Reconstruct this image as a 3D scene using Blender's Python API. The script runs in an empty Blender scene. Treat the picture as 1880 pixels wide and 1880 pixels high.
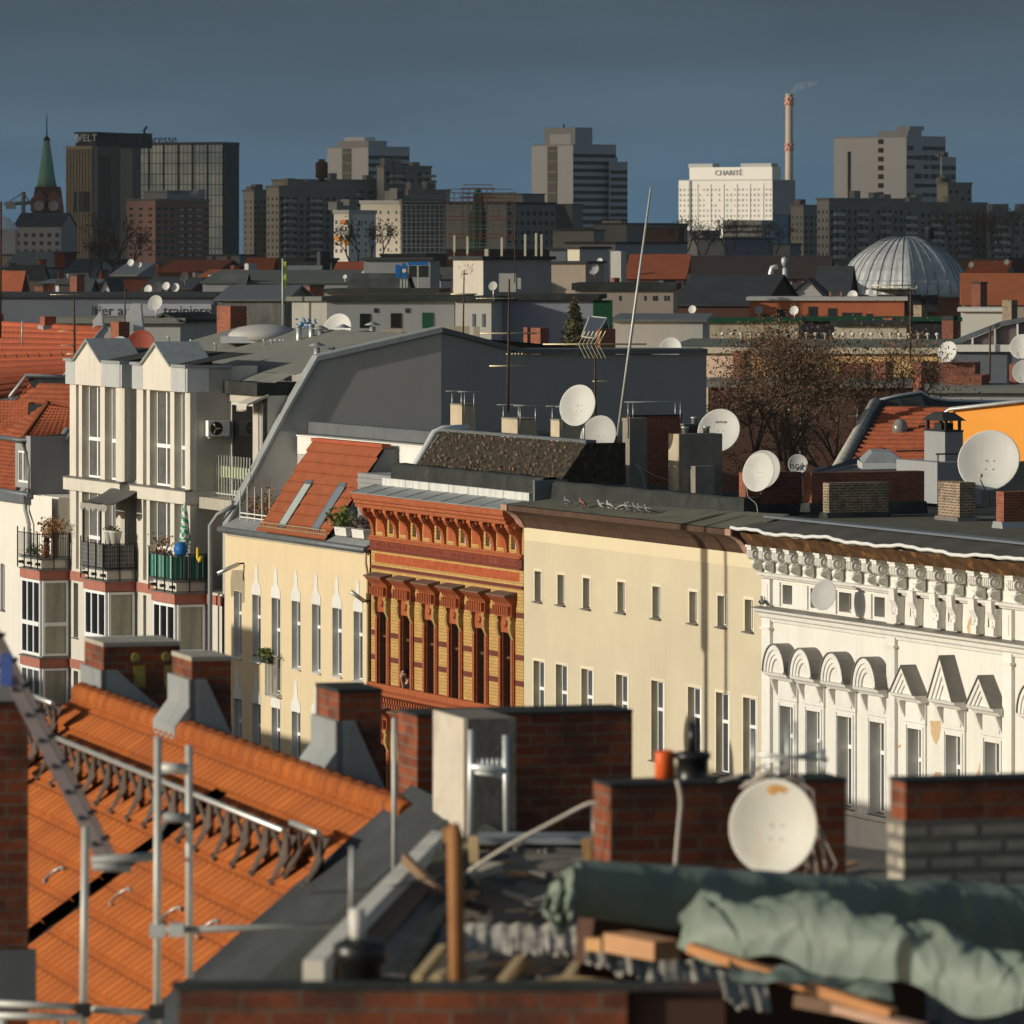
import bpy, math, random
from mathutils import Vector, Matrix
R = random.Random(7)
F, VH, H = 10800.0, 450.0, 30.0          # focal length and horizon row of the 1880 px photograph, camera height (m)
SC = bpy.context.scene
COL = SC.collection
PI = math.pi
SUNV = (-0.957, -0.289)

def P(u, v, Y):
    return Vector(((u-940)*Y/F, Y, H-(v-VH)*Y/F))

class Fr:                                  # a street's own frame: x along the street, y into the block, z up
    def __init__(s, x, y, a):
        s.x, s.y, s.a = x, y, a
        s.c, s.n = math.cos(a), math.sin(a)
    def w(s, p):
        return Vector((s.x+p[0]*s.c-p[1]*s.n, s.y+p[0]*s.n+p[1]*s.c, p[2]))
    def inv(s, q):
        X, Y = q[0]-s.x, q[1]-s.y
        return Vector((X*s.c+Y*s.n, -X*s.n+Y*s.c, q[2]))
    def px(s, u, v, Y):
        return s.inv(P(u, v, Y))
    def su(s, u, i=0.0):                    # s at which the line y=i meets column u
        q = s.w((0, i, 0)); k = u-940
        return (k*q.y-F*q.x)/(F*s.c-k*s.n)
    def iu(s, u, ss):                       # i at which the line x=ss meets column u
        q = s.w((ss, 0, 0)); k = u-940
        return (k*q.y-F*q.x)/(-F*s.n-k*s.c)
    def zv(s, v, ss, i=0.0):
        return H-(v-VH)*s.w((ss, i, 0)).y/F
    def pt(s, u, v, i=0.0):
        ss = s.su(u, i)
        return Vector((ss, i, s.zv(v, ss, i)))
    def pe(s, u, v, ss):
        i = s.iu(u, ss)
        return Vector((ss, i, s.zv(v, ss, i)))
    def box(s, u0, uc, u1, vt, vb, Y):      # near corner at column uc, depth Y; lit face u0..uc, dark face uc..u1
        q = s.px(uc, vb, Y); sc, ic = q.x, q.y
        k = u0-940; C = P(uc, vb, Y)
        t = (k*C.y-F*C.x)/(F*-s.c-k*-s.n) if u0 < uc else 0
        k = u1-940
        r = (k*C.y-F*C.x)/(F*-s.n-k*s.c) if u1 > uc else 0
        return (sc-abs(t), sc, ic, ic+abs(r), q.z, H-(vt-VH)*Y/F)

FA = math.atan2(-0.9285, 0.3714)
FAC = Fr(0.36667, 180.0, FA)
WF = Fr(0, 0, 0)

# ------------------------------------------------------------------ materials
MATS = {}
class NB:
    def __init__(s, name):
        m = bpy.data.materials.new(name); m.use_nodes = True
        s.m = m; s.t = m.node_tree; s.n = s.t.nodes
        s.b = s.n['Principled BSDF']
    def new(s, typ, **kw):
        x = s.n.new(typ)
        for k, v in kw.items():
            if k.startswith('i_'): x.inputs[k[2:].replace('_', ' ')].default_value = v
            else: setattr(x, k, v)
        return x
    def ln(s, a, b): s.t.links.new(a, b)
    def noise(s, vec, scale, detail=3, rough=.6, st=None):
        if st:
            mp = s.new('ShaderNodeMapping'); mp.inputs['Scale'].default_value = st; s.ln(vec, mp.inputs[0]); vec = mp.outputs[0]
        x = s.new('ShaderNodeTexNoise'); x.inputs['Scale'].default_value = scale; x.inputs['Detail'].default_value = detail
        x.inputs['Roughness'].default_value = rough; s.ln(vec, x.inputs['Vector']); return x.outputs['Fac']
    def ramp(s, fac, stops):
        x = s.new('ShaderNodeValToRGB'); e = x.color_ramp.elements
        while len(e) < len(stops): e.new(.5)
        for k, (p, c) in enumerate(stops):
            e[k].position = p; e[k].color = c if len(c) == 4 else (*c, 1)
        s.ln(fac, x.inputs[0]); return x.outputs[0]
    def mix(s, fac, a, b, mode='MIX'):
        x = s.new('ShaderNodeMix', data_type='RGBA', blend_type=mode)
        for sock, val in ((x.inputs[0], fac), (x.inputs[6], a), (x.inputs[7], b)):
            if hasattr(val, 'links'): s.ln(val, sock)
            else: sock.default_value = val if not isinstance(val, tuple) or len(val) == 4 else (*val, 1)
        return x.outputs[2]
    def math(s, op, a, b=0.0):
        x = s.new('ShaderNodeMath', operation=op)
        for sock, val in ((x.inputs[0], a), (x.inputs[1], b)):
            if hasattr(val, 'links'): s.ln(val, sock)
            else: sock.default_value = val
        return x.outputs[0]
    def bump(s, h, strength, dist=.02):
        x = s.new('ShaderNodeBump'); x.inputs['Strength'].default_value = strength; x.inputs['Distance'].default_value = dist
        s.ln(h, x.inputs['Height']); s.ln(x.outputs[0], s.b.inputs['Normal'])
    def co(s, k='Object'): return s.new('ShaderNodeTexCoord').outputs[k]

def mul(c, k): return tuple(min(1, x*k) for x in c)

def M(name, col, rough=.85, var=.12, scale=1.5, bump=.0, bs=30, metal=0.0, streak=0.0, spec=.15, rnd=.06, stain=None, st_amt=.5, st_scale=.8):
    if name in MATS: return MATS[name]
    b = NB(name); co = b.co()
    n = b.noise(co, scale, 5)
    c = b.ramp(n, [(.25, mul(col, 1-var)), (.75, mul(col, 1+var))])
    if streak:
        n2 = b.noise(co, 2.2, 4, .6, (1.6, 1.6, .12))
        f = b.ramp(n2, [(.48, (0, 0, 0)), (.75, (1, 1, 1))])
        c = b.mix(b.math('MULTIPLY', f, streak), c, mul(col, .45))
    if stain:
        n3 = b.noise(co, st_scale, 6, .65)
        f = b.ramp(n3, [(.55, (0, 0, 0)), (.66, (1, 1, 1))])
        c = b.mix(b.math('MULTIPLY', f, st_amt), c, stain)
    if rnd:
        oi = b.new('ShaderNodeObjectInfo')
        k = b.math('ADD', b.math('MULTIPLY', oi.outputs['Random'], 2*rnd), 1-rnd)
        c = b.mix(1.0, c, b.new('ShaderNodeCombineColor').outputs[0], 'MULTIPLY') if False else c
        hs = b.new('ShaderNodeHueSaturation'); b.ln(k, hs.inputs['Value']); b.ln(c, hs.inputs['Color']); c = hs.outputs[0]
    b.ln(c, b.b.inputs['Base Color'])
    b.b.inputs['Roughness'].default_value = rough; b.b.inputs['Metallic'].default_value = metal
    b.b.inputs['Specular IOR Level'].default_value = spec
    if bump: b.bump(b.noise(co, bs, 4, .7), bump)
    MATS[name] = b.m; return b.m

def BR(name, c1, c2, mortar, bw=.25, bh=.077, ms=.012, bump=.6, dirt=None, d_amt=.6, d_scale=1.2, rough=.85, var=.35, offs=.5):
    if name in MATS: return MATS[name]
    b = NB(name); uv = b.co('UV'); co = b.co()
    x = b.new('ShaderNodeTexBrick'); x.offset = offs
    for k, v in (('Scale', 1.0), ('Brick Width', bw), ('Row Height', bh), ('Mortar Size', ms), ('Mortar Smooth', .2), ('Bias', 0.0)):
        x.inputs[k].default_value = v
    x.inputs['Color1'].default_value = (*c1, 1); x.inputs['Color2'].default_value = (*c2, 1); x.inputs['Mortar'].default_value = (*mortar, 1)
    wob = b.new('ShaderNodeVectorMath', operation='ADD')
    nz = b.new('ShaderNodeTexNoise'); nz.inputs['Scale'].default_value = 6; b.ln(uv, nz.inputs['Vector'])
    sc = b.new('ShaderNodeVectorMath', operation='SCALE'); sc.inputs['Scale'].default_value = .012; b.ln(nz.outputs['Color'], sc.inputs[0])
    b.ln(uv, wob.inputs[0]); b.ln(sc.outputs[0], wob.inputs[1]); b.ln(wob.outputs[0], x.inputs['Vector'])
    c = x.outputs['Color']
    n = b.noise(uv, 9, 4, .7)
    c = b.mix(1.0, c, b.ramp(n, [(.3, (1-var,)*3), (.7, (1, 1, 1))]), 'MULTIPLY')
    if dirt:
        f = b.ramp(b.noise(co, d_scale, 6, .65), [(.45, (0, 0, 0)), (.62, (1, 1, 1))])
        c = b.mix(b.math('MULTIPLY', f, d_amt), c, dirt)
    b.ln(c, b.b.inputs['Base Color']); b.b.inputs['Roughness'].default_value = rough
    b.b.inputs['Specular IOR Level'].default_value = .25
    h = b.math('ADD', b.math('MULTIPLY', x.outputs['Fac'], -1.0), b.math('MULTIPLY', b.noise(uv, 40, 3), .3))
    b.bump(h, bump, .012)
    MATS[name] = b.m; return b.m

def GL(name, col=(.03, .035, .04), rough=.06, spec=.6, var=.5, scale=.35):
    if name in MATS: return MATS[name]
    b = NB(name); co = b.co()
    oi = b.new('ShaderNodeObjectInfo')
    c = b.mix(oi.outputs['Random'], mul(col, 1-var), mul(col, 1+var))
    c = b.mix(1.0, c, b.ramp(b.noise(co, scale*6, 3), [(.3, (.6, .6, .6)), (.7, (1, 1, 1))]), 'MULTIPLY')
    b.ln(c, b.b.inputs['Base Color']); b.b.inputs['Roughness'].default_value = rough
    b.b.inputs['Specular IOR Level'].default_value = spec
    b.bump(b.noise(co, 1.2, 2), .15, .02)
    MATS[name] = b.m; return b.m

# ------------------------------------------------------------------ meshes
class MB:
    def __init__(s, off=(0, 0, 0)):
        s.v = []; s.f = []; s.off = Vector(off); s.sm = []
    def pts(s, ps):
        k = len(s.v); s.v += [Vector(p)-s.off for p in ps]; return k
    def face(s, ps, sm=False):
        k = s.pts(ps); s.f.append(list(range(k, k+len(ps)))); s.sm.append(sm); return s
    def box(s, x0, x1, y0, y1, z0, z1, skip=''):
        k = s.pts([(x0, y0, z0), (x1, y0, z0), (x1, y1, z0), (x0, y1, z0), (x0, y0, z1), (x1, y0, z1), (x1, y1, z1), (x0, y1, z1)])
        for key, q in (('b', (0, 3, 2, 1)), ('t', (4, 5, 6, 7)), ('f', (0, 1, 5, 4)), ('r', (1, 2, 6, 5)), ('k', (2, 3, 7, 6)), ('l', (3, 0, 4, 7))):
            if key not in skip: s.f.append([k+j for j in q]); s.sm.append(False)
        return s
    def prism(s, poly, ax, a, b, sm=False):   # poly in the two other axes, extruded along ax
        def mk(p, t):
            return {'x': (t, p[0], p[1]), 'y': (p[0], t, p[1]), 'z': (p[0], p[1], t)}[ax]
        n = len(poly); k = s.pts([mk(p, a) for p in poly]+[mk(p, b) for p in poly])
        ar = sum(poly[j][0]*poly[(j+1) % n][1]-poly[(j+1) % n][0]*poly[j][1] for j in range(n))
        flip = (ar > 0) == (ax != 'y')
        if b < a: flip = not flip
        c0, c1 = list(range(k, k+n)), list(range(k+n, k+2*n))
        s.f += [c0[::-1] if flip else c0, c1 if flip else c1[::-1]]; s.sm += [False, False]
        for j in range(n):
            q = [k+j, k+(j+1) % n, k+n+(j+1) % n, k+n+j]
            s.f.append(q if flip else q[::-1]); s.sm.append(sm)
        return s
    def tube(s, pts, r, n=8, r1=None, caps=True):
        pts = [Vector(p) for p in pts]; rings = []
        m = len(pts)
        prev = None
        for j, p in enumerate(pts):
            t = (pts[min(j+1, m-1)]-pts[max(j-1, 0)]).normalized()
            a = prev if prev else (Vector((0, 0, 1)) if abs(t.z) < .9 else Vector((1, 0, 0)))
            a = (a-t*a.dot(t)).normalized(); prev = a; b = t.cross(a)
            rr = r if r1 is None else r+(r1-r)*j/(m-1)
            if isinstance(r, (list, tuple)): rr = r[j]
            rings.append(s.pts([p+(a*math.cos(2*PI*q/n)+b*math.sin(2*PI*q/n))*rr for q in range(n)]))
        for j in range(m-1):
            for q in range(n):
                s.f.append([rings[j]+q, rings[j]+(q+1) % n, rings[j+1]+(q+1) % n, rings[j+1]+q]); s.sm.append(True)
        if caps:
            s.f.append([rings[0]+q for q in range(n)][::-1]); s.f.append([rings[-1]+q for q in range(n)]); s.sm += [False, False]
        return s
    def lathe(s, c, prof, n=16, axis=None, caps=True, a0=0, a1=2*PI):
        ax = Vector(axis).normalized() if axis is not None else Vector((0, 0, 1))
        a = Vector((1, 0, 0)) if abs(ax.x) < .9 else Vector((0, 1, 0))
        a = (a-ax*a.dot(ax)).normalized(); b = ax.cross(a); c = Vector(c); rings = []
        for r, z in prof:
            rings.append(s.pts([c+ax*z+(a*math.cos(2*PI*q/n)+b*math.sin(2*PI*q/n))*r for q in range(n)]))
        for j in range(len(prof)-1):
            for q in range(n):
                s.f.append([rings[j]+q, rings[j]+(q+1) % n, rings[j+1]+(q+1) % n, rings[j+1]+q]); s.sm.append(True)
        if caps:
            s.f.append([rings[0]+q for q in range(n)][::-1]); s.f.append([rings[-1]+q for q in range(n)]); s.sm += [False, False]
        return s
    def blob(s, c, r, n=8, m=5, jit=0):
        c = Vector(c); r = Vector(r) if not isinstance(r, (int, float)) else Vector((r, r, r)); rings = []
        for j in range(m+1):
            th = PI*j/m; k = []
            for q in range(n):
                w = 1+R.uniform(-jit, jit)
                k.append(c+Vector((r.x*math.sin(th)*math.cos(2*PI*q/n), r.y*math.sin(th)*math.sin(2*PI*q/n), -r.z*math.cos(th)))*w)
            rings.append(s.pts(k))
        for j in range(m):
            for q in range(n):
                s.f.append([rings[j]+q, rings[j]+(q+1) % n, rings[j+1]+(q+1) % n, rings[j+1]+q]); s.sm.append(True)
        return s
    def grid(s, fn, nu, nv, sm=True):
        k = s.pts([fn(a/nu, b/nv) for b in range(nv+1) for a in range(nu+1)])
        for b in range(nv):
            for a in range(nu):
                q = k+b*(nu+1)+a; s.f.append([q, q+1, q+nu+2, q+nu+1]); s.sm.append(sm)
        return s
    def holes(s, x0, x1, z0, z1, hs, y=0.0, rev=.2, jamb=True):   # a wall face at y with recessed openings
        xs = sorted({x0, x1, *[max(x0, min(x1, h[0])) for h in hs], *[max(x0, min(x1, h[1])) for h in hs]})
        zs = sorted({z0, z1, *[max(z0, min(z1, h[2])) for h in hs], *[max(z0, min(z1, h[3])) for h in hs]})
        for a, b in zip(xs, xs[1:]):
            for c, d in zip(zs, zs[1:]):
                mx, mz = (a+b)/2, (c+d)/2
                if any(h[0] < mx < h[1] and h[2] < mz < h[3] for h in hs): continue
                s.face([(a, y, c), (b, y, c), (b, y, d), (a, y, d)])
        if jamb:
            for h in hs:
                a, b, c, d = h[:4]; r = y+(h[4] if len(h) > 4 else rev)
                s.face([(a, y, c), (a, r, c), (b, r, c), (b, y, c)])
                s.face([(a, y, d), (b, y, d), (b, r, d), (a, r, d)])
                s.face([(a, y, c), (a, y, d), (a, r, d), (a, r, c)])
                s.face([(b, y, c), (b, r, c), (b, r, d), (b, y, d)])
        return s
    def mesh(s, name, mat):
        me = bpy.data.meshes.new(name)
        me.from_pydata([tuple(p) for p in s.v], [], s.f)
        me.polygons.foreach_set('use_smooth', s.sm)
        uv = me.uv_layers.new(name='UVMap'); data = [0.0]*(2*len(me.loops))
        for f in me.polygons:
            n = f.normal
            if abs(n.z) > .95: t, b = Vector((1, 0, 0)), Vector((0, 1, 0))
            else:
                t = Vector((-n.y, n.x, 0)).normalized(); b = n.cross(t)
            for li, vi in zip(f.loop_indices, f.vertices):
                p = s.v[vi]+s.off; data[2*li] = p.dot(t); data[2*li+1] = p.dot(b)
        uv.data.foreach_set('uv', data)
        if mat: me.materials.append(mat)
        me.update(); return me

def props(o, label=None, cat=None, group=None, kind=None):
    if label: o['label'] = label
    if cat: o['category'] = cat
    if group: o['group'] = group
    if kind: o['kind'] = kind
    return o

class T:                                   # a thing: an Empty at its base that parents its parts
    def __init__(s, name, label, cat, fr, org, group=None, kind=None):
        s.fr = fr; s.off = Vector(org)
        o = bpy.data.objects.new(name, None); COL.objects.link(o)
        o.location = fr.w(org); o.rotation_euler = (0, 0, fr.a); o.empty_display_size = .3
        props(o, label, cat, group, kind); s.o = o
    def mb(s): return MB(s.off)
    def p(s, name, mb, mat, parent=None, label=None, kind=None):
        o = bpy.data.objects.new(name, mb.mesh(name, mat)); COL.objects.link(o)
        o.parent = parent or s.o; props(o, label, kind=kind); return o
    def inst(s, name, me, at, parent=None, rz=0):
        o = bpy.data.objects.new(name, me); COL.objects.link(o)
        o.parent = parent or s.o
        o.location = Vector(at)-s.off if parent is None else Vector(at)
        if rz: o.rotation_euler = (0, 0, rz)
        return o

def solo(name, label, cat, fr, org, mb, mat, group=None, kind=None):
    o = bpy.data.objects.new(name, mb.mesh(name, mat)); COL.objects.link(o)
    o.location = fr.w(org); o.rotation_euler = (0, 0, fr.a)
    return props(o, label, cat, group, kind)

def dup(root, loc, rz=None, label=None, group=None, sc=None):
    r = root.copy(); COL.objects.link(r); r.location = loc
    if rz is not None: r.rotation_euler = (0, 0, rz)
    if label: r['label'] = label
    if group: r['group'] = group
    if sc: r.scale = (sc, sc, sc)
    for ch in list(root.children):
        c = ch.copy(); COL.objects.link(c); c.parent = r
        for g in ch.children:
            d = g.copy(); COL.objects.link(d); d.parent = c
    return r

def tiles(mb, o, ax, up, W, L, course, rib, step=.03, rh=.025, keep=None, rs=4, sag=0):
    # roof tiles: courses lapping like a saw and ribs running down the slope
    o, ax, up = Vector(o), Vector(ax).normalized(), Vector(up).normalized(); n = ax.cross(up)
    if n.z < 0: n = -n
    nr = max(1, round(W/rib)); nc = max(1, math.ceil(L/course))
    for c in range(nc):
        b0, b1 = c*course, min(L, (c+1)*course+.02)
        sh = (c % 2)*.5*rib
        rows = []
        for b, h in ((b0, step), (b1, .0)):
            row = []
            for k in range(nr*rs+1):
                a = k/(nr*rs)*W
                row.append(o+ax*a+up*b+n*(h+rh*(.5+.5*math.cos(2*PI*(a+sh)/rib))+sag*math.sin(a*1.3+b*.9)))
            rows.append(row)
        low = [p-n*(step+rh) for p in rows[0]]
        k0 = mb.pts(low+rows[0]+rows[1]); m = nr*rs+1
        for k in range(m-1):
            if keep and not keep((k+.5)/(nr*rs)*W, (b0+b1)/2): continue
            for q in (0, 1):
                i = k0+q*m+k; mb.f.append([i, i+1, i+m+1, i+m]); mb.sm.append(q == 1)
    return mb

# windows, cached by size: white frame, pane behind it
WCACHE = {}
def window_meshes(w, h, kind, fmat, gmat, bar=.055, tr=.66):
    key = (round(w, 2), round(h, 2), kind, fmat.name, gmat.name, bar, tr)
    if key in WCACHE: return WCACHE[key]
    m = MB(); d = .07
    m.box(0, bar, 0, d, 0, h).box(w-bar, w, 0, d, 0, h).box(bar, w-bar, 0, d, 0, bar).box(bar, w-bar, 0, d, h-bar, h)
    if 'm' in kind: m.box(w/2-bar*.7, w/2+bar*.7, -.012, d-.01, bar, h-bar)
    if 't' in kind: m.box(bar, w-bar, -.025, d-.02, h*tr-bar*.8, h*tr+bar*.8)
    if '3' in kind:
        for k in (1, 2): m.box(w*k/3-bar*.6, w*k/3+bar*.6, -.012, d-.01, bar, h-bar)
    g = MB(); g.face([(bar*.5, d*.6, bar*.5), (w-bar*.5, d*.6, bar*.5), (w-bar*.5, d*.6, h-bar*.5), (bar*.5, d*.6, h-bar*.5)])
    WCACHE[key] = (m.mesh('window', fmat), g.mesh('pane', gmat)); return WCACHE[key]

def window(t, hole, y, rev, kind, fmat, gmat, sill=None, bar=.055, tr=.66, back=True):
    a, b, c, d = hole[:4]
    me, ge = window_meshes(b-a, d-c, kind, fmat, gmat, bar, tr)
    o = t.inst('window', me, (a, y+rev-.07, c)); t.inst('pane', ge, (0, 0, 0), o)
    if sill:
        key = ('sill', round(b-a, 2), rev, sill.name)
        if key not in WCACHE:
            s = MB(); s.prism([(-.1, -.045), (-.1, -.02), (rev-.08, .03), (rev-.08, -.02)], 'x', -.06, b-a+.06)
            WCACHE[key] = s.mesh('sill', sill)
        t.inst('sill', WCACHE[key], (0, -(rev-.07), .0), o)
    return o
# ------------------------------------------------------------------ shared materials
m_cream = M('cream_render', (.60, .52, .37), .9, .08, .35, .3, 60, streak=.07, stain=(.53, .455, .32), st_amt=.3, st_scale=.45)
m_yellow = M('yellow_render', (.70, .565, .36), .9, .05, .5, .15, 60, streak=.15, stain=(.55, .5, .38), st_amt=.25, st_scale=.4)
m_patch = M('bare_render', (.33, .28, .19), .95, .15, 2, .2)
m_white = M('white_stucco', (.70, .68, .62), .85, .05, .8, .12, 40, streak=.18, stain=(.66, .6, .5), st_amt=.25, st_scale=.6)
m_whitetrim = M('white_plaster_trim', (.70, .68, .63), .8, .07, 3, .1, 50, streak=.15)
m_flake = M('flaked_brown_render', (.52, .37, .22), .95, .18, 6, .5, 40)
m_pvc = M('white_window_frame', (.82, .82, .80), .45, .03, 3)
m_pvcgrey = M('grey_window_frame', (.5, .5, .48), .5, .05, 3)
m_oldwood = M('brown_window_frame', (.12, .06, .04), .6, .15, 4)
m_glass = GL('window_glass', (.10, .105, .105), .12)  # pane colour raised to stand in for reflections
m_glassl = GL('sky_toned_window_glass', (.22, .22, .205), .15, .5, .45)  # paler panes, stronger reflection put into the base colour
m_glassd = GL('dark_window_glass', (.012, .013, .014), .1, .4)
m_sill = M('grey_sill_metal', (.20, .19, .175), .55, .15, 4, metal=.3)
m_zinc = M('zinc_sheet', (.36, .38, .38), .5, .14, 2, .05, 8, metal=.35, streak=.35)
m_zincb = M('bright_zinc', (.66, .68, .67), .42, .08, 3, metal=.4, streak=.2)
m_zincd = M('dark_zinc_sheet', (.15, .165, .175), .55, .12, 2, metal=.3, streak=.3)
m_felt = M('dark_roofing_felt', (.038, .042, .04), .9, .35, 1.3, .5, 12, streak=.25, stain=(.1, .1, .085), st_amt=.35)
m_feltg = M('mossy_roofing_felt', (.125, .125, .095), .95, .2, 1.2, .5, 30, stain=(.07, .07, .055), st_amt=.5)
m_feltl = M('pale_roofing_felt', (.21, .21, .185), .95, .12, .8, .4, 30, stain=(.14, .14, .12), st_amt=.4)
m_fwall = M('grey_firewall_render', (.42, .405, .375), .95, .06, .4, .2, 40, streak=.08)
m_fwalld = M('shade_toned_firewall_render', (.29, .29, .285), .95, .05, .5, .15, 40, streak=.12)  # fire wall half turned from the sun, its shade put into the colour
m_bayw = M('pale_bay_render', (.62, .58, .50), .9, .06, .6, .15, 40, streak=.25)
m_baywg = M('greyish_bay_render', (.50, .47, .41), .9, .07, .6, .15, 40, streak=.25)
m_pink = M('red_brown_band', (.40, .16, .115), .8, .1, 1.5, streak=.2)
m_browncor = M('brown_cornice_sheet', (.085, .05, .035), .7, .25, 2.5, .1, 8, streak=.3)
m_pinkcor = M('pale_brown_sheet', (.36, .22, .165), .7, .06, 2)
m_rotwood = M('weathered_brown_boards', (.085, .045, .022), .9, .5, 3, .5, 20, stain=(.36, .17, .05), st_amt=.6, st_scale=1.6)
m_obrick = BR('orange_glazed_brick', (.43, .13, .05), (.36, .09, .035), (.20, .07, .03), .26, .08, .007, .25, var=.12, rough=.55)
m_ybrick = BR('yellow_glazed_brick', (.60, .385, .135), (.52, .31, .10), (.26, .15, .06), .26, .105, .009, .25, var=.14, rough=.5)
m_soldier = BR('red_upright_brick', (.50, .12, .045), (.36, .075, .03), (.42, .12, .04), .12, .6, .006, .2, var=.2, rough=.5, offs=0)
m_dkred = BR('dark_red_brick', (.20, .05, .035), (.15, .04, .03), (.08, .03, .02), .26, .08, .008, .25, var=.2)
m_ored = M('orange_terracotta', (.37, .105, .042), .6, .18, 5, .1, 30)
m_dred = M('dark_terracotta', (.20, .05, .03), .6, .25, 5)
m_redhood = M('stained_terracotta', (.30, .085, .035), .65, .3, 3)
m_chim = BR('red_chimney_brick', (.38, .10, .05), (.26, .06, .033), (.30, .22, .16), .25, .077, .009, .7, dirt=(.06, .045, .035), d_amt=.35)
m_chimf = BR('worn_red_chimney_brick', (.34, .092, .036), (.19, .05, .026), (.22, .165, .12), .25, .078, .0075, .8, dirt=(.045, .034, .028), d_amt=.65, d_scale=2.2)
m_chimo = BR('old_mottled_brick', (.30, .15, .08), (.16, .085, .05), (.42, .36, .27), .25, .077, .022, 1, dirt=(.10, .085, .06), d_amt=.7, d_scale=2.5)
m_chimw = BR('whitewashed_brick', (.50, .45, .36), (.36, .33, .27), (.16, .15, .13), .27, .083, .018, 1, dirt=(.2, .18, .15), d_amt=.5, d_scale=3)
m_chimp = M('chimney_plaster', (.50, .42, .30), .95, .15, 2, .6, 25, streak=.3)
m_chimpg = M('grey_chimney_plaster', (.24, .215, .18), .95, .18, 2.5, .9, 14, streak=.25, stain=(.14, .125, .11))
m_tile = M('orange_roof_tile', (.36, .092, .045), .75, .12, 1.2, .12, 20, stain=(.29, .07, .035), st_amt=.5, st_scale=.5)
def tilemat():
    b = NB('new_orange_roof_tile'); co = b.co(); sp = b.new('ShaderNodeSeparateXYZ'); b.ln(co, sp.inputs[0]); cb = b.new('ShaderNodeCombineXYZ')
    b.ln(sp.outputs[0], cb.inputs[0]); b.ln(b.math('MULTIPLY', sp.outputs[2], 1/math.sin(math.radians(39))), cb.inputs[1])
    x = b.new('ShaderNodeTexBrick'); x.offset = .5
    for k, v in (('Scale', 1.0), ('Brick Width', .20), ('Row Height', .29), ('Mortar Size', .006), ('Bias', 0)): x.inputs[k].default_value = v
    x.inputs['Color1'].default_value = (.41, .12, .028, 1); x.inputs['Color2'].default_value = (.35, .10, .025, 1); x.inputs['Mortar'].default_value = (.12, .03, .012, 1)
    b.ln(cb.outputs[0], x.inputs['Vector']); c = x.outputs[0]
    c = b.mix(b.math('MULTIPLY', b.ramp(b.noise(co, 1.1, 6, .65), [(.45, (0, 0, 0)), (.68, (1, 1, 1))]), .45), c, (.20, .06, .025))
    c = b.mix(b.math('MULTIPLY', b.ramp(b.noise(co, 16, 3), [(.6, (0, 0, 0)), (.72, (1, 1, 1))]), .3), c, (.15, .055, .03))
    b.ln(c, b.b.inputs['Base Color']); b.b.inputs['Roughness'].default_value = .8; b.b.inputs['Specular IOR Level'].default_value = .12
    return b.m
m_tilefg = tilemat()
m_tileb = M('terracotta_roof_tile', (.28, .082, .036), .8, .18, 2.5, .2, 20, stain=(.2, .08, .04), st_amt=.5)
m_tileo = M('old_red_roof_tile', (.30, .085, .04), .85, .3, 3, .3, 20, stain=(.13, .06, .04), st_amt=.6, st_scale=1.4)
m_tiled = M('far_red_roof_tile', (.27, .075, .035), .85, .2, .6, .2, 5)
m_leafroof = M('leaf_strewn_roof', (.042, .034, .026), .95, .5, 7, .7, 9, stain=(.12, .09, .062), st_amt=.7, st_scale=3.5)
m_dish = M('pale_dish_paint', (.58, .575, .54), .5, .06, 1.2, streak=.25, stain=(.42, .39, .33), st_amt=.35, st_scale=2.5)
m_dishg = M('grey_dish_paint', (.42, .42, .405), .5, .04, 1.2, streak=.1)
m_dishr = M('red_dish_paint', (.30, .07, .045), .6, .06, 1.5)
m_dishm = M('mossy_dish_paint', (.42, .40, .34), .7, .2, 3, stain=(.1, .09, .07), st_amt=.8, st_scale=3)
m_alu = M('galvanised_steel', (.52, .53, .51), .42, .1, 3, metal=.6)
m_steelw = M('pale_steel_tube', (.50, .50, .46), .5, .15, 4, metal=.25, stain=(.3, .26, .2), st_amt=.4, st_scale=3)
m_brass = M('weathered_aluminium', (.60, .52, .34), .45, .1, 3, metal=.5)
m_iron = M('rusty_iron', (.10, .06, .045), .8, .35, 8, metal=.2)
m_dark = M('dark_metal', (.03, .032, .034), .6, .2, 3)
m_black = M('black_plastic', (.012, .012, .012), .35, .2, 3, spec=.5)
m_concrete = M('concrete', (.40, .37, .31), .95, .12, .7, .3, 20, streak=.35)
m_pipe = M('grey_drain_pipe', (.27, .28, .275), .6, .1, 3, metal=.2)
m_wood = M('raw_timber', (.48, .27, .12), .8, .2, 4, .2, 20)
m_woodp = M('pale_timber', (.62, .45, .24), .8, .15, 4)
m_woodd = M('weathered_timber', (.20, .13, .085), .9, .3, 3, .4, 20)
m_plywood = M('brown_board', (.17, .115, .075), .9, .25, 2, .2)
m_orange = M('orange_plastic', (.75, .13, .03), .4, .05, 2)
m_wire = M('pale_cable', (.55, .5, .42), .6, .1, 5)
m_wireb = M('dark_cable', (.05, .05, .05), .6, .1, 5)
m_bark = M('brown_bark', (.12, .085, .058), .95, .25, 6)
m_twig = M('pale_twig', (.17, .12, .08), .95, .25, 4)
m_leafb = M('dry_brown_leaf', (.16, .09, .05), .8, .45, 3)
m_leafo = M('rust_leaf', (.19, .11, .062), .8, .4, 3)
m_conif = M('conifer_needles', (.14, .125, .06), .85, .4, 4, stain=(.2, .16, .07), st_amt=.5, st_scale=2)
m_shrub = M('shrub_leaf', (.11, .14, .035), .7, .35, 6)
m_dryplant = M('dry_plant', (.26, .14, .065), .85, .35, 6)
m_terrac = M('terracotta_pot', (.48, .19, .09), .8, .1, 4)
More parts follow.
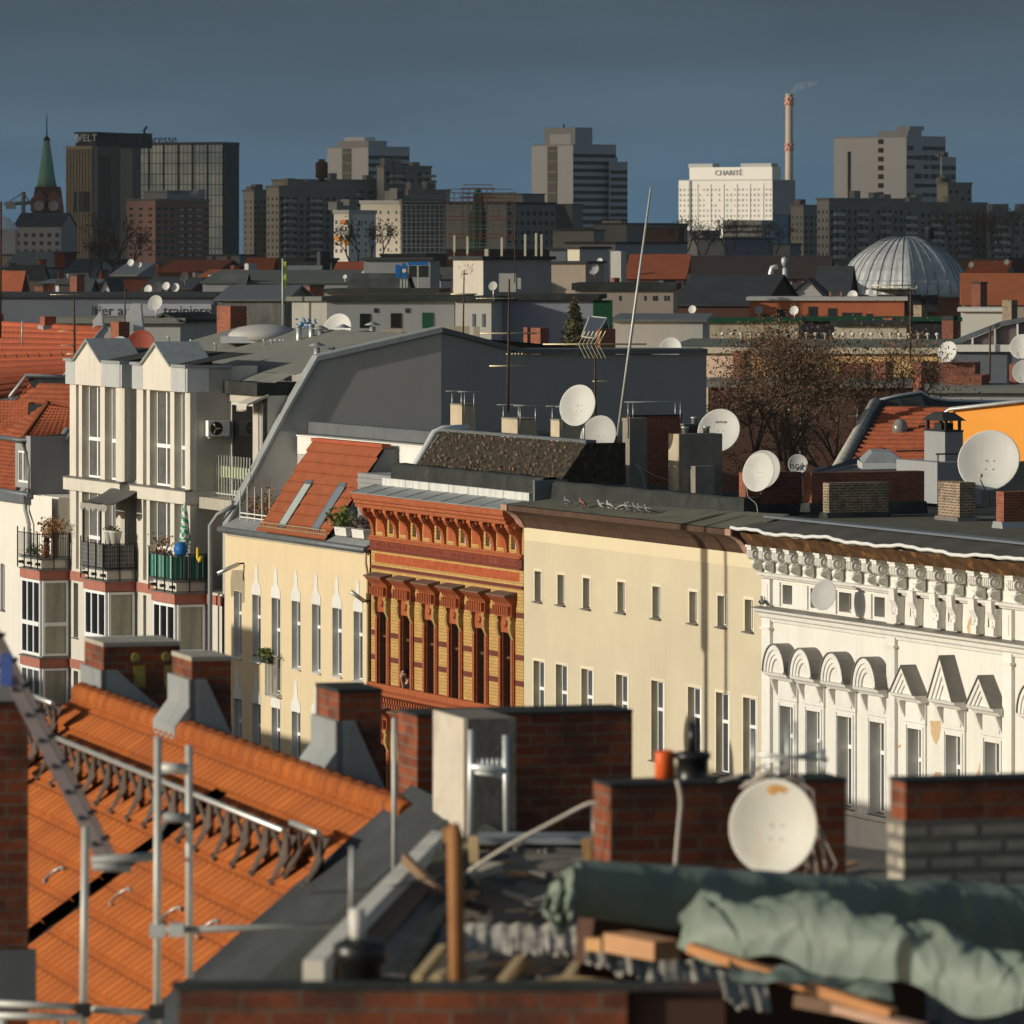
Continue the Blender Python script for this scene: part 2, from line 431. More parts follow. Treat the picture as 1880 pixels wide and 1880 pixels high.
m_pot = M('white_pot', (.68, .66, .60), .6, .05, 4)
m_skin = M('skin', (.52, .30, .21), .55, .05, 8)
m_hair = M('black_hair', (.012, .01, .009), .5, .2, 20)
m_shirt = M('black_shirt', (.014, .014, .015), .9, .15, 10)
m_curtain = M('net_curtain', (.38, .37, .29), .9, .12, 9, streak=.5)
m_dgreen = M('green_cladding', (.012, .065, .03), .7, .1, 2)
m_lgrey = M('light_grey_render', (.42, .41, .385), .9, .06, .3, .1, 10, streak=.2)
m_mgrey = M('mid_grey_render', (.27, .275, .28), .9, .06, .3, .1, 10, streak=.15)
m_beige = M('beige_render', (.40, .33, .265), .9, .06, .3, .1, 10, streak=.15)
m_apric = M('apricot_render', (.80, .50, .22), .9, .05, .4)
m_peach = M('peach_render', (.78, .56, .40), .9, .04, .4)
m_orangew = M('orange_wall_paint', (.80, .33, .06), .9, .05, .4)
m_bluegrey = M('blue_grey_cladding', (.14, .155, .18), .7, .1, .4)
m_slate = M('slate_roof', (.045, .05, .055), .8, .25, .5, .2, 3)
m_plum = M('plum_cladding', (.14, .115, .115), .8, .08, .5)
m_copper = M('green_copper', (.16, .30, .22), .7, .15, .15, streak=.2)
m_darkbrick = M('sooty_brick', (.085, .045, .033), .9, .2, .2)
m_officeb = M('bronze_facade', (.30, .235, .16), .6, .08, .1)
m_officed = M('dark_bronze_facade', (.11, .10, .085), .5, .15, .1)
m_pinkb = M('pink_brick_block', (.42, .24, .19), .9, .08, .1)
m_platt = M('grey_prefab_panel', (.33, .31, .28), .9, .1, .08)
m_plattd = M('dark_and_shade_prefab_panel', (.20, .19, .175), .9, .12, .08)  # also the shaded faces of the grey panel, shade put into the colour
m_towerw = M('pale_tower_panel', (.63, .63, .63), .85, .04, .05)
m_towerg = M('grey_tower_side', (.38, .39, .40), .8, .1, .05)  # right-hand faces of the pale towers, darkened in colour for their shade
m_towerd = M('tower_window_band', (.055, .06, .068), .5, .3, .1)
m_hosp = M('white_hospital_panel', (.76, .72, .65), .8, .04, .05)
m_brickfar = M('concrete_chimney', (.46, .36, .28), .9, .1, .1)
m_dome = M('ribbed_zinc_dome', (.42, .43, .43), .5, .2, .6, metal=.3, streak=.7)
m_blue = M('blue_sign_board', (.015, .14, .42), .5, .08, .5)
m_lime = M('lime_flag_cloth', (.42, .55, .08), .8, .1, 2)
m_scaff = M('scaffold_tube', (.24, .23, .21), .6, .2, .5)
m_scaffr = M('red_scaffold_board', (.34, .075, .045), .7, .2, .5)
m_netg = M('green_scaffold_net', (.03, .085, .05), .9, .3, .3)
m_wrap = M('grey_scaffold_sheet', (.145, .145, .14), .8, .25, .12)
m_ground = M('courtyard_ground', (.07, .066, .06), .95, .2, .05)

# glazed slab of the far office tower
def slabglass():
    b = NB('curtain_wall'); uv = b.co('UV')
    x = b.new('ShaderNodeTexBrick'); x.offset = 0
    for k, v in (('Scale', 1.0), ('Brick Width', 1.5), ('Row Height', 3.6), ('Mortar Size', .2)): x.inputs[k].default_value = v
    x.inputs['Color1'].default_value = (.46, .53, .54, 1); x.inputs['Color2'].default_value = (.60, .62, .57, 1); x.inputs['Mortar'].default_value = (.20, .22, .22, 1)
    b.ln(uv, x.inputs['Vector'])
    c = b.mix(1.0, x.outputs[0], b.ramp(b.noise(uv, .09, 4), [(.3, (.55, .6, .65)), (.7, (1.15, 1.1, 1))]), 'MULTIPLY')
    b.ln(c, b.b.inputs['Base Color']); b.b.inputs['Roughness'].default_value = .6; b.b.inputs['Specular IOR Level'].default_value = .25
    return b.m
m_slab = slabglass()

# striped green fabric of a balcony screen and parasol
def stripes(name, cols, w, axis):
    b = NB(name); uv = b.co('UV')
    sp = b.new('ShaderNodeSeparateXYZ'); b.ln(uv, sp.inputs[0])
    f = b.math('FRACT', b.math('MULTIPLY', sp.outputs[axis], 1/w))
    n = len(cols); st = []
    c = b.ramp(f, [(k/n, cols[k]) for k in range(n)])
    b.n['Color Ramp'].color_ramp.interpolation = 'CONSTANT' if 'Color Ramp' in b.n else 'LINEAR'
    b.ln(c, b.b.inputs['Base Color']); b.b.inputs['Roughness'].default_value = .7
    return b.m
m_gstripe = stripes('green_striped_fabric', [(.0, .16, .10), (.01, .28, .17), (.40, .52, .42), (.0, .10, .07), (.0, .22, .15), (.02, .30, .25), (.45, .55, .50), (.0, .12, .08)], .75, 0)
m_parasol = stripes('green_white_parasol_cloth', [(.02, .30, .17), (.70, .70, .62)], .30, 1)
m_check = BR('grey_checked_fabric', (.28, .27, .25), (.16, .155, .15), (.40, .39, .36), .16, .16, .03, .05, offs=0)

def tarpmat():
    b = NB('green_tarpaulin'); co = b.co()
    n = b.noise(co, 1.1, 5)
    b.ln(b.ramp(n, [(.3, (.135, .17, .138)), (.7, (.20, .245, .20))]), b.b.inputs['Base Color'])
    b.b.inputs['Roughness'].default_value = .52; b.b.inputs['Specular IOR Level'].default_value = .28
    h = b.math('ADD', b.noise(co, 4, 3, .5, (1, 1, .5)), b.math('MULTIPLY', b.math('ABSOLUTE', b.math('SUBTRACT', b.noise(co, 2.2, 1, .5, (1, 1.6, .8)), .5)), -2.6))
    b.bump(h, .45, .07); return b.m
m_tarp = tarpmat()
# ================================================================== the row of houses across the street
def S(u, i=0): return FAC.su(u, i)
def Z(v, s, i=0): return FAC.zv(v, s, i)
def hole(u0, u1, vt, vb, i=0.0):
    a, b = S(u0, i), S(u1, i); m = (a+b)/2
    return (a, b, Z(vb, m, i), Z(vt, m, i))
def onslope(u, v, i0, z0, th):
    i = i0
    for _ in range(30):
        s = S(u, i); z = Z(v, s, i); i = i0+(z-z0)/math.tan(th)
    return s, i, z

# ---------------------------------------------------------------- cream house
sE0, sE1 = 0.0, S(1402)
zEw = Z(966, 0.0)
E = T('apartment_house', 'plain cream rendered apartment house with brown cornice and two rows of windows', 'house', FAC, (sE0, 0, 0))
zc = 880; K = 3.357
xa = [(275, 317, 568, 752), (416, 460, 590, 772), (573, 617, 610, 796), (785, 832, 634, 820), (1001, 1050, 662, 856), (1228, 1277, 694, 886), (1402, 1455, 720, 909), (1570, 1620, 743, 937)]
hsA = [hole(900+a/K, 900+b/K, zc+c/K, zc+d/K) for a, b, c, d in xa]
xb = [(268, 335, 1122), (406, 478, 1145), (563, 635, 1172), (777, 850, 1208), (994, 1072, 1245), (1220, 1302, 1285), (1393, 1475, 1318), (1560, 1645, 1350)]
hsB = [hole(900+a/K, 900+b/K, zc+c/K, zc+(c+470+.02*a)/K) for a, b, c in xb]
hsC = [(a, b, c-3.25, d-3.25) for a, b, c, d in hsB]
mb = E.mb()
mb.holes(sE0, sE1, 0, zEw+.05, hsA+hsB+hsC, 0, .26)
mb.box(sE0+.01, sE1-.01, .3, 11.5, 0, zEw+.02, skip='b')
E.p('wall', mb, m_cream)
mb = E.mb()                                   # a thin painted strip below the cornice
mb.box(sE0+.05, sE1-.05, -.012, -.001, zEw-.42, zEw-.02); E.p('frieze_band', mb, M('pale_yellow_render', (.66, .57, .39), .9, .04, .6))
for h in hsA: window(E, h, 0, .26, '', m_pvc, m_glassl, m_sill, .05)
for h in hsB+hsC: window(E, h, 0, .26, 'mt', m_pvc, m_glass, m_sill, .06, .64)
for h in hsA+hsB:                             # painted surrounds
    a, b, c, d = h; w = .09; mb = E.mb()
    mb.box(a-w, a-.002, -.008, 0.03, c, d+w); mb.box(b+.002, b+w, -.008, .03, c, d+w); mb.box(a-.002, b+.002, -.008, .03, d+.002, d+w)
    E.p('window_surround', mb, M('cream_surround', (.68, .6, .45), .9, .04))
# cornice: a dark metal cavetto with paler returns at both ends
zt = zEw+.66
prof = [(-.03, zEw-.03), (-.08, zEw+.05), (-.16, zEw+.2), (-.32, zEw+.36), (-.5, zEw+.46), (-.62, zEw+.5), (-.62, zt), (.3, zt), (.3, zEw-.03)]
mb = E.mb(); mb.prism(prof, 'x', sE0+.25, sE1-.75); E.p('cornice', mb, m_browncor)
for a, b in ((sE0-.28, sE0+.24), (sE1-1.15, sE1-.76)):
    mb = E.mb(); mb.prism([(y-.05 if y < 0 else y, z+(.02 if z > zEw+.5 else 0)) for y, z in prof], 'x', a, b); E.p('cornice_return', mb, m_pinkcor)
mb = E.mb()
zLed = lambda a, b: zt+.022+(.14+.27*a)*b+.012*math.sin(a*40)*math.sin(b*9)
mb.grid(lambda a, b: (sE0-.2+a*(sE1-sE0), -.60+b*1.5, zLed(a, b)), 60, 8)
E.p('roof', mb, m_feltg)
# felted parapet upstand, a little lumpy
def lump(s0, s1, i0, i1, z0, z1_, nu=60, amp=.05, zq=None):
    def fn(a, b):
        z1 = z1_ if zq is None else z1_+(zq-z1_)*a
        w = .5+.5*math.sin(a*57)+.5*math.sin(a*23+2)
        s = s0+a*(s1-s0)
        ring = [(i0-.10, z0), (i0-.02-.04*w*amp*10, z0+(z1-z0)*.5), (i0, z1-.1), (i0+.06, z1), (i1-.05, z1+.01), (i1, z1-.08), (i1, z0)]
        k = b*(len(ring)-1); q = min(int(k), len(ring)-2); f = k-q
        y = ring[q][0]*(1-f)+ring[q+1][0]*f; z = ring[q][1]*(1-f)+ring[q+1][1]*f
        return (s, y-amp*w*(1 if .1 < b < .5 else .2), z+amp*.5*math.sin(a*31+b*3))
    return fn
mb = E.mb(); zE_p = Z(884, 0.25, .95); zE_q = Z(914, S(1355, .95), .95)
mb.grid(lump(.15, S(1360, .9), .88, 1.3, zt+.0, zE_p, amp=.022, zq=zE_q), 90, 12); E.p('parapet', mb, m_felt)
mb = E.mb(); mb.box(-.02, .14, .3, 1.4, zt+.05, zE_p+.04); E.p('parapet_end', mb, m_zincd)
mb = E.mb(); a_ = S(1360, .9); mb.box(a_-.25, a_+.35, .84, 1.35, zt+.0, zE_q+.02); E.p('parapet_end', mb, m_felt)
mb = E.mb(); mb.box(.2, sE1-.1, 1.3, 11.4, zEw+.3, zEw+.75); E.p('flat_roof', mb, m_felt)

# ---------------------------------------------------------------- orange and yellow brick house
sD0, sD1 = S(681.5), -.03
D = T('brick_house', 'ornate orange and yellow glazed brick house with scroll brackets under its eaves', 'house', FAC, (sD0, 0, 0))
OX, OY, K = 660, 1050, 5.875
zr = lambda v: Z(v, S(956))                  # heights read at the right-hand edge
sur = [(178, 350), (430, 605), (690, 865), (950, 1138), (1225, 1412), (1508, 1695)]
capt = [255, 295, 335, 375, 418, 460]; opt = [415, 460, 505, 550, 595, 640]
zopt = sum(Z(OY+o/K, S(OX+a[0]/K)) for a, o in zip(sur, opt))/6
zopb = sum(Z(OY+o/K, S(OX+a[0]/K)) for a, o in zip(sur, [1245, 1300, 1345, 1395, 1450, 1495]))/6
zcap = sum(Z(OY+o/K, S(OX+a[0]/K)) for a, o in zip(sur, capt))/6
mids = [(S(OX+a/K)+S(OX+b/K))/2-.02 for a, b in sur]
hw, pw = .42, .22
DR = .21
hs1 = [(m-hw, m+hw, zopb, zopt) for m in mids]
dz = 4.3
hs2 = [(a, b, c-dz, d-dz) for a, b, c, d in hs1]
zbt = zr(963); zbb = zr(1017)                # bracket top and bottom
pitch = (sD1-.35-(sD0+.22))/12
bc = [sD0+.30+pitch*k for k in range(13)]
small = [((bc[k]+bc[k+1])/2-.23, (bc[k]+bc[k+1])/2+.23, zbb+.10, zbt-.18, .22) for k in range(1, 12, 2)]
mb = D.mb()
mb.holes(sD0, sD1, 0, zbt+.02, [h+(DR,) for h in hs1+hs2]+small, 0, DR)
mb.box(sD0+.01, sD1-.01, .6, 11.5, 0, zbt+.3, skip='b')
D.p('wall', mb, m_ybrick)
for h in hs1+hs2:
    o = window(D, h, 0, DR, 'mt', m_oldwood, m_glassd, None, .05, .68)
for h in small:
    me, ge = window_meshes(h[1]-h[0], h[3]-h[2], 't', m_pvcgrey, m_glass, .06, .45)
    o = D.inst('attic_window', me, (h[0], .13, h[2])); D.inst('pane', ge, (0, 0, 0), o)
# reveals, pilasters, capitals, lintels and hoods of every window
for zo in (0, -dz):
    for m in mids:
        b0, t0, c0 = zopb+zo, zopt+zo, zcap+zo
        s = D.mb()
        for sg in (-1, 1):
            x0, x1 = (m-hw-pw, m-hw) if sg < 0 else (m+hw, m+hw+pw)
            s.box(x0, x1, -.06, .02, b0, c0-.55)
            s.box(x0+(.05 if sg < 0 else 0), x1-(.05 if sg > 0 else 0), -.085, -.061, b0, c0-.7)
        s.box(m-hw, m-hw+.03, -.002, DR-.1, b0, t0)   # brick lining of the reveal
        s.box(m+hw-.03, m+hw, -.002, DR-.1, b0, t0)
        sur_o = D.p('window_surround', s, m_obrick)
        s = D.mb(); s.box(m-hw-.02, m+hw+.02, -.055, .02, t0+.003, c0+.1)
        s.lathe((m, -.055, t0+.28), [(.11, 0), (.11, .04), (.05, .06)], 12, (0, -1, 0)); D.p('lintel', s, m_ored, sur_o)
        for sg in (-1, 1):
            x = m+sg*(hw+pw/2)
            s = D.mb(); s.box(x-.10, x+.10, -.15, 0, c0-.52, c0-.10).box(x-.13, x+.13, -.19, 0, c0-.10, c0)
            s.box(x-.08, x+.08, -.17, -.151, c0-.45, c0-.2); s.prism([(-.14, c0-.52), (-.05, c0-.75), (0, c0-.75), (0, c0-.52)], 'x', x-.09, x+.09)
            D.p('capital', s, M('ochre_terracotta', (.36, .24, .09), .7, .25, 8, .2, 30), sur_o)
        # hood: frieze, dentils and a sloping stone cover
        a, b = m-hw-pw-.06, m+hw+pw+.06
        s = D.mb(); s.box(a, b, -.16, .02, c0+.002, c0+.36)
        s.prism([(-.17, c0+.37), (-.22, c0+.44), (-.34, c0+.55), (-.4, c0+.62), (0, c0+.62), (0, c0+.37)], 'x', a-.04, b+.04)
        hd = D.p('hood', s, m_redhood)
        s = D.mb()
        n = 9
        for k in range(n):
            x = a+.10+(b-a-.2)*k/(n-1); s.box(x-.035, x+.035, -.27, -.16, c0+.06, c0+.33)
        D.p('dentil_row', s, m_ored, hd)
        s = D.mb(); s.prism([(-.43, c0+.63), (-.43, c0+.68), (0, c0+.77), (0, c0+.63)], 'x', a-.08, b+.08); D.p('hood_cover', s, M('weathered_stone', (.17, .105, .075), .9, .25, 4), hd)
# sill cornice with two dentil rows below the upper windows
mb = D.mb()
mb.prism([(-.12, zopb-.26), (-.26, zopb-.20), (-.30, zopb-.16), (-.30, zopb-.09), (-.14, zopb-.02), (0, zopb-.02), (0, zopb-.26)], 'x', sD0-.12, sD1+.02)
mb.box(sD0, sD1, -.16, 0, zopb-.02, zopb+.16)
sc = D.p('sill_cornice', mb, m_ored)
mb = D.mb()
for r in (0, 1):
    for k in range(58):
        x = sD0+.1+(sD1-sD0-.2)*k/57
        mb.box(x-.05, x+.05, -.13+.03*r, .0, zopb-.42-.19*r, zopb-.28-.19*r)
D.p('dentil_row', mb, m_ored, sc)
mb = D.mb(); mb.box(sD0, sD1, -.05, 0, zopb-.72, zopb-.66); mb.box(sD0+.01, sD1-.01, -.035, 0, zopb-.66, zopb-.265); D.p('dentil_ground', mb, m_dkred, sc)
# dark bands across the yellow brick piers
edges = [sD0]+[x for m in mids for x in (m-hw-pw-.002, m+hw+pw+.002)]+[sD1]
for f in (.36, .68, .97):
    z = zopb+(zopt-zopb)*f if f < .9 else zopt+.5
    for a, b in zip(edges[::2], edges[1::2]):
        if b-a > .1: mb = D.mb(); mb.box(a, b, -.012, .02, z, z+.17); D.p('brick_band', mb, m_dkred)
# entablature above the windows
for nm, va, vb, dep, mt in (('string_course', 1082, 1076, .05, m_dkred), ('soldier_panel', 1069, 1052, .012, m_soldier), ('ledge', 1046, 1043, .13, m_dred),
                            ('frieze', 1043, 1026, .06, m_dkred), ('ledge', 1026, 1022, .14, m_ored), ('base_course', 1022, 1017, .08, m_obrick)):
    a = .35 if nm == 'soldier_panel' else 0
    mb = D.mb(); mb.box(sD0+a, sD1-a, -dep, .02, zr(va), zr(vb)-.002); D.p(nm, mb, mt)
mb = D.mb()                                   # raised worn ornament of the frieze
zz0, zz1 = zr(1041), zr(1028)
for k in range(120):
    x = sD0+.4+(sD1-sD0-.8)*(k+R.uniform(-.3, .3))/119
    if 58 < k < 66 or 96 < k < 104: continue
    h = R.uniform(.4, .95); mb.box(x-.03, x+.03, -.075, -.058, (zz0+zz1)/2-(zz1-zz0)*h/2, (zz0+zz1)/2+(zz1-zz0)*h/2)
mb.box(sD0+.3, sD1-.3, -.066, -.0601, zz0, zz1); D.p('frieze_relief', mb, m_dred)
for k in range(0, 12):
    if k % 2 == 0:
        c = (bc[k]+bc[k+1])/2
        mb = D.mb(); mb.box(c-.24, c+.24, -.03, .02, zbb+.13, zbt-.2); D.p('terracotta_panel', mb, m_soldier)
mb = D.mb()
for c in bc:
    pts = [(-.02, zbb-.0), (-.10, zbb+.02), (-.12, zbb+.2), (-.16, zbb+.42), (-.3, zbb+.62), (-.42, zbb+.74), (-.46, zbt-.02), (0, zbt-.02)]
# each scroll bracket a part with its boss
sp = [(0, zbb-.02), (-.07, zbb), (-.09, zbb+.22), (-.13, zbb+.40), (-.22, zbb+.54), (-.36, zbb+.64), (-.43, zbb+.74), (-.45, zbb+.86), (-.45, zbt), (0, zbt)]
bm = MB(); bm.prism([(y, z-zbb) for y, z in sp], 'x', -.12, .12)
bm.prism([(-.47, zbt-zbb-.10), (-.47, zbt-zbb-.003), (0, zbt-zbb-.003), (0, zbt-zbb-.10)], 'x', -.15, .15)
me_b = bm.mesh('scroll_bracket', m_ored)
bb = MB(); bb.lathe((.12, -.24, .80), [(.15, 0), (.15, .025), (.11, .03), (.11, 0.012), (.075, .012), (.07, .05), (.03, .075), (0, .08)], 14, (1, 0, 0)); me_s = bb.mesh('scroll_boss', m_ored)
for k, c in enumerate([bc[0]-.34]+bc+[bc[-1]+.30]):
    if c-.12 < sD0-.1 or c+.12 > sD1+.05: continue
    o = D.inst('scroll_bracket', me_b, (c, 0, zbb)); D.inst('boss', me_s, (0, 0, 0), o)
mb = D.mb()
zf = zbt+.46
mb.prism([(-.46, zbt+.002), (-.47, zbt+.12), (-.52, zbt+.14), (-.52, zbt+.24), (-.57, zbt+.27), (-.57, zf), (.4, zf), (.4, zbt+.002)], 'x', sD0-.28, sD1-.31)
D.p('eaves_cornice', mb, m_obrick)
mb = D.mb(); mb.prism([(-.62, zf+.004), (-.62, zf+.03), (.25, zf+.26), (.25, zf+.004)], 'x', sD0-.34, sD1-.35)
lg = D.p('zinc_ledge', mb, m_zinc)
mb = D.mb()
for k in range(9):
    x = sD0-.2+(sD1-sD0-.3)*k/8; mb.prism([(-.625, zf+.031), (-.625, zf+.045), (.25, zf+.275), (.25, zf+.262)], 'x', x-.02, x+.02)
D.p('standing_seam', mb, m_zincd, lg)
mb = D.mb(); zu = zf+.26
for k in range(6):
    a = sD0+.35+(sD1-sD0-.5)*k/6; b = sD0+.35+(sD1-sD0-.5)*(k+1)/6
    mb.box(a, b-.04, .25, .4, zu-.2, zu+.24)
D.p('zinc_upstand', mb, M('streaked_pale_zinc', (.60, .61, .58), .6, .1, 2, streak=.8))
mb = D.mb(); mb.grid(lump(sD0+.3, sD1-.0, .62, 1.15, zu-.1, zu+.70, amp=.02), 60, 12); D.p('parapet', mb, m_felt)
mb = D.mb(); mb.box(sD0+.0, sD1-.1, .41, 1.9, zu+.0, zu+.10); D.p('gutter_floor', mb, m_felt)
# steep leaf strewn slope behind the parapet, with coping
s0, s1 = sD0+.7, S(1066, 2.0)
zl0 = zu+.45; zl1 = Z(790, S(772, 1.9), 1.9)
mb = D.mb()
mb.grid(lambda a, b: (s0+a*(s1-s0), 1.25+.95*b+.04*math.sin(a*97)*math.sin(b*31), zl0+(zl1-zl0)*b+.03*math.sin(a*151+b*40)), 160, 24)
mb.face([(s0, 1.25, zl0), (s0, 2.2, zl1), (s0, 3.5, zl1), (s0, 3.5, zl0)])
mb.face([(s1, 1.25, zl0), (s1, 2.2, zl1), (s1, 3.5, zl1), (s1, 3.5, zl0)])
D.p('mansard_slope', mb, m_leafroof)
mb = D.mb(); mb.box(s0, s1+.05, 2.15, 2.5, zl1, zl1+.09); D.p('slope_coping', mb, m_zincd)
mb = D.mb(); mb.tube([(s0-.12, .95, zl0-.35), (s0-.12, 1.35, zl0+.2), (s0-.12, 2.0, zl1-.05), (s0-.12, 2.3, zl1+.06), (s0-.12, 3.2, zl1+.08)], .13, 6); D.p('verge_coping', mb, m_zincb)
mb = D.mb(); mb.box(sD0+.4, sD1-.1, 3.5, 9.0, zl0-.8, zl0-.5); D.p("flat_roof", mb, m_felt)
# leaves caught on the slope
mb = D.mb()
for k in range(320):
    a, b = R.random(), R.random()**1.3; x = s0+a*(s1-s0); y = 1.25+.95*b-.05; z = zl0+(zl1-zl0)*b+.02
    r = R.uniform(.03, .07); t = R.uniform(0, 3)
    mb.face([(x-r*math.cos(t), y, z-r*math.sin(t)), (x+r*math.sin(t), y-.02, z-r*math.cos(t)), (x+r*math.cos(t), y-.04, z+r*math.sin(t)), (x-r*math.sin(t), y-.01, z+r*math.cos(t))])
D.p('leaf_litter', mb, M('fallen_leaf', (.16, .12, .08), .8, .4, 9), kind='stuff')

# ---------------------------------------------------------------- yellow house
sC0, sC1 = S(413.5), S(679.5)
C = T('apartment_house', 'bright yellow rendered house with white bell shaped plaster heads over its windows', 'house', FAC, (sC0, 0, 0))
K = 3.2414; OX, OY = 400, 960
xc = [(95, 142, 405, 800), (205, 256, 428, 825), (320, 372, 447, 848), (440, 492, 465, 868), (560, 612, 485, 890), (682, 738, 507, 912), (808, 862, 528, 940)]
hs1 = [hole(OX+a/K, OX+b/K, OY+c/K, OY+d/K) for a, b, c, d in xc]
h3 = list(hs1[2]); h3[2] -= .95; hs1[2] = tuple(h3)
hs2 = [(a, b, min(c, hs1[0][2])-3.75 if k == 2 else c-3.75, d-3.75) for k, (a, b, c, d) in enumerate(hs1)]
hs2[2] = (hs2[2][0], hs2[2][1], hs2[3][2], hs2[2][3])
zCt = Z(1003, S(640))
mb = C.mb(); mb.holes(sC0, sC1, 0, zCt, hs1+hs2, 0, .27); mb.box(sC0+.01, sC1-.01, .3, 11.5, 0, zCt+.02, skip='b')
C.p('wall', mb, m_yellow)
for h in hs1+hs2:
    window(C, h, 0, .27, 'mt', m_pvc, m_glass, m_whitetrim, .07, .66)
    a, b, c, d = h; mb = C.mb(); mb.box(a+.003, a+.012, -.006, .195, c, d-.012).box(b-.012, b-.003, -.006, .195, c, d-.012).box(a+.003, b-.003, -.006, .195, d-.012, d-.003); C.p('reveal_lining', mb, m_whitetrim)
bell = [(-.55, 0), (.55, 0), (.56, .12), (.5, .35), (.42, .46), (.28, .52), (.2, .7), (.16, 1.1), (.1, 1.3), (0, 1.36), (-.1, 1.3), (-.16, 1.1), (-.2, .7), (-.28, .52), (-.42, .46), (-.5, .35), (-.56, .12)]
for k, h in enumerate(hs1+hs2):
    if k == 0: continue
    m = (h[0]+h[1])/2; s = (h[1]-h[0])/2/.5
    mb = C.mb(); mb.prism([(m+x*s*.98, h[3]+.004+z*.78) for x, z in bell], 'y', -.02, .01)
    C.p('window_head', mb, m_whitetrim)
mb = C.mb(); h = hs1[0]
mb.prism([(h[0]-.28, h[3]-.25), (h[0]-.01, h[3]-.2), (h[0], h[3]+.01), (h[1], h[3]+.01), (h[1]+.02, h[3]-.4), (h[1]+.3, h[3]-.35), (h[1]+.34, h[3]+.5), (h[1]+.1, h[3]+.75), (h[0]-.2, h[3]+.7), (h[0]-.35, h[3]+.3)], 'y', -.006, .01)
C.p('bare_patch', mb, m_patch)
# French window rail with its flower box
h = hs1[2]; mb = C.mb()
zb = h[2]+.02
for k in range(9):
    x = h[0]-.12+(h[1]-h[0]+.24)*k/8; mb.box(x-.015, x+.015, -.2, -.17, zb-.1, zb+1.25)
mb.box(h[0]-.16, h[1]+.16, -.21, -.165, zb+1.25, zb+1.3); mb.box(h[0]-.16, h[1]+.16, -.21, -.165, zb-.14, zb-.1)
for x in (h[0]-.14, h[1]+.14):
    mb.box(x-.015, x+.015, -.18, 0, zb+1.2, zb+1.24); mb.box(x-.015, x+.015, -.18, 0, zb-.1, zb-.06)
C.p('window_railing', mb, m_steelw)
FB = T('flower_box', 'dark flower box with trailing green plant on the railing of the yellow house', 'flower box', FAC, ((h[0]+h[1])/2, -.34, zb+1.02))
mb = FB.mb(); x0, x1 = h[0]+.05, h[1]-.05
mb.prism([(-.44, zb+1.02), (-.48, zb+1.26), (-.22, zb+1.26), (-.25, zb+1.02)], 'x', x0, x1); FB.p('planter', mb, m_dark)
def leaves(mb, c, rad, n, size, up=0):
    c = Vector(c)
    for _ in range(n):
        p = c+Vector((R.gauss(0, .45)*rad[0], R.gauss(0, .45)*rad[1], R.gauss(0, .45)*rad[2]))
        d1 = Vector((R.uniform(-1, 1), R.uniform(-1, 1), R.uniform(-1, 1)+up)).normalized()*size*R.uniform(.6, 1.4)
        d2 = d1.cross(Vector((R.uniform(-1, 1), R.uniform(-1, 1), R.uniform(-1, 1)))).normalized()*size*.35
        mb.face([p, p+d1*.5+d2, p+d1, p+d1*.5-d2])
    return mb
mb = FB.mb(); leaves(mb, ((x0+x1)/2, -.38, zb+1.35), (.6, .25, .2), 160, .13, .3); FB.p('foliage', mb, m_shrub)
# gutter, downpipes, sloped zinc flashing, lamps on the wall
mb = C.mb(); mb.tube([(sC0-.15, -.16, zCt+.0), (sC1+.08, -.16, zCt-.02)], .11, 8); mb.box(sC0-.15, sC1+.05, -.16, .02, zCt-.03, zCt+.04)
C.p('gutter', mb, m_zincd)
mb = C.mb(); mb.tube([(sC1+.0, -.16, zCt-.1), (sC1+.0, -.16, zCt-.45), (sC1-.05, -.07, zCt-.85), (sC1-.05, -.07, 0.2)], .055, 8); C.p('downpipe', mb, m_yellow)
mb = C.mb(); mb.prism([(-.2, zCt+.03), (-.22, zCt+.06), (.5, zCt+.42), (.5, zCt+.03)], 'x', sC0-.05, S(497, 0)); C.p('eaves_flashing', mb, m_zinc); mb = C.mb(); mb.prism([(-.2, zCt+.03), (-.22, zCt+.06), (.5, zCt+.42), (.5, zCt+.03)], 'x', S(606, 0), sC1+.05)
C.p('eaves_flashing', mb, m_zinc)
for (u, v, ln, du) in ((448, 1034, 1.5, -1), (680, 1103, 1.0, -1)):
    q = FAC.pt(u, v)
    lt = T('wall_lamp', 'long tube lamp reaching out from the %s of the yellow wall' % ('upper left corner' if u < 500 else 'right edge'), 'lamp', FAC, (q.x, 0, q.z))
    mb = lt.mb(); mb.tube([(q.x, 0, q.z), (q.x, -.25, q.z-.02)], .03, 6); lt.p('bracket', mb, m_dark)
    mb = lt.mb(); e = (q.x-.15, -.25-ln*.45, q.z-.35) if u < 500 else (q.x-.1, -.25-ln*.4, q.z+.32)
    mb.tube([(q.x, -.2, q.z-.02), e], .07, 8); lt.p('lamp_tube', mb, m_alu)
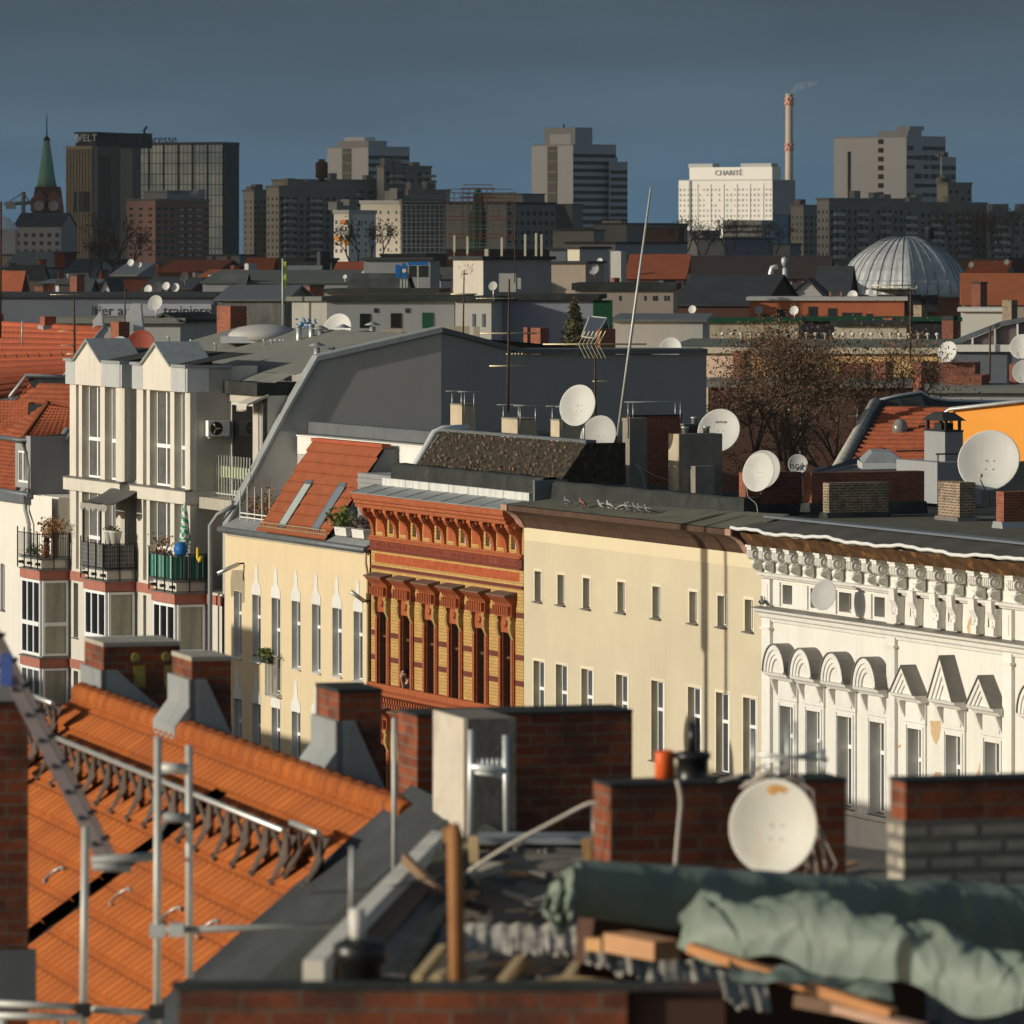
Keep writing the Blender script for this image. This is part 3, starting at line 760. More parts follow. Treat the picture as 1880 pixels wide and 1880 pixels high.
# tiled dormer slope with two roof windows
TH = math.atan2(Z(805, S(578, 2.05), 2.05)-(zCt+.10), 2.05+.08)
a0, a1 = S(474, -.05), S(601, -.05); zt0 = zCt+.10
iT, zT = 2.0, zt0+(2.0+.08)*math.tan(TH)
mb = C.mb(); mb.prism([(.0, zt0-.05), (iT, zT-.08), (iT+1.0, zT-.1), (iT+1.0, zt0-.05)], 'x', a0+.06, a1-.02); C.p('dormer_cheek', mb, m_zincd)
mb = C.mb()
L = (iT+.08)/math.cos(TH)
sk = []
for uc, vc in ((545, 927), (607, 932)):
    s_, i_, z_ = onslope(uc, vc, -.08, zt0, TH); sk.append((s_, (i_+.08)/math.cos(TH)))
def keep(a, b):
    return not any(abs(a0+a-s_) < .36 and abs(b-l_) < .95 for s_, l_ in sk)
tiles(mb, (a0, -.08, zt0), (1, 0, 0), (0, math.cos(TH), math.sin(TH)), a1-a0, L, .41, .24, .04, .035, keep)
rf = C.p('tiled_slope', mb, m_tileb)
mb = C.mb()
mb.box(a0, a1+.02, iT-.12, iT+.2, zT-.02, zT+.1); C.p('ridge_tile', mb, m_tile, rf)
nrm = Vector((0, -math.sin(TH), math.cos(TH))); upv = Vector((0, math.cos(TH), math.sin(TH)))
for k, (s_, l_) in enumerate(sk):
    c = Vector((s_, -.08, zt0))+upv*l_
    mb = C.mb()
    def rb(x0, x1, y0, y1, h0, h1, mb=mb, c=c):
        q = [c+Vector((x, 0, 0))+upv*y+nrm*h for h in (h0, h1) for x, y in ((x0, y0), (x1, y0), (x1, y1), (x0, y1))]
        k = mb.pts(q)
        for f in ((0, 3, 2, 1), (4, 5, 6, 7), (0, 1, 5, 4), (1, 2, 6, 5), (2, 3, 7, 6), (3, 0, 4, 7)): mb.f.append([k+j for j in f]); mb.sm.append(False)
    rb(-.38, -.33, -.95, .95, -.05, .085); rb(.33, .38, -.95, .95, -.05, .085); rb(-.33, .33, -.95, -.82, -.05, .085); rb(-.33, .33, .80, .95, -.05, .10)
    w = C.p('roof_window', mb, m_zincd, rf)
    mb = C.mb(); q = [c+Vector((x, 0, 0))+upv*y+nrm*.078 for x, y in ((-.33, -.82), (.33, -.82), (.33, .80), (-.33, .80))]; mb.face(q)
    C.p('pane', mb, M('sky_toned_roof_glass', (.40, .45, .42), .25, .08, 2, spec=.5) if k == 0 else M('grey_sky_toned_roof_glass', (.17, .20, .225), .2, .1, 2, spec=.5), w)  # reflected sky put into the pane colours
mb = C.mb()
for k in range(28):                            # snow guard grille along the eaves
    x = a0+.1+(a1-a0-.2)*k/27; mb.box(x-.01, x+.01, -.06, -.04, zt0+.05, zt0+.32)
mb.box(a0+.1, a1-.1, -.065, -.035, zt0+.32, zt0+.345); mb.box(a0+.1, a1-.1, -.065, -.035, zt0+.18, zt0+.2)
C.p('snow_guard', mb, m_brass, rf)
# set back top storey: white band, grey weatherboards, terrace floor
zw0, zw1 = Z(830, S(520, 2.6), 2.6), Z(787, S(515, 2.6), 2.6)
zw1 = zw0+.62
mb = C.mb(); mb.box(sC0+.1, sC1+.35, 2.6, 2.9, zt0-.02, zw0); C.p('terrace_wall', mb, m_lgrey)
mb = C.mb(); mb.box(sC0+.5, sC1+.45, 2.5, 2.95, zw0+.003, zw1); mb.box(sC0+.5, sC1+.45, 2.45, 2.95, zw1+.003, zw1+.05); C.p('white_fascia', mb, m_whitetrim)
mb = C.mb()
for k in range(14): mb.box(a1+.04, sC1-.02, 1.0+.02*(k % 2), 2.59, zt0+.02+k*.16, zt0+.02+k*.16+.15)
C.p('weatherboard', mb, m_mgrey)
mb = C.mb(); mb.box(sC0+.3, sC1-.1, -.05, 2.6, zt0-.3, zt0-.08); C.p('terrace_floor', mb, m_concrete)
mb = C.mb(); mb.box(sC0+.2, sC1+.3, 2.95, 5.2, zw1+.10, zw1+.14); mb.box(sC0+.2, sC1+.4, 2.98, 3.3, zw1+.0, zw1+.5); C.p('dark_coping', mb, m_zincd)
mb = C.mb(); mb.box(sC0+.2, sC1-.1, 2.96, 11.4, zw1-.2, zw1+.095); C.p('flat_roof', mb, m_felt)
mb = C.mb()                                     # terrace railing
x0, x1 = sC0+.55, a0-.0
for k in range(5): x = x0+(x1-x0)*k/4; mb.box(x-.02, x+.02, .35, .38, zt0+.1, zt0+1.25+.2*(k > 0))
for k in range(3): mb.box(x0, x1, .36, .39, zt0+.2+.14*k, zt0+.24+.14*k)
C.p('terrace_railing', mb, m_whitetrim)
def plant(name, label, cat, fr, at, spec, group=None):
    t = T(name, label, cat, fr, at, group)
    for nm, rad, n, size, mt, up, dz in spec:
        mb = t.mb(); leaves(mb, (at[0], at[1], at[2]+dz), rad, n, size, up); t.p(nm, mb, mt)
    return t
for x, i_, r, mt, lab in ((sC0+1.0, .7, .5, m_dryplant, 'dry brown shrub behind the white terrace railing'), (sC0+1.9, .9, .55, m_dryplant, 'twiggy rust coloured shrub on the terrace beside the tiled slope'), (a0+1.3, 1.75, .4, m_shrub, 'green leafy shrub peeping over the tiled slope')):
    t = plant('terrace_plant', lab, 'plant', FAC, (x, i_, zt0-.05), (('foliage', (r, r*.7, r*1.1), 260, .1, mt, .6, r*1.4),))
    mb = t.mb()
    for k in range(9): mb.tube([(x, i_, zt0-.05), (x+R.uniform(-.4, .4), i_+R.uniform(-.3, .3), zt0+R.uniform(.9, 1.9))], .012, 4)
    t.p('stem', mb, m_twig)
for k, (u, lab) in enumerate(((632, 'white planter with a bushy green plant on the eaves of the yellow house'), (664, 'white planter with dark heather on the eaves beside the brick house'))):
    s_ = S(u, .1)
    t = T('planter', lab, 'planter', FAC, (s_, .12, zt0+.18), 'planters on the yellow house eaves')
    mb = t.mb(); mb.prism([(-.02, zt0+.22), (-.06, zt0+.5), (.3, zt0+.5), (.28, zt0+.22)], 'x', s_-.55, s_+.55); t.p('trough', mb, m_pot)
    mb = t.mb(); leaves(mb, (s_-(.3 if k == 0 else 0), .1, zt0+.72), (.85 if k == 0 else .5, .3, .32 if k == 0 else .2), 260, .16 if k == 0 else .1, .5); t.p('foliage', mb, m_shrub if k == 0 else M('heather', (.10, .075, .07), .8, .4, 8))
# ---------------------------------------------------------------- white stucco house
K = 3.3574; OX, OY = 1340, 920
fx = lambda x: OX+x/K
def fz(y, x): return Z(OY+y/K, S(fx(x)))
sF0, sF1 = S(1403), 37.5
W = T('stucco_house', 'white stucco house with volute brackets, arched and pointed window hoods and flaking plaster', 'house', FAC, (sF0, 0, 0))
zBr = fz(285, 215); zVo = fz(352, 215); zLt = fz(436, 215); zLb = fz(476, 215)
zAt, zAb = fz(515, 330), fz(640, 330); z2t, z2b = fz(655, 215), fz(722, 215)
op = [(318, 400, 1258), (482, 565, 1285), (672, 760, 1325), (872, 962, 1362), (1105, 1190, 1398), (1340, 1432, 1440), (1580, 1672, 1478)]
zWt = sum(fz(t, a) for a, b, t in op)/7; zWb = zWt-2.45
win = [(S(fx(a)), S(fx(b))) for a, b, t in op]
win += [(win[-1][0]+2.9, win[-1][1]+2.9), (win[-1][0]+5.1, win[-1][1]+5.1)]
hs1 = [(a, b, zWb, zWt) for a, b in win]
at = [(325, 385), (497, 560), (672, 750), (890, 955), (1110, 1160), (1345, 1392), (1590, 1640)]
hsa = [(S(fx(a)), S(fx(b)), zAb+.03, zAt) for a, b in at]
hs2 = [(a, b, c-4.3, d-4.3) for a, b, c, d in hs1]
mb = W.mb()
mb.holes(sF0, sF1, 0, zBr+.5, [h+(.33,) for h in hs1+hs2]+[h+(.38,) for h in hsa], 0, .33)
mb.box(sF0+.01, sF1, .4, 11.5, 0, zBr+.45, skip='b'); W.p('wall', mb, m_white)
for h in hs1+hs2: window(W, h, 0, .33, 'mt', m_pvc, m_glass, m_sill, .065, .66)
for k, h in enumerate(hsa): window(W, h, 0, .38, 'm' if k < 4 else '', m_pvcgrey, m_glassd if k < 4 else m_glassl, None, .05)
# pilaster strips at the ends and between the two bays
for a, b in ((215, 266), (985, 1036), (1700, 1757)):
    x0, x1 = S(fx(a)), S(fx(b))
    mb = W.mb(); mb.box(x0, x1, -.10, .01, 0, z2b); mb.box(x0, x1, -.10, .01, z2t+.0, zLb); mb.box(x0+.14, x1-.14, -.115, -.10, z2t+.15, zLb-.12)
    mb.box(x0-.02, x1+.06, -.16, 0, z2b-.28, z2b-.22)
    for k in range(7): mb.box(x0, x1, -.104, -.099, z2b-.9-k*.62, z2b-.88-k*.62)
    W.p('pilaster', mb, m_whitetrim)
# cornices
mb = W.mb()
mb.prism([(0, zLb), (-.08, zLb+.03), (-.12, zLb+.12), (-.2, zLt-.08), (-.22, zLt), (0, zLt)], 'x', sF0-.05, sF1)
W.p('attic_cornice', mb, m_whitetrim)
mb = W.mb()
mb.prism([(0, z2b-.08), (-.05, z2b-.06), (-.07, z2b+.02), (-.13, z2b+.06), (-.16, z2t-.14), (-.3, z2t-.08), (-.33, z2t-.01), (0, z2t-.01)], 'x', sF0-.08, sF1)
c2 = W.p('main_cornice', mb, m_whitetrim)
mb = W.mb(); mb.prism([(-.36, z2t-.005), (-.36, z2t+.015), (.3, z2t+.10), (.3, z2t-.005)], 'x', sF0-.1, sF1); W.p('cornice_cover', mb, m_sill, c2)
for a, b in ((266, 325), (385, 495), (560, 672), (750, 890), (955, 985)):
    x0, x1 = S(fx(a))+.1, S(fx(b))-.1
    if x1-x0 > .25:
        mb = W.mb(); mb.box(x0, x1, -.05, .01, z2t+.1, zLb-.05); W.p('attic_panel', mb, m_whitetrim)
# little herm pilasters of the second bay
for x in (1060, 1175, 1312, 1415, 1552, 1660):
    c = S(fx(x))
    mb = W.mb(); mb.prism([(c-.13, z2t+.1), (c+.13, z2t+.1), (c+.17, zLb-.3), (c+.2, zLb), (c-.2, zLb), (c-.17, zLb-.3)], 'y', -.2, 0)
    mb.prism([(-.2, zLb-.3), (-.3, zLb-.1), (-.32, zLt+.02), (-.2, zLt+.02)], 'x', c-.17, c+.17)
    for k in range(9): mb.blob((c+R.uniform(-.1, .1), -.2, z2t+.25+k*.1), (R.uniform(.03, .06),)*3, 6, 4)
    mb.box(c-.16, c+.16, -.24, 0, z2t+.1, z2t+.32)
    W.p('herm_pilaster', mb, m_whitetrim)
# scroll brackets with side volutes: one mesh, many parts
def bracket(w, hgt, drop):
    m = MB()
    m.prism([(0, 0), (-.38, 0), (-.40, -.06), (-.36, -.10), (-.36, -.28), (-.26, -.34), (0, -.34)], 'x', -w, w)
    m.prism([(-.02, -.37), (-.26, -.37), (-.30, -.44), (-.2, -.6), (-.1, -drop), (-.02, -drop)], 'x', -w*.6, w*.6)
    for k in range(3): m.box(-w*.7+k*w*.55, -w*.7+k*w*.55+w*.28, -.385, -.36, -.28, -.09)
    for sg in (-1, 1):
        m.lathe((sg*w, -.22, -.19), [(.165, 0), (.165, .03), (.13, .035), (.13, .02), (.09, .02), (.085, .04), (.05, .055), (0, .06)], 12, (sg, 0, 0))
    for k in range(10):
        t = k/9; m.blob((w*.62, -.10-.16*math.sin(t*PI)-.04, -.42-(drop-.5)*t), (.05, .06, .05), 6, 4)
    m.box(-w-.04, w+.04, -.42, 0, -.0, .07)
    return m.mesh('volute_bracket', m_whitetrim)
me1, me2 = bracket(.15, .4, zBr-zLt-.02), bracket(.19, .4, zBr-zLt-.02)
xs1 = [190, 262, 345, 425, 510, 612, 690, 805, 900, 965]
xs2 = [1072, 1190, 1307, 1425, 1560, 1650, 1800, 1930, 2060]
for x in xs1: W.inst('volute_bracket', me1, (S(fx(x+10)), -.02, zBr))
for x in xs2: W.inst('volute_bracket', me2, (S(fx(x+14)), -.02, zBr))
# weathered boards under the eaves and crumpled metal edge
zE1 = zBr+.07
mb = W.mb(); ze = Z(980, S(1403, -.72), -.72)
mb.grid(lambda a, b: (sF0-.1+a*(sF1-sF0), -.48-.22*b+.02*math.sin(a*90+b*7), zE1+(ze-.04-zE1)*b+.012*math.sin(a*130)), 120, 6)
mb.box(sF0-.1, sF1, -.46, .3, zE1, zE1+.06); W.p('eaves_board', mb, m_rotwood)
mb = W.mb()
def crump(a, b):
    s = sF0-.62+a*(sF1-sF0+.62); wv = .03*math.sin(s*1.15)+.018*math.sin(s*2.7+1)+.010*math.sin(s*7)
    th = b*PI*1.5
    return (s, -.74+.05*math.cos(th)+wv*.6, ze+.05+.05*math.sin(th)+wv)
mb.grid(crump, 160, 8); W.p('metal_edge', mb, M('crumpled_bright_metal', (.78, .78, .76), .45, .05, 4, metal=.2))
zr0 = ze+.02; iP = .55
mb = W.mb(); mb.grid(lambda a, b: (sF0-.55+a*(sF1-sF0+.55), -.74+b*(iP+.9), zr0+.04+b*.24+.015*math.sin(a*60+b*4)), 80, 6); W.p('eaves_felt', mb, M('grey_roofing_felt', (.085, .083, .075), .95, .2, 1, .4, 25, streak=.2))
zc = Z(948, S(1412, iP), iP)
mb = W.mb(); mb.grid(lump(S(1418, iP), sF1, iP, iP+.5, zr0+.1, zc-.05, amp=.035), 90, 12); mb.box(S(1408, iP), S(1417, iP), iP+.02, iP+.6, zr0, zc-.08); W.p('parapet', mb, m_felt)
mb = W.mb(); mb.box(S(1410, iP)-.1, sF1, iP-.1, iP+.42, zc-.04, zc+.02); W.p('parapet_coping', mb, M('blue_grey_coping', (.16, .185, .21), .5, .1, 2, metal=.3))
mb = W.mb(); mb.box(sF0+.0, sF1, iP+.5, 11.4, zr0+.0, zr0+.3); W.p('flat_roof', mb, m_feltg)
# hoods over the main windows
def surround(a, b, kind):
    m = (a+b)/2; hw = (b-a)/2; s = W.mb()
    s.box(a-.24, a-.005, -.05, .01, zWb, zWt+.16); s.box(b+.005, b+.24, -.05, .01, zWb, zWt+.16); s.box(a-.005, b+.005, -.05, .01, zWt+.005, zWt+.16)
    s.box(a-.14, a-.03, -.075, -.05, zWb, zWt+.1); s.box(b+.03, b+.14, -.075, -.05, zWb, zWt+.1)
    s.box(a-.26, b+.26, -.06, .01, zWt+.17, zWt+.72)
    s.box(a-.05, b+.05, -.085, -.06, zWt+.26, zWt+.64)
    for x in (a-.2, b+.12):
        s.prism([(-.07, zWt+.28), (-.18, zWt+.5), (-.26, zWt+.72), (-.06, zWt+.72)], 'x', x, x+.1)
    w = W.p('window_surround', s, m_whitetrim)
    zh = zWt+.73; x0, x1 = a-.34, b+.34
    s = W.mb(); s.prism([(0, zh), (-.2, zh), (-.26, zh+.08), (-.38, zh+.12), (-.42, zh+.2), (0, zh+.2)], 'x', x0, x1)
    hd = W.p('hood', s, m_whitetrim, w)
    zb = zh+.205; r = (x1-x0)/2-.06
    if kind == 'arch':
        arc = lambda q, n=14: [(m+q*math.cos(PI*k/n), zb+q*math.sin(PI*k/n)*1.08) for k in range(n+1)]
        for q0, q1, dep in ((r, r-.13, .42), (r-.132, r-.25, .385), (r-.252, r-.36, .35), (r-.362, 0.01, .30)):
            o_, i_ = arc(q0), arc(q1)
            for k in range(14): s2 = None
            s = W.mb()
            for k in range(14): s.prism([o_[k], o_[k+1], i_[k+1], i_[k]], 'y', -dep, .01)
            W.p('arch_ring', s, m_whitetrim, w)
        s = W.mb(); o_, i_ = arc(r+.035), arc(r+.003)
        for k in range(14): s.prism([o_[k], o_[k+1], i_[k+1], i_[k]], 'y', -.46, .01)
        s.box(m+r-.1, x1+.03, -.45, 0, zb-.001, zb+.06); W.p('hood_cover', s, m_sill, w)
    else:
        hp = kind
        for q, dep in ((0, .42), (.16, .38), (.3, .34), (.42, .30)):
            rr = r-q; hh = hp*rr/r
            if hh <= .05: continue
            s = W.mb()
            if q < .42:
                r2 = rr-.158; h2 = hp*r2/r
                s.prism([(m-rr, zb), (m, zb+hh), (m, zb+h2), (m-r2, zb)], 'y', -dep, .01); s.prism([(m+rr, zb), (m+r2, zb), (m, zb+h2), (m, zb+hh)], 'y', -dep, .01)
            else: s.prism([(m-rr, zb), (m+rr, zb), (m, zb+hh)], 'y', -dep, .01)
            W.p('gable_ring', s, m_whitetrim, w)
        s = W.mb(); s.prism([(m-r-.04, zb+.003), (m, zb+hp+.045), (m, zb+hp+.005), (m-r-.005, zb+.003)], 'y', -.46, .01)
        s.prism([(m+r+.04, zb+.003), (m+r+.005, zb+.003), (m, zb+hp+.005), (m, zb+hp+.045)], 'y', -.46, .01); W.p('hood_cover', s, m_sill, w)
for k, (a, b) in enumerate(win): surround(a, b, 'arch' if k < 4 or k > 6 else (.72, 1.12, .76)[k-4])
mb = W.mb(); mb.box(sF0, sF1, -.07, .01, zWb-.9, zWb-.2); mb.box(sF0, sF1, -.2, .01, zWb-1.18, zWb-1.0); mb.box(sF0, sF1, -.12, .01, zWb-.14, zWb-.04); W.p('sill_band', mb, m_whitetrim)
# places where the plaster has come off
def flake(u0, u1, v0, v1, shape):
    m = W.mb(); pts = []
    for x, y in shape:
        u, v = OX+(u0+(u1-u0)*x)/K, OY+(v0+(v1-v0)*y)/K; s = S(u); pts.append((s, Z(v, s)))
    m.prism(pts[::-1], 'y', -.008, .01); W.p('bare_patch', m, m_flake)
flake(1235, 1302, 1352, 1500, [(0, .0), (.5, .03), (1, .0), (.95, .4), (.8, .75), (.55, 1), (.3, .85), (.1, .55)])
flake(1462, 1540, 690, 835, [(.4, 0), (.75, .02), (1, .2), (1, .9), (.6, 1), (.1, .85), (.0, .6), (.15, .3)])
flake(1015, 1056, 1500, 1552, [(0, .1), (1, 0), (.9, .3), (.4, .5), (.3, 1), (.1, .8)])
flake(1248, 1312, 1668, 1740, [(.3, 0), (1, .05), (1, 1), (0, 1), (.1, .4)])
flake(1513, 1560, 1555, 1745, [(.8, 0), (1, .3), (.95, 1), (.1, 1), (.0, .8), (.5, .45)])
flake(775, 810, 680, 706, [(0, .2), (.6, 0), (1, .4), (.5, 1), (.05, .9)])

# ---------------------------------------------------------------- grey bay house: three stacked bays and two gabled towers
sB0, sB1 = S(93)-.2, sC0-.35
K5 = 4.2727
B = T('apartment_house', 'modern grey rendered apartment house with two gabled window towers over balcony topped bays', 'house', FAC, (sB0, 0, 0))
zb2 = lambda y, u: Z(900+y/K5, S(u, -1.17), -1.17)
# storeys from the middle bay
zs = {'slab_t': zb2(640, 193), 'slab_b': zb2(712, 193), 'pink_b': zb2(795, 193), 'low_t': zb2(795+515, 193)}
zP1, zP0 = zs['slab_b'], zs['pink_b']         # red band of the balcony slab
ST = 3.32                                      # storey height down to the next band
towers = [(S(125.5), S(226)), (S(248), S(346.5))]
zg = Z(662, S(189)); z4f = Z(889, S(140))     # tower eaves, fourth floor beam
bays = [(S(93), S(128)), (S(211), S(250)), (S(338), S(379))]
# lower wall with narrow windows
lowh = []
for u0, u1 in ((135, 143.5), (263, 268.5)):
    a, b = S(u0), S(u1); lowh += [(a, b, zP0-2.15-ST*k, zP0-.1-ST*k) for k in range(3)]
mb = B.mb(); mb.holes(sB0, sB1, 0, zP1, lowh, 0, .36); mb.box(sB0+.01, sB1, 1.7, 11.5, 0, zg-1.0, skip='b'); mb.box(sB0+.01, sB1, .35, 1.69, 0, zP1-.01, skip='b')
B.p('wall', mb, m_bayw)
for h in lowh: window(B, h, 0, .36, '', m_pvc, m_glass, m_sill)
mb = B.mb()
for k in range(3): mb.box(sB0, sB1, -.06, .01, zP0-ST*k, zP1-ST*k-.05)
B.p('red_band', mb, m_pink)
# recessed upper wall with its doors
rech = []
x0 = towers[1][1]
zdt = FAC.zv(738, x0+1.5, 1.5)
for k, (z, z_t) in enumerate(((zP1+.15, zP1+2.4), (z4f+.15, zdt))):
    rech += [(S(421, 1.5), S(464, 1.5), z, z_t), (S(474, 1.5), min(S(516, 1.5), sB1-.1), z, z_t), (towers[0][1]+.2, towers[0][1]+1.2, z, z_t)]
rech = [h for h in rech]
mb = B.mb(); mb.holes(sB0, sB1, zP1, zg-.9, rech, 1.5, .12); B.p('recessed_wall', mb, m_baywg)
for h in rech: window(B, h, 1.5, .12, '', m_pvcgrey, m_glassd, None, .13)
mb = B.mb(); mb.box(sB0, sB1, 0.02, 1.5, zP1-.1, zP1+.03); mb.box(towers[0][0], towers[1][0], .06, 1.5, z4f-.25, z4f+.1); mb.box(x0, sB1, .35, 1.5, z4f-.35, z4f+.05); B.p('loggia_floor', mb, m_concrete)
# window towers
K4 = 3.9167
def tower(k, s0, s1):
    wT = s1-s0; f = lambda u: s0+(u-125.5)/(226-125.5)*wT if k == 0 else s0+(u-248)/(346.5-248)*wT
    us = ((140, 145, 151, 184.5, 193, 213) if k == 0 else (263, 269.5, 275.5, 313, 320.5, 340))
    xs = [f(u) for u in us]
    zt = zg; zpanel = Z(709, S(189)); zw0 = Z(876, S(150)); zb0 = Z(901, S(150))
    hs = []
    for a, b in ((xs[0], xs[1]), (xs[2], xs[3]), (xs[4], xs[5])):
        hs += [(a, b, zw0, zpanel), (a, b, zP1+.06, zb0-.02)]
    m = B.mb(); m.holes(s0+.28, s1-.28, zP1, zt, hs, 0, .34)
    m.box(s0+.02, s1-.02, .45, 2.6, zP1, zt-.02, skip='b'); m.box(s0+.02, s0+.27, .05, .45, zP1, zt); m.box(s1-.27, s1, .05, .45, zP1, zt)
    tw = B.p('tower', m, m_bayw)
    for j, h in enumerate(hs):
        me, ge = window_meshes(h[1]-h[0], h[3]-h[2], 'mt' if j in (2, 3) else 't', m_pvc, m_glassl, .085, .42)
        o = B.inst('tower_window', me, (h[0], .27, h[2])); B.inst('pane', ge, (0, 0, 0), o)
    m = B.mb(); m.tube([(s0+.24, .24, zP1), (s0+.24, .24, zpanel)], .25, 14); B.p('round_column', m, m_bayw)
    m = B.mb(); m.tube([(s1-.24, .24, zP1), (s1-.24, .24, zpanel)], .25, 14); B.p('round_column', m, m_bayw)
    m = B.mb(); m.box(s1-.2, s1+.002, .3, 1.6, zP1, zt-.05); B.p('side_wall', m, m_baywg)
    # beam under the upper windows, dark sill on top
    m = B.mb(); m.box(s0-.16, s1+.08, -.16, .3, zb0, zw0-.06); m.box(s1-.1, s1+.07, .3, 1.55, zb0, zw0-.06); B.p('beam', m, m_bayw)
    m = B.mb(); m.prism([(-.2, zw0-.057), (-.2, zw0-.03), (.1, zw0+.03), (.1, zw0-.057)], 'x', s0-.2, s1+.1); B.p('beam_cover', m, m_sill)
    # gabled panel between zinc boxes
    g0, g1 = (f(142), f(191.5)) if k == 0 else (f(266.5), f(319.5)); gm = (g0+g1)/2
    za = Z(627, S(166)); 
    m = B.mb(); m.prism([(g0, zpanel-.0), (g1, zpanel-.0), (g1, zt), (gm, za), (g0, zt)], 'y', -.09, 0.0); B.p('gable_panel', m, m_bayw)
    m = B.mb(); m.prism([(g0-.16, zt-.06), (gm, za+.12), (gm, za+.02), (g0-.06, zt-.08)], 'y', -.2, 1.5); m.prism([(g1+.16, zt-.06), (g1+.06, zt-.08), (gm, za+.02), (gm, za+.12)], 'y', -.2, 1.5)
    m.face([(g0, 1.5, zt-.1), (g1, 1.5, zt-.1), (gm, 1.5, za+.1)]); B.p('gable_roof', m, m_zinc)
    m = B.mb(); m.box(s0-.06, g0-.003, -.1, .6, zpanel, zt-.08); B.p('zinc_box', m, m_zincb)
    m = B.mb(); m.box(g1+.003, s1-.12, -.1, .3, zpanel, zt-.08); m.box(s1-.13, s1+.02, -.06, .75, zpanel, zt-.081); B.p('zinc_box', m, m_zincb)
    m = B.mb(); m.box(s0-.12, g0-.17, -.18, 1.2, zt-.078, zt+.02); m.box(g1+.17, s1+.12, -.18, 1.6, zt-.078, zt+.02); B.p('eaves_flashing', m, m_zinc)
    m = B.mb(); m.grid(lambda a, b: (s0+(s1-s0)*a, .1+2.4*b, zt+.021+.4*b), 8, 6); B.p('tower_roof', m, m_felt)
for k, (a, b) in enumerate(towers): tower(k, a, b)
# glazed bays
for k, (a, b) in enumerate(bays):
    m = B.mb(); m.box(a, b, -1.10, .0, 0, zP0-.02, skip='b'); by = B.p('bay', m, m_lgrey)
    for q in range(3):
        z1, z0 = zP0-.03-ST*q, zP1-ST*(q+1)+.05
        w_, h_ = b-a-.06, z1-z0
        me, ge = window_meshes(w_, h_, '3t', m_pvc, m_glass if q else m_glassd, .10, .42)
        o = B.inst('bay_window', me, (a+.03, -1.18, z0)); B.inst('pane', ge, (0, 0, 0), o)
        me, ge = window_meshes(1.0, h_, 't', m_pvc, m_curtain, .09, .42)
        o = B.inst('side_window', me, (b+.08, -1.08, z0), rz=PI/2); B.inst('pane', ge, (0, 0, 0), o)
        m = B.mb(); m.box(a-.03, b+.09, -1.22, .0, zP0-ST*q, zP1-ST*q-.05); B.p('red_band', m, m_pink)
        m = B.mb(); m.prism([(-1.27, zP1-ST*q-.047), (-1.27, zP1-ST*q-.02), (-.9, zP1-ST*q+.04), (0, zP1-ST*q+.04), (0, zP1-ST*q-.047)], 'x', a-.08, b+.14); B.p('band_cover', m, m_sill)
    # balcony on top
    zz = zP1+.05
    m = B.mb(); m.box(a-.02, b+.05, -1.14, .0, zz, zz+.32); bl = B.p('balcony', m, m_bayw)
    m = B.mb(); m.box(a-.10, b+.14, -1.24, .0, zz+.321, zz+.38); B.p('balcony_deck', m, m_zincd, bl)
    m = B.mb(); zt_ = zz+1.35
    npost = 4
    for q in range(npost):
        x = a-.06+(b-a+.16)*q/(npost-1); m.box(x-.02, x+.02, -1.32, -1.28, zz-.05, zt_+(.15 if q < 2 else 0))
    for y in (-.7, -.1): m.box(b+.15, b+.19, y, y+.04, zz-.05, zt_)
    for zq in (.42, 1.28):
        m.box(a-.08, b+.17, -1.31, -1.29, zz+zq, zz+zq+.03); m.box(b+.155, b+.185, -1.3, 0, zz+zq, zz+zq+.03)
    for q in range(18): x = a-.04+(b-a+.16)*q/17; m.box(x-.008, x+.008, -1.305, -1.29, zz+.45, zz+1.28)
    for q in range(14): y = -1.25+1.2*q/13; m.box(b+.16, b+.176, y, y+.016, zz+.45, zz+1.28)
    for q in range(3): x = a+.15+(b-a-.3)*q/2; m.box(x-.1, x+.1, -1.3, -1.14, zz+.1, zz+.2)
    B.p('railing', m, m_dark, bl)
    zd = zz+.4
    if k == 2:
        m = B.mb()
        def cl(a_, b_, x0=a, x1=b, z0=zd): 
            t = a_*(x1-x0+.25+1.25)
            wv = .03*math.sin(t*14)
            return (x0-.07+t, -1.27+wv, z0+.05+b_*.78) if t < x1-x0+.2 else (x1+.135+wv, -1.27+(t-(x1-x0+.2)), z0+.05+b_*.78)
        m.grid(cl, 60, 2); B.p('balcony_screen', m, m_gstripe, bl)
    if k == 1:
        m = B.mb(); m.box(a-.05, b+.1, -1.27, -1.255, zd+.03, zd+.86); m.box(b+.115, b+.13, -1.25, -.05, zd+.03, zd+.86); B.p('balcony_screen', m, m_check, bl)
# things standing on the balconies
a, b = bays[0]; zd = zP1+.43
t = plant('balcony_plant', 'dry reddish plant in a box on the left balcony railing', 'plant', FAC, (b-.3, -.6, zd), (('foliage', (1.0, .5, .35), 420, .12, m_dryplant, .6, 1.15),))
mb = t.mb(); mb.box(b-1.1, b+.1, -.75, -.45, zd+.75, zd+.98); mb.box(b-1.05, b-.95, -.7, -.5, zd+.0, zd+.75); mb.box(b-.05, b+.05, -.7, -.5, zd, zd+.75); t.p('planter', mb, m_woodd)
t = T('flower_pot', 'terracotta flower pot on the floor of the left balcony', 'flower pot', FAC, (b-.2, -.9, zd)); mb = t.mb(); mb.lathe((b-.2, -.9, zd), [(.1, 0), (.16, .25), (.18, .26), (.18, .3), (.14, .3), (.12, .26)], 12); t.p('pot', mb, m_terrac)
mb = t.mb(); leaves(mb, (b-.2, -.9, zd+.4), (.3, .3, .2), 80, .1, .3); t.p('foliage', mb, m_dryplant)
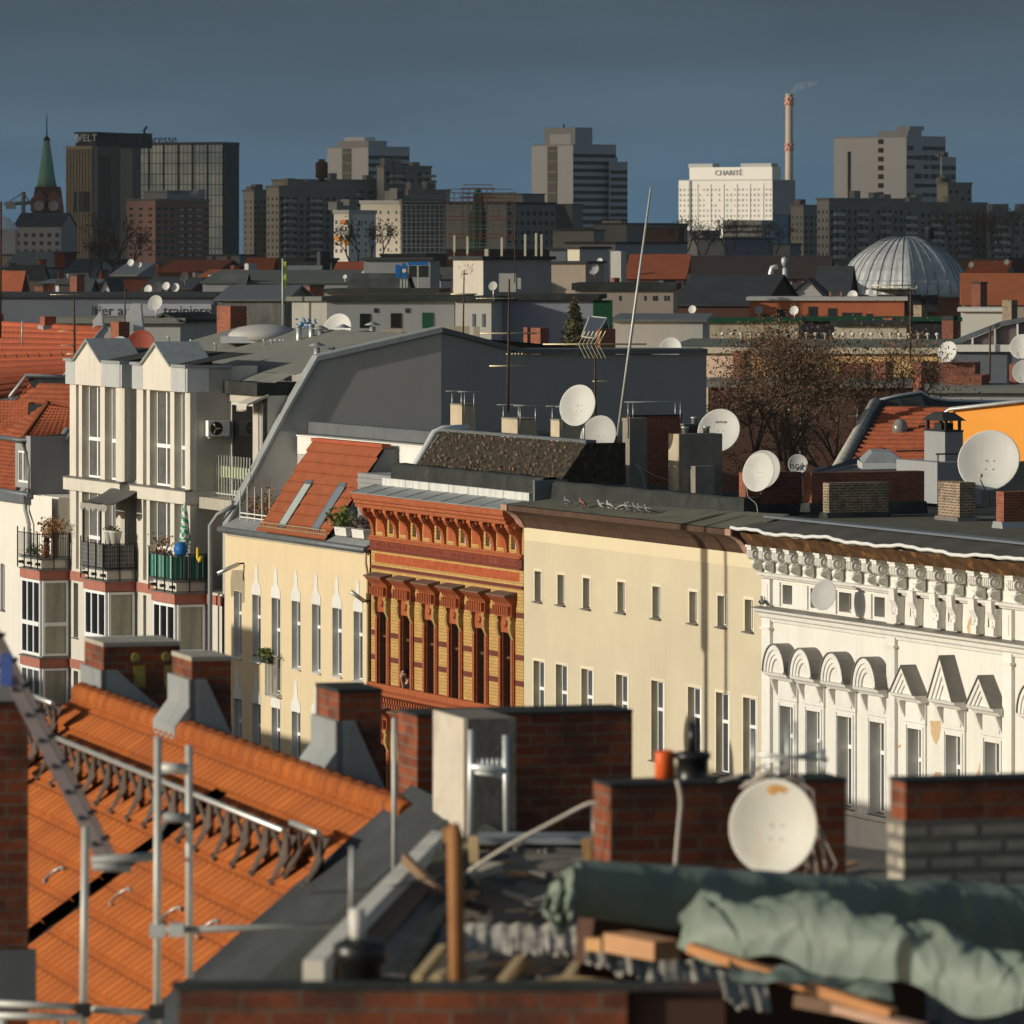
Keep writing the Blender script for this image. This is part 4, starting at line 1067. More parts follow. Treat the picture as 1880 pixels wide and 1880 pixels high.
t = plant('balcony_plant', 'low green plants along the foot of the left balcony railing', 'plant', FAC, (a+.8, -.9, zd), (('foliage', (.9, .3, .25), 200, .11, m_shrub, .5, .2),))
a, b = bays[1]
for k in (0, 1):
    x = b-.75+.62*k
    t = T('plant_pot', 'white tapered plant pot %s on the middle balcony' % ('beside the awning post' if k == 0 else 'nearer the column'), 'plant pot', FAC, (x, -.75, zd+.85), 'white pots on the middle balcony')
    mb = t.mb(); mb.lathe((x, -.75, zd+.85), [(.14, 0), (.24, .48), (.26, .49), (.26, .53), (.2, .53)], 14); t.p('pot', mb, m_pot)
    mb = t.mb(); leaves(mb, (x, -.75, zd+1.45), (.2, .2, .12), 60, .09, .3); t.p('foliage', mb, m_shrub)
t = T('bench', 'dark balcony bench carrying two white pots', 'bench', FAC, (b-.45, -.75, zd)); mb = t.mb(); mb.box(b-1.1, b+.1, -1.0, -.5, zd+.79, zd+.85); t.p('top', mb, m_dark)
for x in (b-1.05, b+.0): mb = t.mb(); mb.box(x, x+.06, -.95, -.55, zd, zd+.79); t.p('leg', mb, m_dark)
t = T('awning', 'faded dark fabric awning on posts over the middle balcony', 'awning', FAC, (a, -1.2, zd))
mb = t.mb(); z1 = zd+2.55
for x in (a-.05, b-.5): mb.box(x-.025, x+.025, -1.22, -1.17, zd, z1-.15)
mb.box(a-.1, b+.1, -1.22, -1.17, z1-.2, z1-.15); t.p('post', mb, m_dark)
mb = t.mb(); mb.grid(lambda p, q: (a-.1+p*(b-a+.7), -1.3+q*1.5, z1-.2+.75*q-.12*math.sin(q*PI)+.03*math.sin(p*9)), 12, 10); t.p('canopy', mb, M('faded_awning_cloth', (.10, .095, .088), .9, .2, 4))
mb = t.mb(); mb.grid(lambda p, q: (a-.1+p*(b-a+.7), -1.305-.02*math.sin(p*40), z1-.2-.22*q*(1+.3*math.sin(p*30))), 30, 2); t.p('valance', mb, M('pale_fringe', (.3, .28, .25), .9, .3, 9))
a, b = bays[2]
t = T('parasol', 'folded green and white striped parasol on the right balcony', 'parasol', FAC, (b-.15, -.75, zd)); mb = t.mb(); mb.tube([(b-.15, -.75, zd), (b-.15, -.75, zd+2.75)], .025, 6); t.p('pole', mb, m_steelw)
mb = t.mb(); mb.lathe((b-.15, -.75, zd+1.25), [(.22, 0), (.16, .08), (.2, .2), (.16, .6), (.1, 1.1), (.06, 1.4), (.02, 1.5)], 12); t.p('canopy', mb, m_parasol)
t = plant('balcony_plant', 'brown and green plants at the left end of the striped balcony screen', 'plant', FAC, (a+.3, -.9, zd), (('foliage', (.8, .4, .6), 300, .12, m_dryplant, .7, .9),))
mb = MB((b+.0, -.95, zd+.85)); mb.blob((b+.0, -.95, zd+1.1), (.3, .25, .28), 10, 7, .08); solo('plastic_sack', 'bright blue plastic sack hanging inside the striped balcony', 'sack', FAC, (b, -.95, zd+.85), mb, M('blue_plastic', (.02, .14, .42), .4, .15, 5))
mb = MB((b+.9, -.9, zd+.7)); mb.tube([(b+.8, -.6, zd+1.2), (b+.85, -.62, zd+.85), (b+1.0, -.6, zd+.72), (b+1.15, -.6, zd+.9)], .05, 6); solo('yellow_hose', 'yellow curved pool noodle at the end of the right balcony', 'noodle', FAC, (b+.9, -.9, zd+.7), mb, M('yellow_plastic', (.7, .5, .03), .5, .1))
# air conditioner on the side of the right tower
sx = towers[1][1]; q = FAC.pe(396, 786, sx)
t = T('air_conditioner', 'white outdoor air conditioner with round black fan on the tower side wall', 'air conditioner', FAC, (sx, q.y, q.z-.35))
mb = t.mb(); mb.box(sx+.06, sx+.36, q.y-.40, q.y+.40, q.z-.28, q.z+.28); t.p('casing', mb, m_pvc)
mb = t.mb(); mb.lathe((sx+.361, q.y-.1, q.z), [(.24, 0), (.24, .01), (.22, .015), (0.02, .006)], 20, (1, 0, 0)); fn = t.p('fan', mb, m_black)
mb = t.mb()
for k in range(3): an = k*2.1; mb.tube([(sx+.37, q.y-.1, q.z), (sx+.37, q.y-.1+.2*math.cos(an), q.z+.2*math.sin(an))], .025, 5)
t.p('fan_blade', mb, m_brass, fn)
for y in (-.3, .3): mb = t.mb(); mb.box(sx+.003, sx+.3, q.y+y-.03, q.y+y+.03, q.z-.36, q.z-.31); t.p('bracket', mb, m_alu)
# drainpipes
mb = B.mb(); y = .42; x = towers[0][1]
mb.tube([(towers[1][0]-.02, .5, Z(752, x)), (x+.42, .5, Z(760, x)), (x+.36, .5, Z(775, x)), (x+.3, .5, Z(880, x)), (x+.3, .2, Z(905, x)), (x-.5, -.3, Z(925, x))], .085, 8); B.p('downpipe', mb, m_pipe)
mb = B.mb(); x = sB1-.05
mb.tube([(x+.3, .35, Z(928, x)), (x-.1, -.1, Z(945, x)), (x-.35, -.3, Z(965, x)), (x-.35, -.3, 0)], .085, 8); B.p('downpipe', mb, m_pipe)
# terrace railing above the right gap
mb = B.mb()
for k in range(13):
    x = x0+.05+(sB1-x0-.0)*k/12; mb.box(x-.022, x+.022, 1.0, 1.04, z4f-.05, z4f+1.55)
mb.box(x0, sB1, 1.0, 1.04, z4f+.15, z4f+.2); B.p('terrace_railing', mb, m_steelw)
mb = MB((x0+1.0, 1.2, z4f+.05)); mb.box(x0+.15, sB1-.3, 1.15, 1.3, z4f+.75, z4f+1.15); mb.box(x0+.3, x0+.4, 1.15, 1.3, z4f+.05, z4f+.75); mb.box(sB1-.5, sB1-.4, 1.15, 1.3, z4f+.05, z4f+.75)
solo('planter', 'pale green planter box behind the upper terrace bars', 'planter', FAC, (x0+1, 1.2, z4f+.05), mb, M('pale_green_paint', (.42, .46, .30), .8, .1, 3))
mb = B.mb(); mb.prism([(.9, zg-1.35), (.9, zg-1.28), (1.7, zg-.95), (1.7, zg-1.05)], 'x', x0+2.6, sB1+.1)
mb.grid(lambda p, q: (x0+2.6+p*(sB1-x0-2.6), .9-.01*math.sin(p*50), zg-1.32-.2*q*(1+.3*math.sin(p*45))), 30, 2); B.p('awning', mb, M('cream_awning', (.5, .46, .4), .9, .1, 5))

# the grey fire wall of the bay house and its roof
sW = sB1+.12
prf = [FAC.pe(u, v, sW) for u, v in ((414, 972), (520, 770), (581, 664), (810, 611))]
ip = [(p.y, p.z) for p in prf]
FW = T('fire_wall', 'tall grey rendered fire wall with zinc edge standing behind the tiled slope', 'wall', FAC, (sW, ip[0][0], 0))
mb = FW.mb()
iw, zw = ip[3]
sk1, sk2 = .17, -.02                           # the wall bends: the near half turns a little to the sun
def wx(i): return sW+sk1*(i-ip[0][0]) if i <= iw else sW+sk1*(iw-ip[0][0])+sk2*(i-iw)
def wallpoly(pts, th=.3):
    f = [(wx(i), i, z) for i, z in pts]; b = [(wx(i)-th, i, z) for i, z in pts]; n = len(f)
    mb.face(f); mb.face(b[::-1])
    for k in range(n): mb.face([f[k], b[k], b[(k+1) % n], f[(k+1) % n]])
# recompute the outline on the turned plane
def wpe(u, v):
    i = FAC.iu(u, sW)
    for _ in range(8): i = FAC.iu(u, wx(i))
    return (i, FAC.zv(v, wx(i), i))
iw = 1e9
q = [wpe(u, v) for u, v in ((414, 972), (520, 770), (581, 664), (810, 611))]
iw, zw = q[3]
wallpoly([(q[0][0], 14.0), q[0], q[1], q[2], q[3], (iw, 14.0)])
FW.p('wall', mb, m_fwall)
mb = FW.mb()
q5, q6 = wpe(962, 651), wpe(1297, 651)
wallpoly([(iw, 14.0), (iw, zw), q5, q6, (q6[0], 14.0)])
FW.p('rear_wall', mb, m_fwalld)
mb = FW.mb()
def cop(pts, r=.16, mbx=None):
    for (i0, z0), (i1, z1) in zip(pts, pts[1:]):
        f = []
        for i, z in ((i0, z0), (i1, z1)):
            f += [(wx(i)+.12, i, z+.02), (wx(i)+.12, i, z+.2), (wx(i)-.42, i, z+.24), (wx(i)-.42, i, z+.02)]
        k = mbx.pts(f)
        for a_ in ((0, 1, 5, 4), (1, 2, 6, 5), (2, 3, 7, 6), (3, 0, 4, 7), (0, 3, 2, 1), (4, 5, 6, 7)): mbx.f.append([k+j for j in a_]); mbx.sm.append(False)
cop(q[:4], mbx=mb); FW.p('coping', mb, m_zinc)
mb = FW.mb(); cop([(iw, zw), q5, q6], mbx=mb); FW.p('coping', mb, m_zincd)
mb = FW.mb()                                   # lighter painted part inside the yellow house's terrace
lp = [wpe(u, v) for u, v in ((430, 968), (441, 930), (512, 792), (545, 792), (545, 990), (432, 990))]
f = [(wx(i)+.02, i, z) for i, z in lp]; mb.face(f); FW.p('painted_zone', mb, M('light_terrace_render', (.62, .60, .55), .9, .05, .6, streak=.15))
# roof of the bay house
mb = B.mb(); q2, q3 = q[2], q[3]
for (i0, z0), (i1, z1) in ((( q[1][0]-.2, zg-.55), (q2[0]-.6, q2[1]-.45)), ((q2[0]-.6, q2[1]-.45), (q3[0], q3[1]-.05)), ((q3[0], q3[1]-.05), (q3[0]+9, q3[1]-.9))):
    mb.grid(lambda a, b: (sB0+a*(wx(i0+(i1-i0)*b)-.42-sB0), i0+(i1-i0)*b, z0+(z1-z0)*b+.02*math.sin(a*30+b*4)), 30, 6)
B.p('roof', mb, m_feltl)
mb = B.mb(); mb.box(sB0, sB1, 1.3, 2.7, zg-1.0, zg-.55); B.p('roof_edge', mb, m_felt)
# ================================================================== rooftop things: dishes, chimneys, aerials, birds
def mk_dish():
    r = MB(); r.lathe((0, 0, 0), [(0.001, -.10), (.15, -.092), (.28, -.068), (.4, -.035), (.48, -.004), (.5, .0), (.502, -.012), (.48, -.02), (.38, -.055), (.2, -.10), (.001, -.115)], 32, (0, -1, 0), caps=False)
    a = MB(); a.tube([(0, .0, -.5), (0, -.38, -.47), (0, -.44, -.43)], .012, 6); a.box(-.05, .05, .11, .2, -.2, .1)
    n = MB(); n.lathe((0, -.44, -.41), [(.02, -.05), (.025, 0), (.03, .02), (.03, .06)], 10, (0, .8, .6))
    b = MB()
    for x, z in ((-.06, .02), (.06, .02), (-.06, -.12), (.06, -.12)): b.lathe((x, .09, z), [(.009, 0), (.009, .012)], 6, (0, -1, 0))
    return r, a, n, b
_r, _a, _n, _b = mk_dish()
DM = {}
def dish_meshes(mt):
    if mt.name not in DM: DM[mt.name] = (_r.mesh('reflector', mt), _a.mesh('feed_arm', m_alu), _n.mesh('receiver', m_pvcgrey), _b.mesh('bolt', m_sill))
    return DM[mt.name]
def dish(label, u, v, hp, Y, yaw=32, el=20, mast=0.5, mt=None, arm=True, group='satellite dishes on the roofs', side=0.0, mdx=0.0, rust=False):
    mt = mt or m_dish
    c = P(u, v, Y); dm = hp*Y/F/math.cos(math.radians(el))*.98
    base = Vector((c.x+mdx, c.y+.12, c.z-mast-dm*.3))
    t = T('satellite_dish', label, 'satellite dish', WF, base, group)
    r, a, n, b = dish_meshes(mt)
    eu = (math.radians(-el), 0, math.radians(-yaw))
    for nm, me in (('reflector', r), ('feed_arm', a), ('receiver', n), ('bolt', b)):
        if not arm and nm in ('feed_arm', 'receiver'): continue
        o = t.inst(nm, me, c); o.rotation_euler = eu; o.scale = (dm, dm, dm)
    if 'lettering' in label:
        lm = MB()
        for k in range(7): lm.box(-.13+k*.04, -.105+k*.04, .055, .06, .19, .19+(.035, .05, .035, .05, .03, .045, .035)[k])
        o = t.inst('lettering', lm.mesh('lettering', m_sill), c); o.rotation_euler = eu; o.scale = (dm, dm, dm)
    if rust:
        lm = MB(); lm.face([(x, .10*(1-(x*x+z*z)*4)-.007, z) for x, z in ((-.11, .36), (-.04, .33), (.02, .37), (.09, .35), (.14, .40), (.08, .43), (.0, .445), (-.09, .42))])
        o = t.inst('rust_stain', lm.mesh('rust_stain', M('rust_stain', (.55, .30, .10), .8, .3, 12)), c); o.rotation_euler = eu; o.scale = (dm, dm, dm)
    kx, ky = math.sin(math.radians(yaw))*.125*dm, math.cos(math.radians(yaw))*.125*dm
    m = t.mb(); bs = Vector((base.x+kx, base.y-.12+ky+.04, base.z)); m.tube([bs, (bs.x, bs.y, c.z-.02)], .03, 8); m.tube([(bs.x, bs.y, c.z-.03), (c.x+kx, c.y+ky, c.z-.03)], .03, 6); t.p('mast', m, m_alu)
    return t
dish('bright white dish on a tall mast, highest of the pair by the red chimney', 1060, 744, 77, 182, 34, 14, 1.3, arm=False, mdx=.12)
dish('grey dish in shade just below the bright white one', 1098, 800, 76, 184, 34, 16, .5, m_dishg, arm=False)  # shade on this dish put into its grey paint
dish('white dish with faint lettering and a shadow over its lower edge, behind the plastered chimney', 1319.5, 790, 80, 186.2, 22, 18, .9)
dish('white dish on the corner of the low red brick chimney', 1392, 867, 72, 168, 40, 12, .3, arm=False)
dish('pale dish half hidden behind the white dish on the red chimney', 1399, 862, 72, 169.2, 26, 14, .4, m_dishg, arm=False)
dish('huge pale dish on a short pole, largest on the right roof', 1815, 845, 112, 163, 18, 20, .72)
dish('grey dish fixed to the attic of the white stucco house', 1512, 1092, 57, 157.2, 42, 14, .15, m_dishg, arm=False)
dish('pale dish half sunk behind the grey rear wall', 1231, 640, 42, 222, 20, 16, .5)
dish('pale cupped dish on the orange lit chimney', 1739, 646, 40, 262, 38, 18, .2)
dish('white dish cut by the right edge, higher of two', 1876, 636, 46, 258, 24, 16, .5)
dish('greyish dish cut by the right edge, lower of two', 1880, 682, 44, 256, 24, 16, .3, m_dishg)
dish('mossy mottled dish behind the brown branches', 1433, 706, 48, 268, 30, 12, .8, m_dishm)
dish('large white dish among the roof vents of the bay house', 619, 604, 58, 228, 30, 18, .25)
dish('dull red dish behind the gabled towers', 258, 630, 50, 226, 10, 18, .2, m_dishr, arm=False)
dish('small white dish lying low beside the red dish', 219, 632, 30, 225, 10, 24, .1)
dish('grey dish on the long roof left of the brick stack', 285, 556, 29, 262, 26, 16, .6, m_dishg)
dn = dish('small white dish marked nc+ facing the viewer', 1465, 852, 37, 190, 4, 8, .4, arm=False)
def ftext(t, name, s, at, size, mt, rot, parent=None, align='CENTER', ext=.01):
    cu = bpy.data.curves.new(name, 'FONT'); cu.body = s; cu.size = size; cu.extrude = ext; cu.align_x = align; cu.align_y = 'CENTER'
    o = bpy.data.objects.new('tmp', cu); COL.objects.link(o); bpy.context.view_layer.update()
    me = bpy.data.meshes.new_from_object(o); bpy.data.objects.remove(o); me.materials.clear(); me.materials.append(mt)
    o = bpy.data.objects.new(name, me); COL.objects.link(o); o.parent = parent or t.o
    o.location = Vector(at)-t.off; o.rotation_euler = rot; return o
c = P(1465, 855, 190); ftext(dn, 'lettering', 'nc+', (c.x-.02, c.y-.06, c.z), .34, m_black, (math.radians(82), 0, math.radians(-4)))

# chimneys -----------------------------------------------------------------------------
def chimney(label, u0, uc, u1, vt, vb, Y, mt, cap=None, capt=.08, base=None, baseh=.35, fr=FAC, rack=False, pots=0, down=.3, group=None, capov=.015, name='chimney'):
    s0, s1, i0, i1, z0, z1 = fr.box(u0, uc, u1, vt, vb, Y)
    t = T(name, label, 'chimney', fr, ((s0+s1)/2, (i0+i1)/2, z0-down), group)
    m = t.mb(); m.box(s0, s1, i0, i1, z0-down, z1-(capt if cap else 0)); t.p('stack', m, mt)
    if cap: m = t.mb(); m.box(s0-capov, s1+capov, i0-capov, i1+capov, z1-capt+.001, z1); t.p('cap', m, cap)
    if base:
        m = t.mb(); m.prism([(s0-.14, z0-down-.01), (s1+.12, z0-down-.01), (s1+.025, z0+baseh), (s0-.025, z0+baseh)], 'y', i0-.08, i1+.06); t.p('flashing', m, base)
    for k in range(pots):
        f = (k+.5)/pots; c = ((s0+s1)/2, i0+(i1-i0)*f, z1)
        m = t.mb(); m.lathe(c, [(.1, 0), (.1, .16), (.13, .17), (.13, .22), (.09, .22)], 10); t.p('pot', m, m_alu)
    if rack:
        m = t.mb(); zt_r = z1+.42
        for x in (s0-.05, s1+.05):
            m.tube([(x, i0-.15, zt_r), (x, i1+.15, zt_r)], .018, 5)
            for y in (i0+.08, i1-.08): m.tube([(x, y, z1-.35), (x, y, zt_r)], .014, 5)
        m.tube([(s0-.05, (i0+i1)/2, zt_r), (s1+.05, (i0+i1)/2, zt_r)], .014, 5); t.p('rack', m, m_alu)
    return t, (s0, s1, i0, i1, z0, z1)
chimney('leftmost pale plastered chimney before the dark rear wall', 827, 848, 873, 742, 800, 203, m_chimp, m_chimpg, .05, rack=True, down=1.2)
chimney('second pale plastered chimney before the dark rear wall, beside the tall aerial mast', 921, 950, 986, 768, 815, 200, m_chimp, m_chimpg, .05, rack=True, down=1.2)
chimney('narrow pale plastered chimney half hidden by the bright white dish', 1011, 1027, 1068, 770, 826, 197, m_chimp, m_chimpg, .05, rack=True, down=1.2)
t, b_ = chimney('slim red brick chimney carrying the bright and the grey dish', 1070, 1082, 1133, 800, 892, 185, m_chim, base=m_sill, baseh=.1)
chimney('tall plastered chimney stack with a lit left edge between dish and brick wall', 1143, 1156, 1188, 768, 868, 190, m_chimpg, m_chimpg, .1, down=.5)
chimney('broad dark red brick stack with rails on top', 1150, 1157, 1252, 762, 890, 194, m_chim, m_felt, .06, rack=True, down=.3)
chimney('low dark brick stack under the lettered dish', 1250, 1256, 1300, 778, 890, 193, m_darkbrick, m_zincd, .06, down=.3, pots=1)
t, b_ = chimney('big rough plastered chimney with two metal flue caps', 1228, 1247, 1326, 797, 905, 182, m_chimpg, None, pots=2, down=.3)
m = t.mb(); s0, s1, i0, i1, z0, z1 = b_; m.box(s0+.003, s1+.45, i0+.35, i0+1.0, z0-.3, z0+(z1-z0)*.46); t.p('buttress', m, m_chimpg)
m = t.mb(); m.box(s0-.006, s1-.02, i0-.012, i0+.02, z0-.3, z1-.004); t.p('lit_plaster_face', m, m_chimp)  # paler plaster on the sun side only, sunlight put into the colour
chimney('low red brick chimney with felt skirt at the end of the cream house roof', 1357, 1369, 1472, 868, 944, 169, m_chim, None, base=m_felt, baseh=.28, down=.05)
chimney('long red brick stack behind the mottled one', 1476, 1490, 1697, 868, 943, 168, m_chim, None, base=m_felt, baseh=.3, down=.05)
chimney('wide mottled old brick stack in front of the long red one', 1511, 1522, 1631, 887, 948, 164, m_chimo, None, base=m_felt, baseh=.1, down=.1)
chimney('pale mottled brick chimney with broad sunlit side', 1722, 1762, 1791, 886, 962, 162, m_chimo, None, base=m_sill, baseh=.18, down=.1)
chimney('red brick chimney beside the huge dish at the right edge', 1829, 1843, 1905, 903, 965, 158, m_chim, None, base=m_zinc, baseh=.1, down=.1)
t, b_ = chimney('grey rendered stack with a black iron rain hood', 1697, 1735, 1768, 790, 905, 176, m_mgrey, m_dark, .05, down=.3, name='vent_stack')
s0, s1, i0, i1, z0, z1 = b_
m = t.mb()
for x in (s0+.08, s1-.08):
    for y in (i0+.08, i1-.08): m.box(x-.04, x+.04, y-.04, y+.04, z1+.003, z1+.28)
m.box((s0+s1)/2-.25, (s0+s1)/2+.25, (i0+i1)/2-.2, (i0+i1)/2+.2, z1+.003, z1+.2); t.p('hood_post', m, m_dark)
m = t.mb(); xm, ym = (s0+s1)/2, (i0+i1)/2; q = [(s0-.08, i0-.08, z1+.28), (s1+.08, i0-.08, z1+.28), (s1+.08, i1+.08, z1+.28), (s0-.08, i1+.08, z1+.28)]; r = [(xm-.3, ym-.2, z1+.52), (xm+.3, ym-.2, z1+.52), (xm+.3, ym+.2, z1+.52), (xm-.3, ym+.2, z1+.52)]
m.face(q[::-1]); m.face(r)
for k in range(4): m.face([q[k], q[(k+1) % 4], r[(k+1) % 4], r[k]])
t.p('hood', m, m_dark)
m = t.mb(); m.box(s0-.9, s1+.5, i0-.5, i1+.35, z0-.3, z0+(z1-z0)*.50); t.p('shaft', m, m_mgrey)
m = t.mb(); m.box(s0-.9, s0-.86, i0-.55, i1+.4, z0+(z1-z0)*.62, z0+(z1-z0)*.645); m.box(s1+.5, s1+.54, i0-.55, i1+1.0, z0+(z1-z0)*.62, z0+(z1-z0)*.645)
for y in (i0-.5, i0+.3, i1+.9): m.box(s1+.5, s1+.53, y, y+.03, z0+(z1-z0)*.5, z0+(z1-z0)*.62)
t.p('guard_rail', m, m_iron)
# vents on the bay house roof
for k, (u, vt, vb, hat, lab) in enumerate(((549, 600, 630, 0, 'tall straight vent pipe left on the pale felt roof'), (572, 598, 622, 0, 'plain vent pipe just left of the large white dish'), (588, 607, 628, 1, 'vent pipe with a flat hat before the large dish'), (630, 605, 622, 1, 'hatted vent pipe before the right edge of the large dish'),
        (684, 600, 622, 1, 'hatted vent pipe beside the low pale blocks'), (582, 638, 662, 1, 'hatted vent pipe close to the fire wall edge'), (609, 640, 655, 0, 'short capped vent pipe on the fire wall edge'))):
    Y = 218 if vb < 640 else 209
    a, b = P(u, vb, Y), P(u, vt, Y); t = T('vent_pipe', lab, 'vent pipe', WF, a, 'vent pipes on the bay house roof')
    m = t.mb(); m.tube([a-Vector((0, 0, .3)), b], .11, 10); t.p('pipe', m, m_alu)
    m = t.mb(); m.lathe(b, [(.13, -.02), (.13, .05), (.05, .07)] if not hat else [(.3, .06), (.3, .075), (.04, .2)], 12); t.p('cap', m, m_zinc)
for k, u in enumerate((310, 352, 396, 486, 499, 507, 516, 522)):
    v = 622+(k % 3)*6 if k < 3 else 628
    a = P(u, v+10, 219); m = MB(a); m.tube([a, a+Vector((0, 0, .25)), a+Vector((-.06, -.03, .28))], .04, 6)
    solo('roof_stub', 'short bright metal stub standing on the pale felt roof', 'roof stub', WF, a, m, m_zincb, 'bright stubs on the bay house roof')
a = P(485, 612, 222); t = T('roof_dome', 'long low white dome skylight on the bay house roof', 'skylight', WF, a); m = t.mb(); m.lathe(a, [(1.35, -.25), (1.35, -.02), (1.2, .1), (.9, .24), (.5, .32), (.001, .35)], 20); t.p('dome', m, m_lgrey); m = t.mb(); m.box(a.x-1.6, a.x+1.5, a.y-1.2, a.y+1.2, a.z-.35, a.z-.1); t.p('kerb', m, m_zincb)
s0, s1, i0, i1, z0, z1 = FAC.box(398, 423, 453, 562, 600, 232)
chimney('bright red brick stack standing on the ridge behind the towers', 398, 423, 453, 562, 600, 232, m_chim, None, down=.8)
# aerials -------------------------------------------------------------------------------
def aerial(label, u0, v0, u1, v1, Y, r, elems, name='aerial_mast', mt=None, cat='aerial'):
    a, b = P(u0, v0, Y), P(u1, v1, Y)
    t = T(name, label, cat, WF, a)
    m = t.mb(); m.tube([a, a*.55+b*.45, b], [r, r*.9, r*.6], 7); t.p('mast', m, mt or m_iron)
    for e in elems:
        kind, v, l, az = e[:4]
        f = (v-v0)/(v1-v0); c = a+(b-a)*f; dv = Vector((math.cos(az), math.sin(az), e[4] if len(e) > 4 else 0)); sd = Vector((-math.sin(az), math.cos(az), 0))
        m = t.mb(); o = c-dv*l*(.15 if kind != 'd' else .5)
        m.tube([o, o+dv*l], .02, 5)
        if kind == 'y':
            n = max(5, int(l/.14))
            for k in range(n): q = o+dv*l*(k+.5)/n; w = .22-.10*k/n; m.tube([q-sd*w, q+sd*w], .013, 4)
        elif kind == 'v':
            for k in range(6): q = o+dv*l*(.0+k/6.5); w = .75; m.tube([q-sd*w+Vector((0, 0, -.45)), q, q-sd*w+Vector((0, 0, .45))], .015, 4); 
        elif kind == 'd':
            m.tube([o, o+dv*l], .028, 5); m.tube([o+sd*.12, o+sd*.12+dv*l], .022, 5)
        elif kind == 'b':
            for k in range(4): m.blob(o+dv*l*(.4+k*.2), (.05, .05, .045), 6, 4)
        t.p('aerial_boom', m, m_brass)
    return t
aerial('rusty aerial mast with stacked yagis rising before the fire wall', 932, 757, 935, 512, 196, .05, [('d', 672, 1.25, .05), ('b', 650, .55, .1), ('y', 548, 1.3, PI), ('d', 612, 1.9, .1)])
t = aerial('long thin whip aerial leaning right across the skyline', 1134, 800, 1195, 344, 190, .055, [], 'whip_aerial', m_steelw, 'aerial')
aerial('aerial mast with a wide horizontal array over the dark rear wall', 1093, 790, 1092, 628, 193, .045, [('d', 632, 3.4, .04), ('v', 632, -.9, .3), ('y', 700, .5, 0)])
aerial('slender aerial mast behind the roof ridge with crossed bars', 850, 640, 852, 496, 224, .035, [('d', 540, 1.0, PI), ('d', 503, .3, .1)])
aerial('dark aerial mast with a long yagi over the orange roof', 137, 668, 136, 540, 232, .05, [('y', 541, 1.1, PI), ('y', 608, .7, PI), ('y', 634, .6, PI), ('d', 650, .6, PI)])
aerial('thin mast before the bare tree crown', 1469, 860, 1470, 720, 236, .025, [('d', 752, 1.1, .1)], mt=m_steelw)
aerial('thin mast left of the lit chimney group', 1572, 790, 1575, 742, 232, .025, [('d', 764, .6, .1)], mt=m_steelw)
for k, (u, v0, v1, Y, lab) in enumerate(((1671, 668, 535, 300, 'dark slender pole before the ribbed dome'), (1817, 700, 598, 300, 'dark slender pole right of the apricot wall'), (945, 520, 352, 330, 'hair thin pole in front of the scaffolding'), (40, 634, 590, 235, 'short pale pipe on the orange tiled roof'), (229, 600, 524, 255, 'thin upright rod left of the metal hoods'), (0.5, 620, 370, 240, 'dark pole at the left edge'))):
    a, b = P(u, v0, Y), P(u+1, v1, Y); m = MB(a); m.tube([a, b], .05 if k in (0, 1, 5) else .03, 6); solo('pole', lab, 'pole', WF, a, m, m_iron if k != 3 else m_steelw)
# cables ----------------------------------------------------------------------------------
def cable(label, pts, Y, r=.012, mt=None):
    q = [P(u, v, Y) for u, v in pts]; sm = []
    for k in range(len(q)-1):
        for f in range(6):
            t_ = f/6; p0, p1, p2, p3 = q[max(k-1, 0)], q[k], q[k+1], q[min(k+2, len(q)-1)]
            sm.append(.5*((2*p1)+(p2-p0)*t_+(2*p0-5*p1+4*p2-p3)*t_*t_+(3*p1-p0-3*p2+p3)*t_**3))
    sm.append(q[-1]); m = MB(q[0]); m.tube(sm, r, 5); return solo('cable', label, 'cable', WF, q[0], m, mt or m_wire)
cable('pale cable hanging down the front of the slim red chimney', [(1119, 842), (1113, 862), (1104, 874), (1102, 892)], 183.5)
cable('pale cable curling down left of the grey dish', [(1075, 820), (1076, 850), (1083, 875), (1092, 890)], 183.8)
cable('pale cable curling beside the tall plastered chimney', [(1172, 858), (1180, 872), (1183, 890), (1190, 902)], 183)
cable('grey cable strung from the plastered chimney to the big one', [(1166, 852), (1200, 872), (1228, 882)], 184)
cable('pale cable dangling from the corner dish of the red chimney', [(1371, 895), (1374, 912), (1388, 925), (1392, 945), (1400, 952)], 166.5)
# pigeons ---------------------------------------------------------------------------------
m_pig = M('pigeon_feather', (.20, .20, .20), .8, .4, 18); m_pigw = M('pale_pigeon_feather', (.40, .39, .37), .8, .3, 18); m_pigr = M('reddish_pigeon_feather', (.30, .13, .10), .8, .3, 14)
def pigeon_mesh():
    m = MB(); m.tube([(-.19, 0, .085), (-.13, 0, .10), (-.06, 0, .115), (.0, 0, .125), (.06, 0, .14), (.095, 0, .175), (.105, 0, .215), (.125, 0, .235), (.15, 0, .232)], [.018, .03, .055, .066, .055, .034, .028, .027, .012], 10)
    m.tube([(.145, 0, .232), (.175, 0, .222)], .007, 5, .002)
    return m
pg = pigeon_mesh(); pgm = [pg.mesh('pigeon', x) for x in (m_pig, m_pigw, m_pigr)]
lg_ = MB(); 
for y in (-.025, .025): lg_.tube([(.0, y, .08), (.0, y, 0)], .006, 4); lg_.tube([(-.01, y, .004), (.035, y, .004)], .004, 4)
lgm = lg_.mesh('leg', m_pigr)
wg_ = MB()
for sg in (-1, 1): wg_.tube([(-.17, sg*.03, .095), (-.08, sg*.056, .115), (.02, sg*.058, .135), (.05, sg*.04, .14)], [.006, .022, .026, .01], 6)
wgm = wg_.mesh('wing', m_dark)
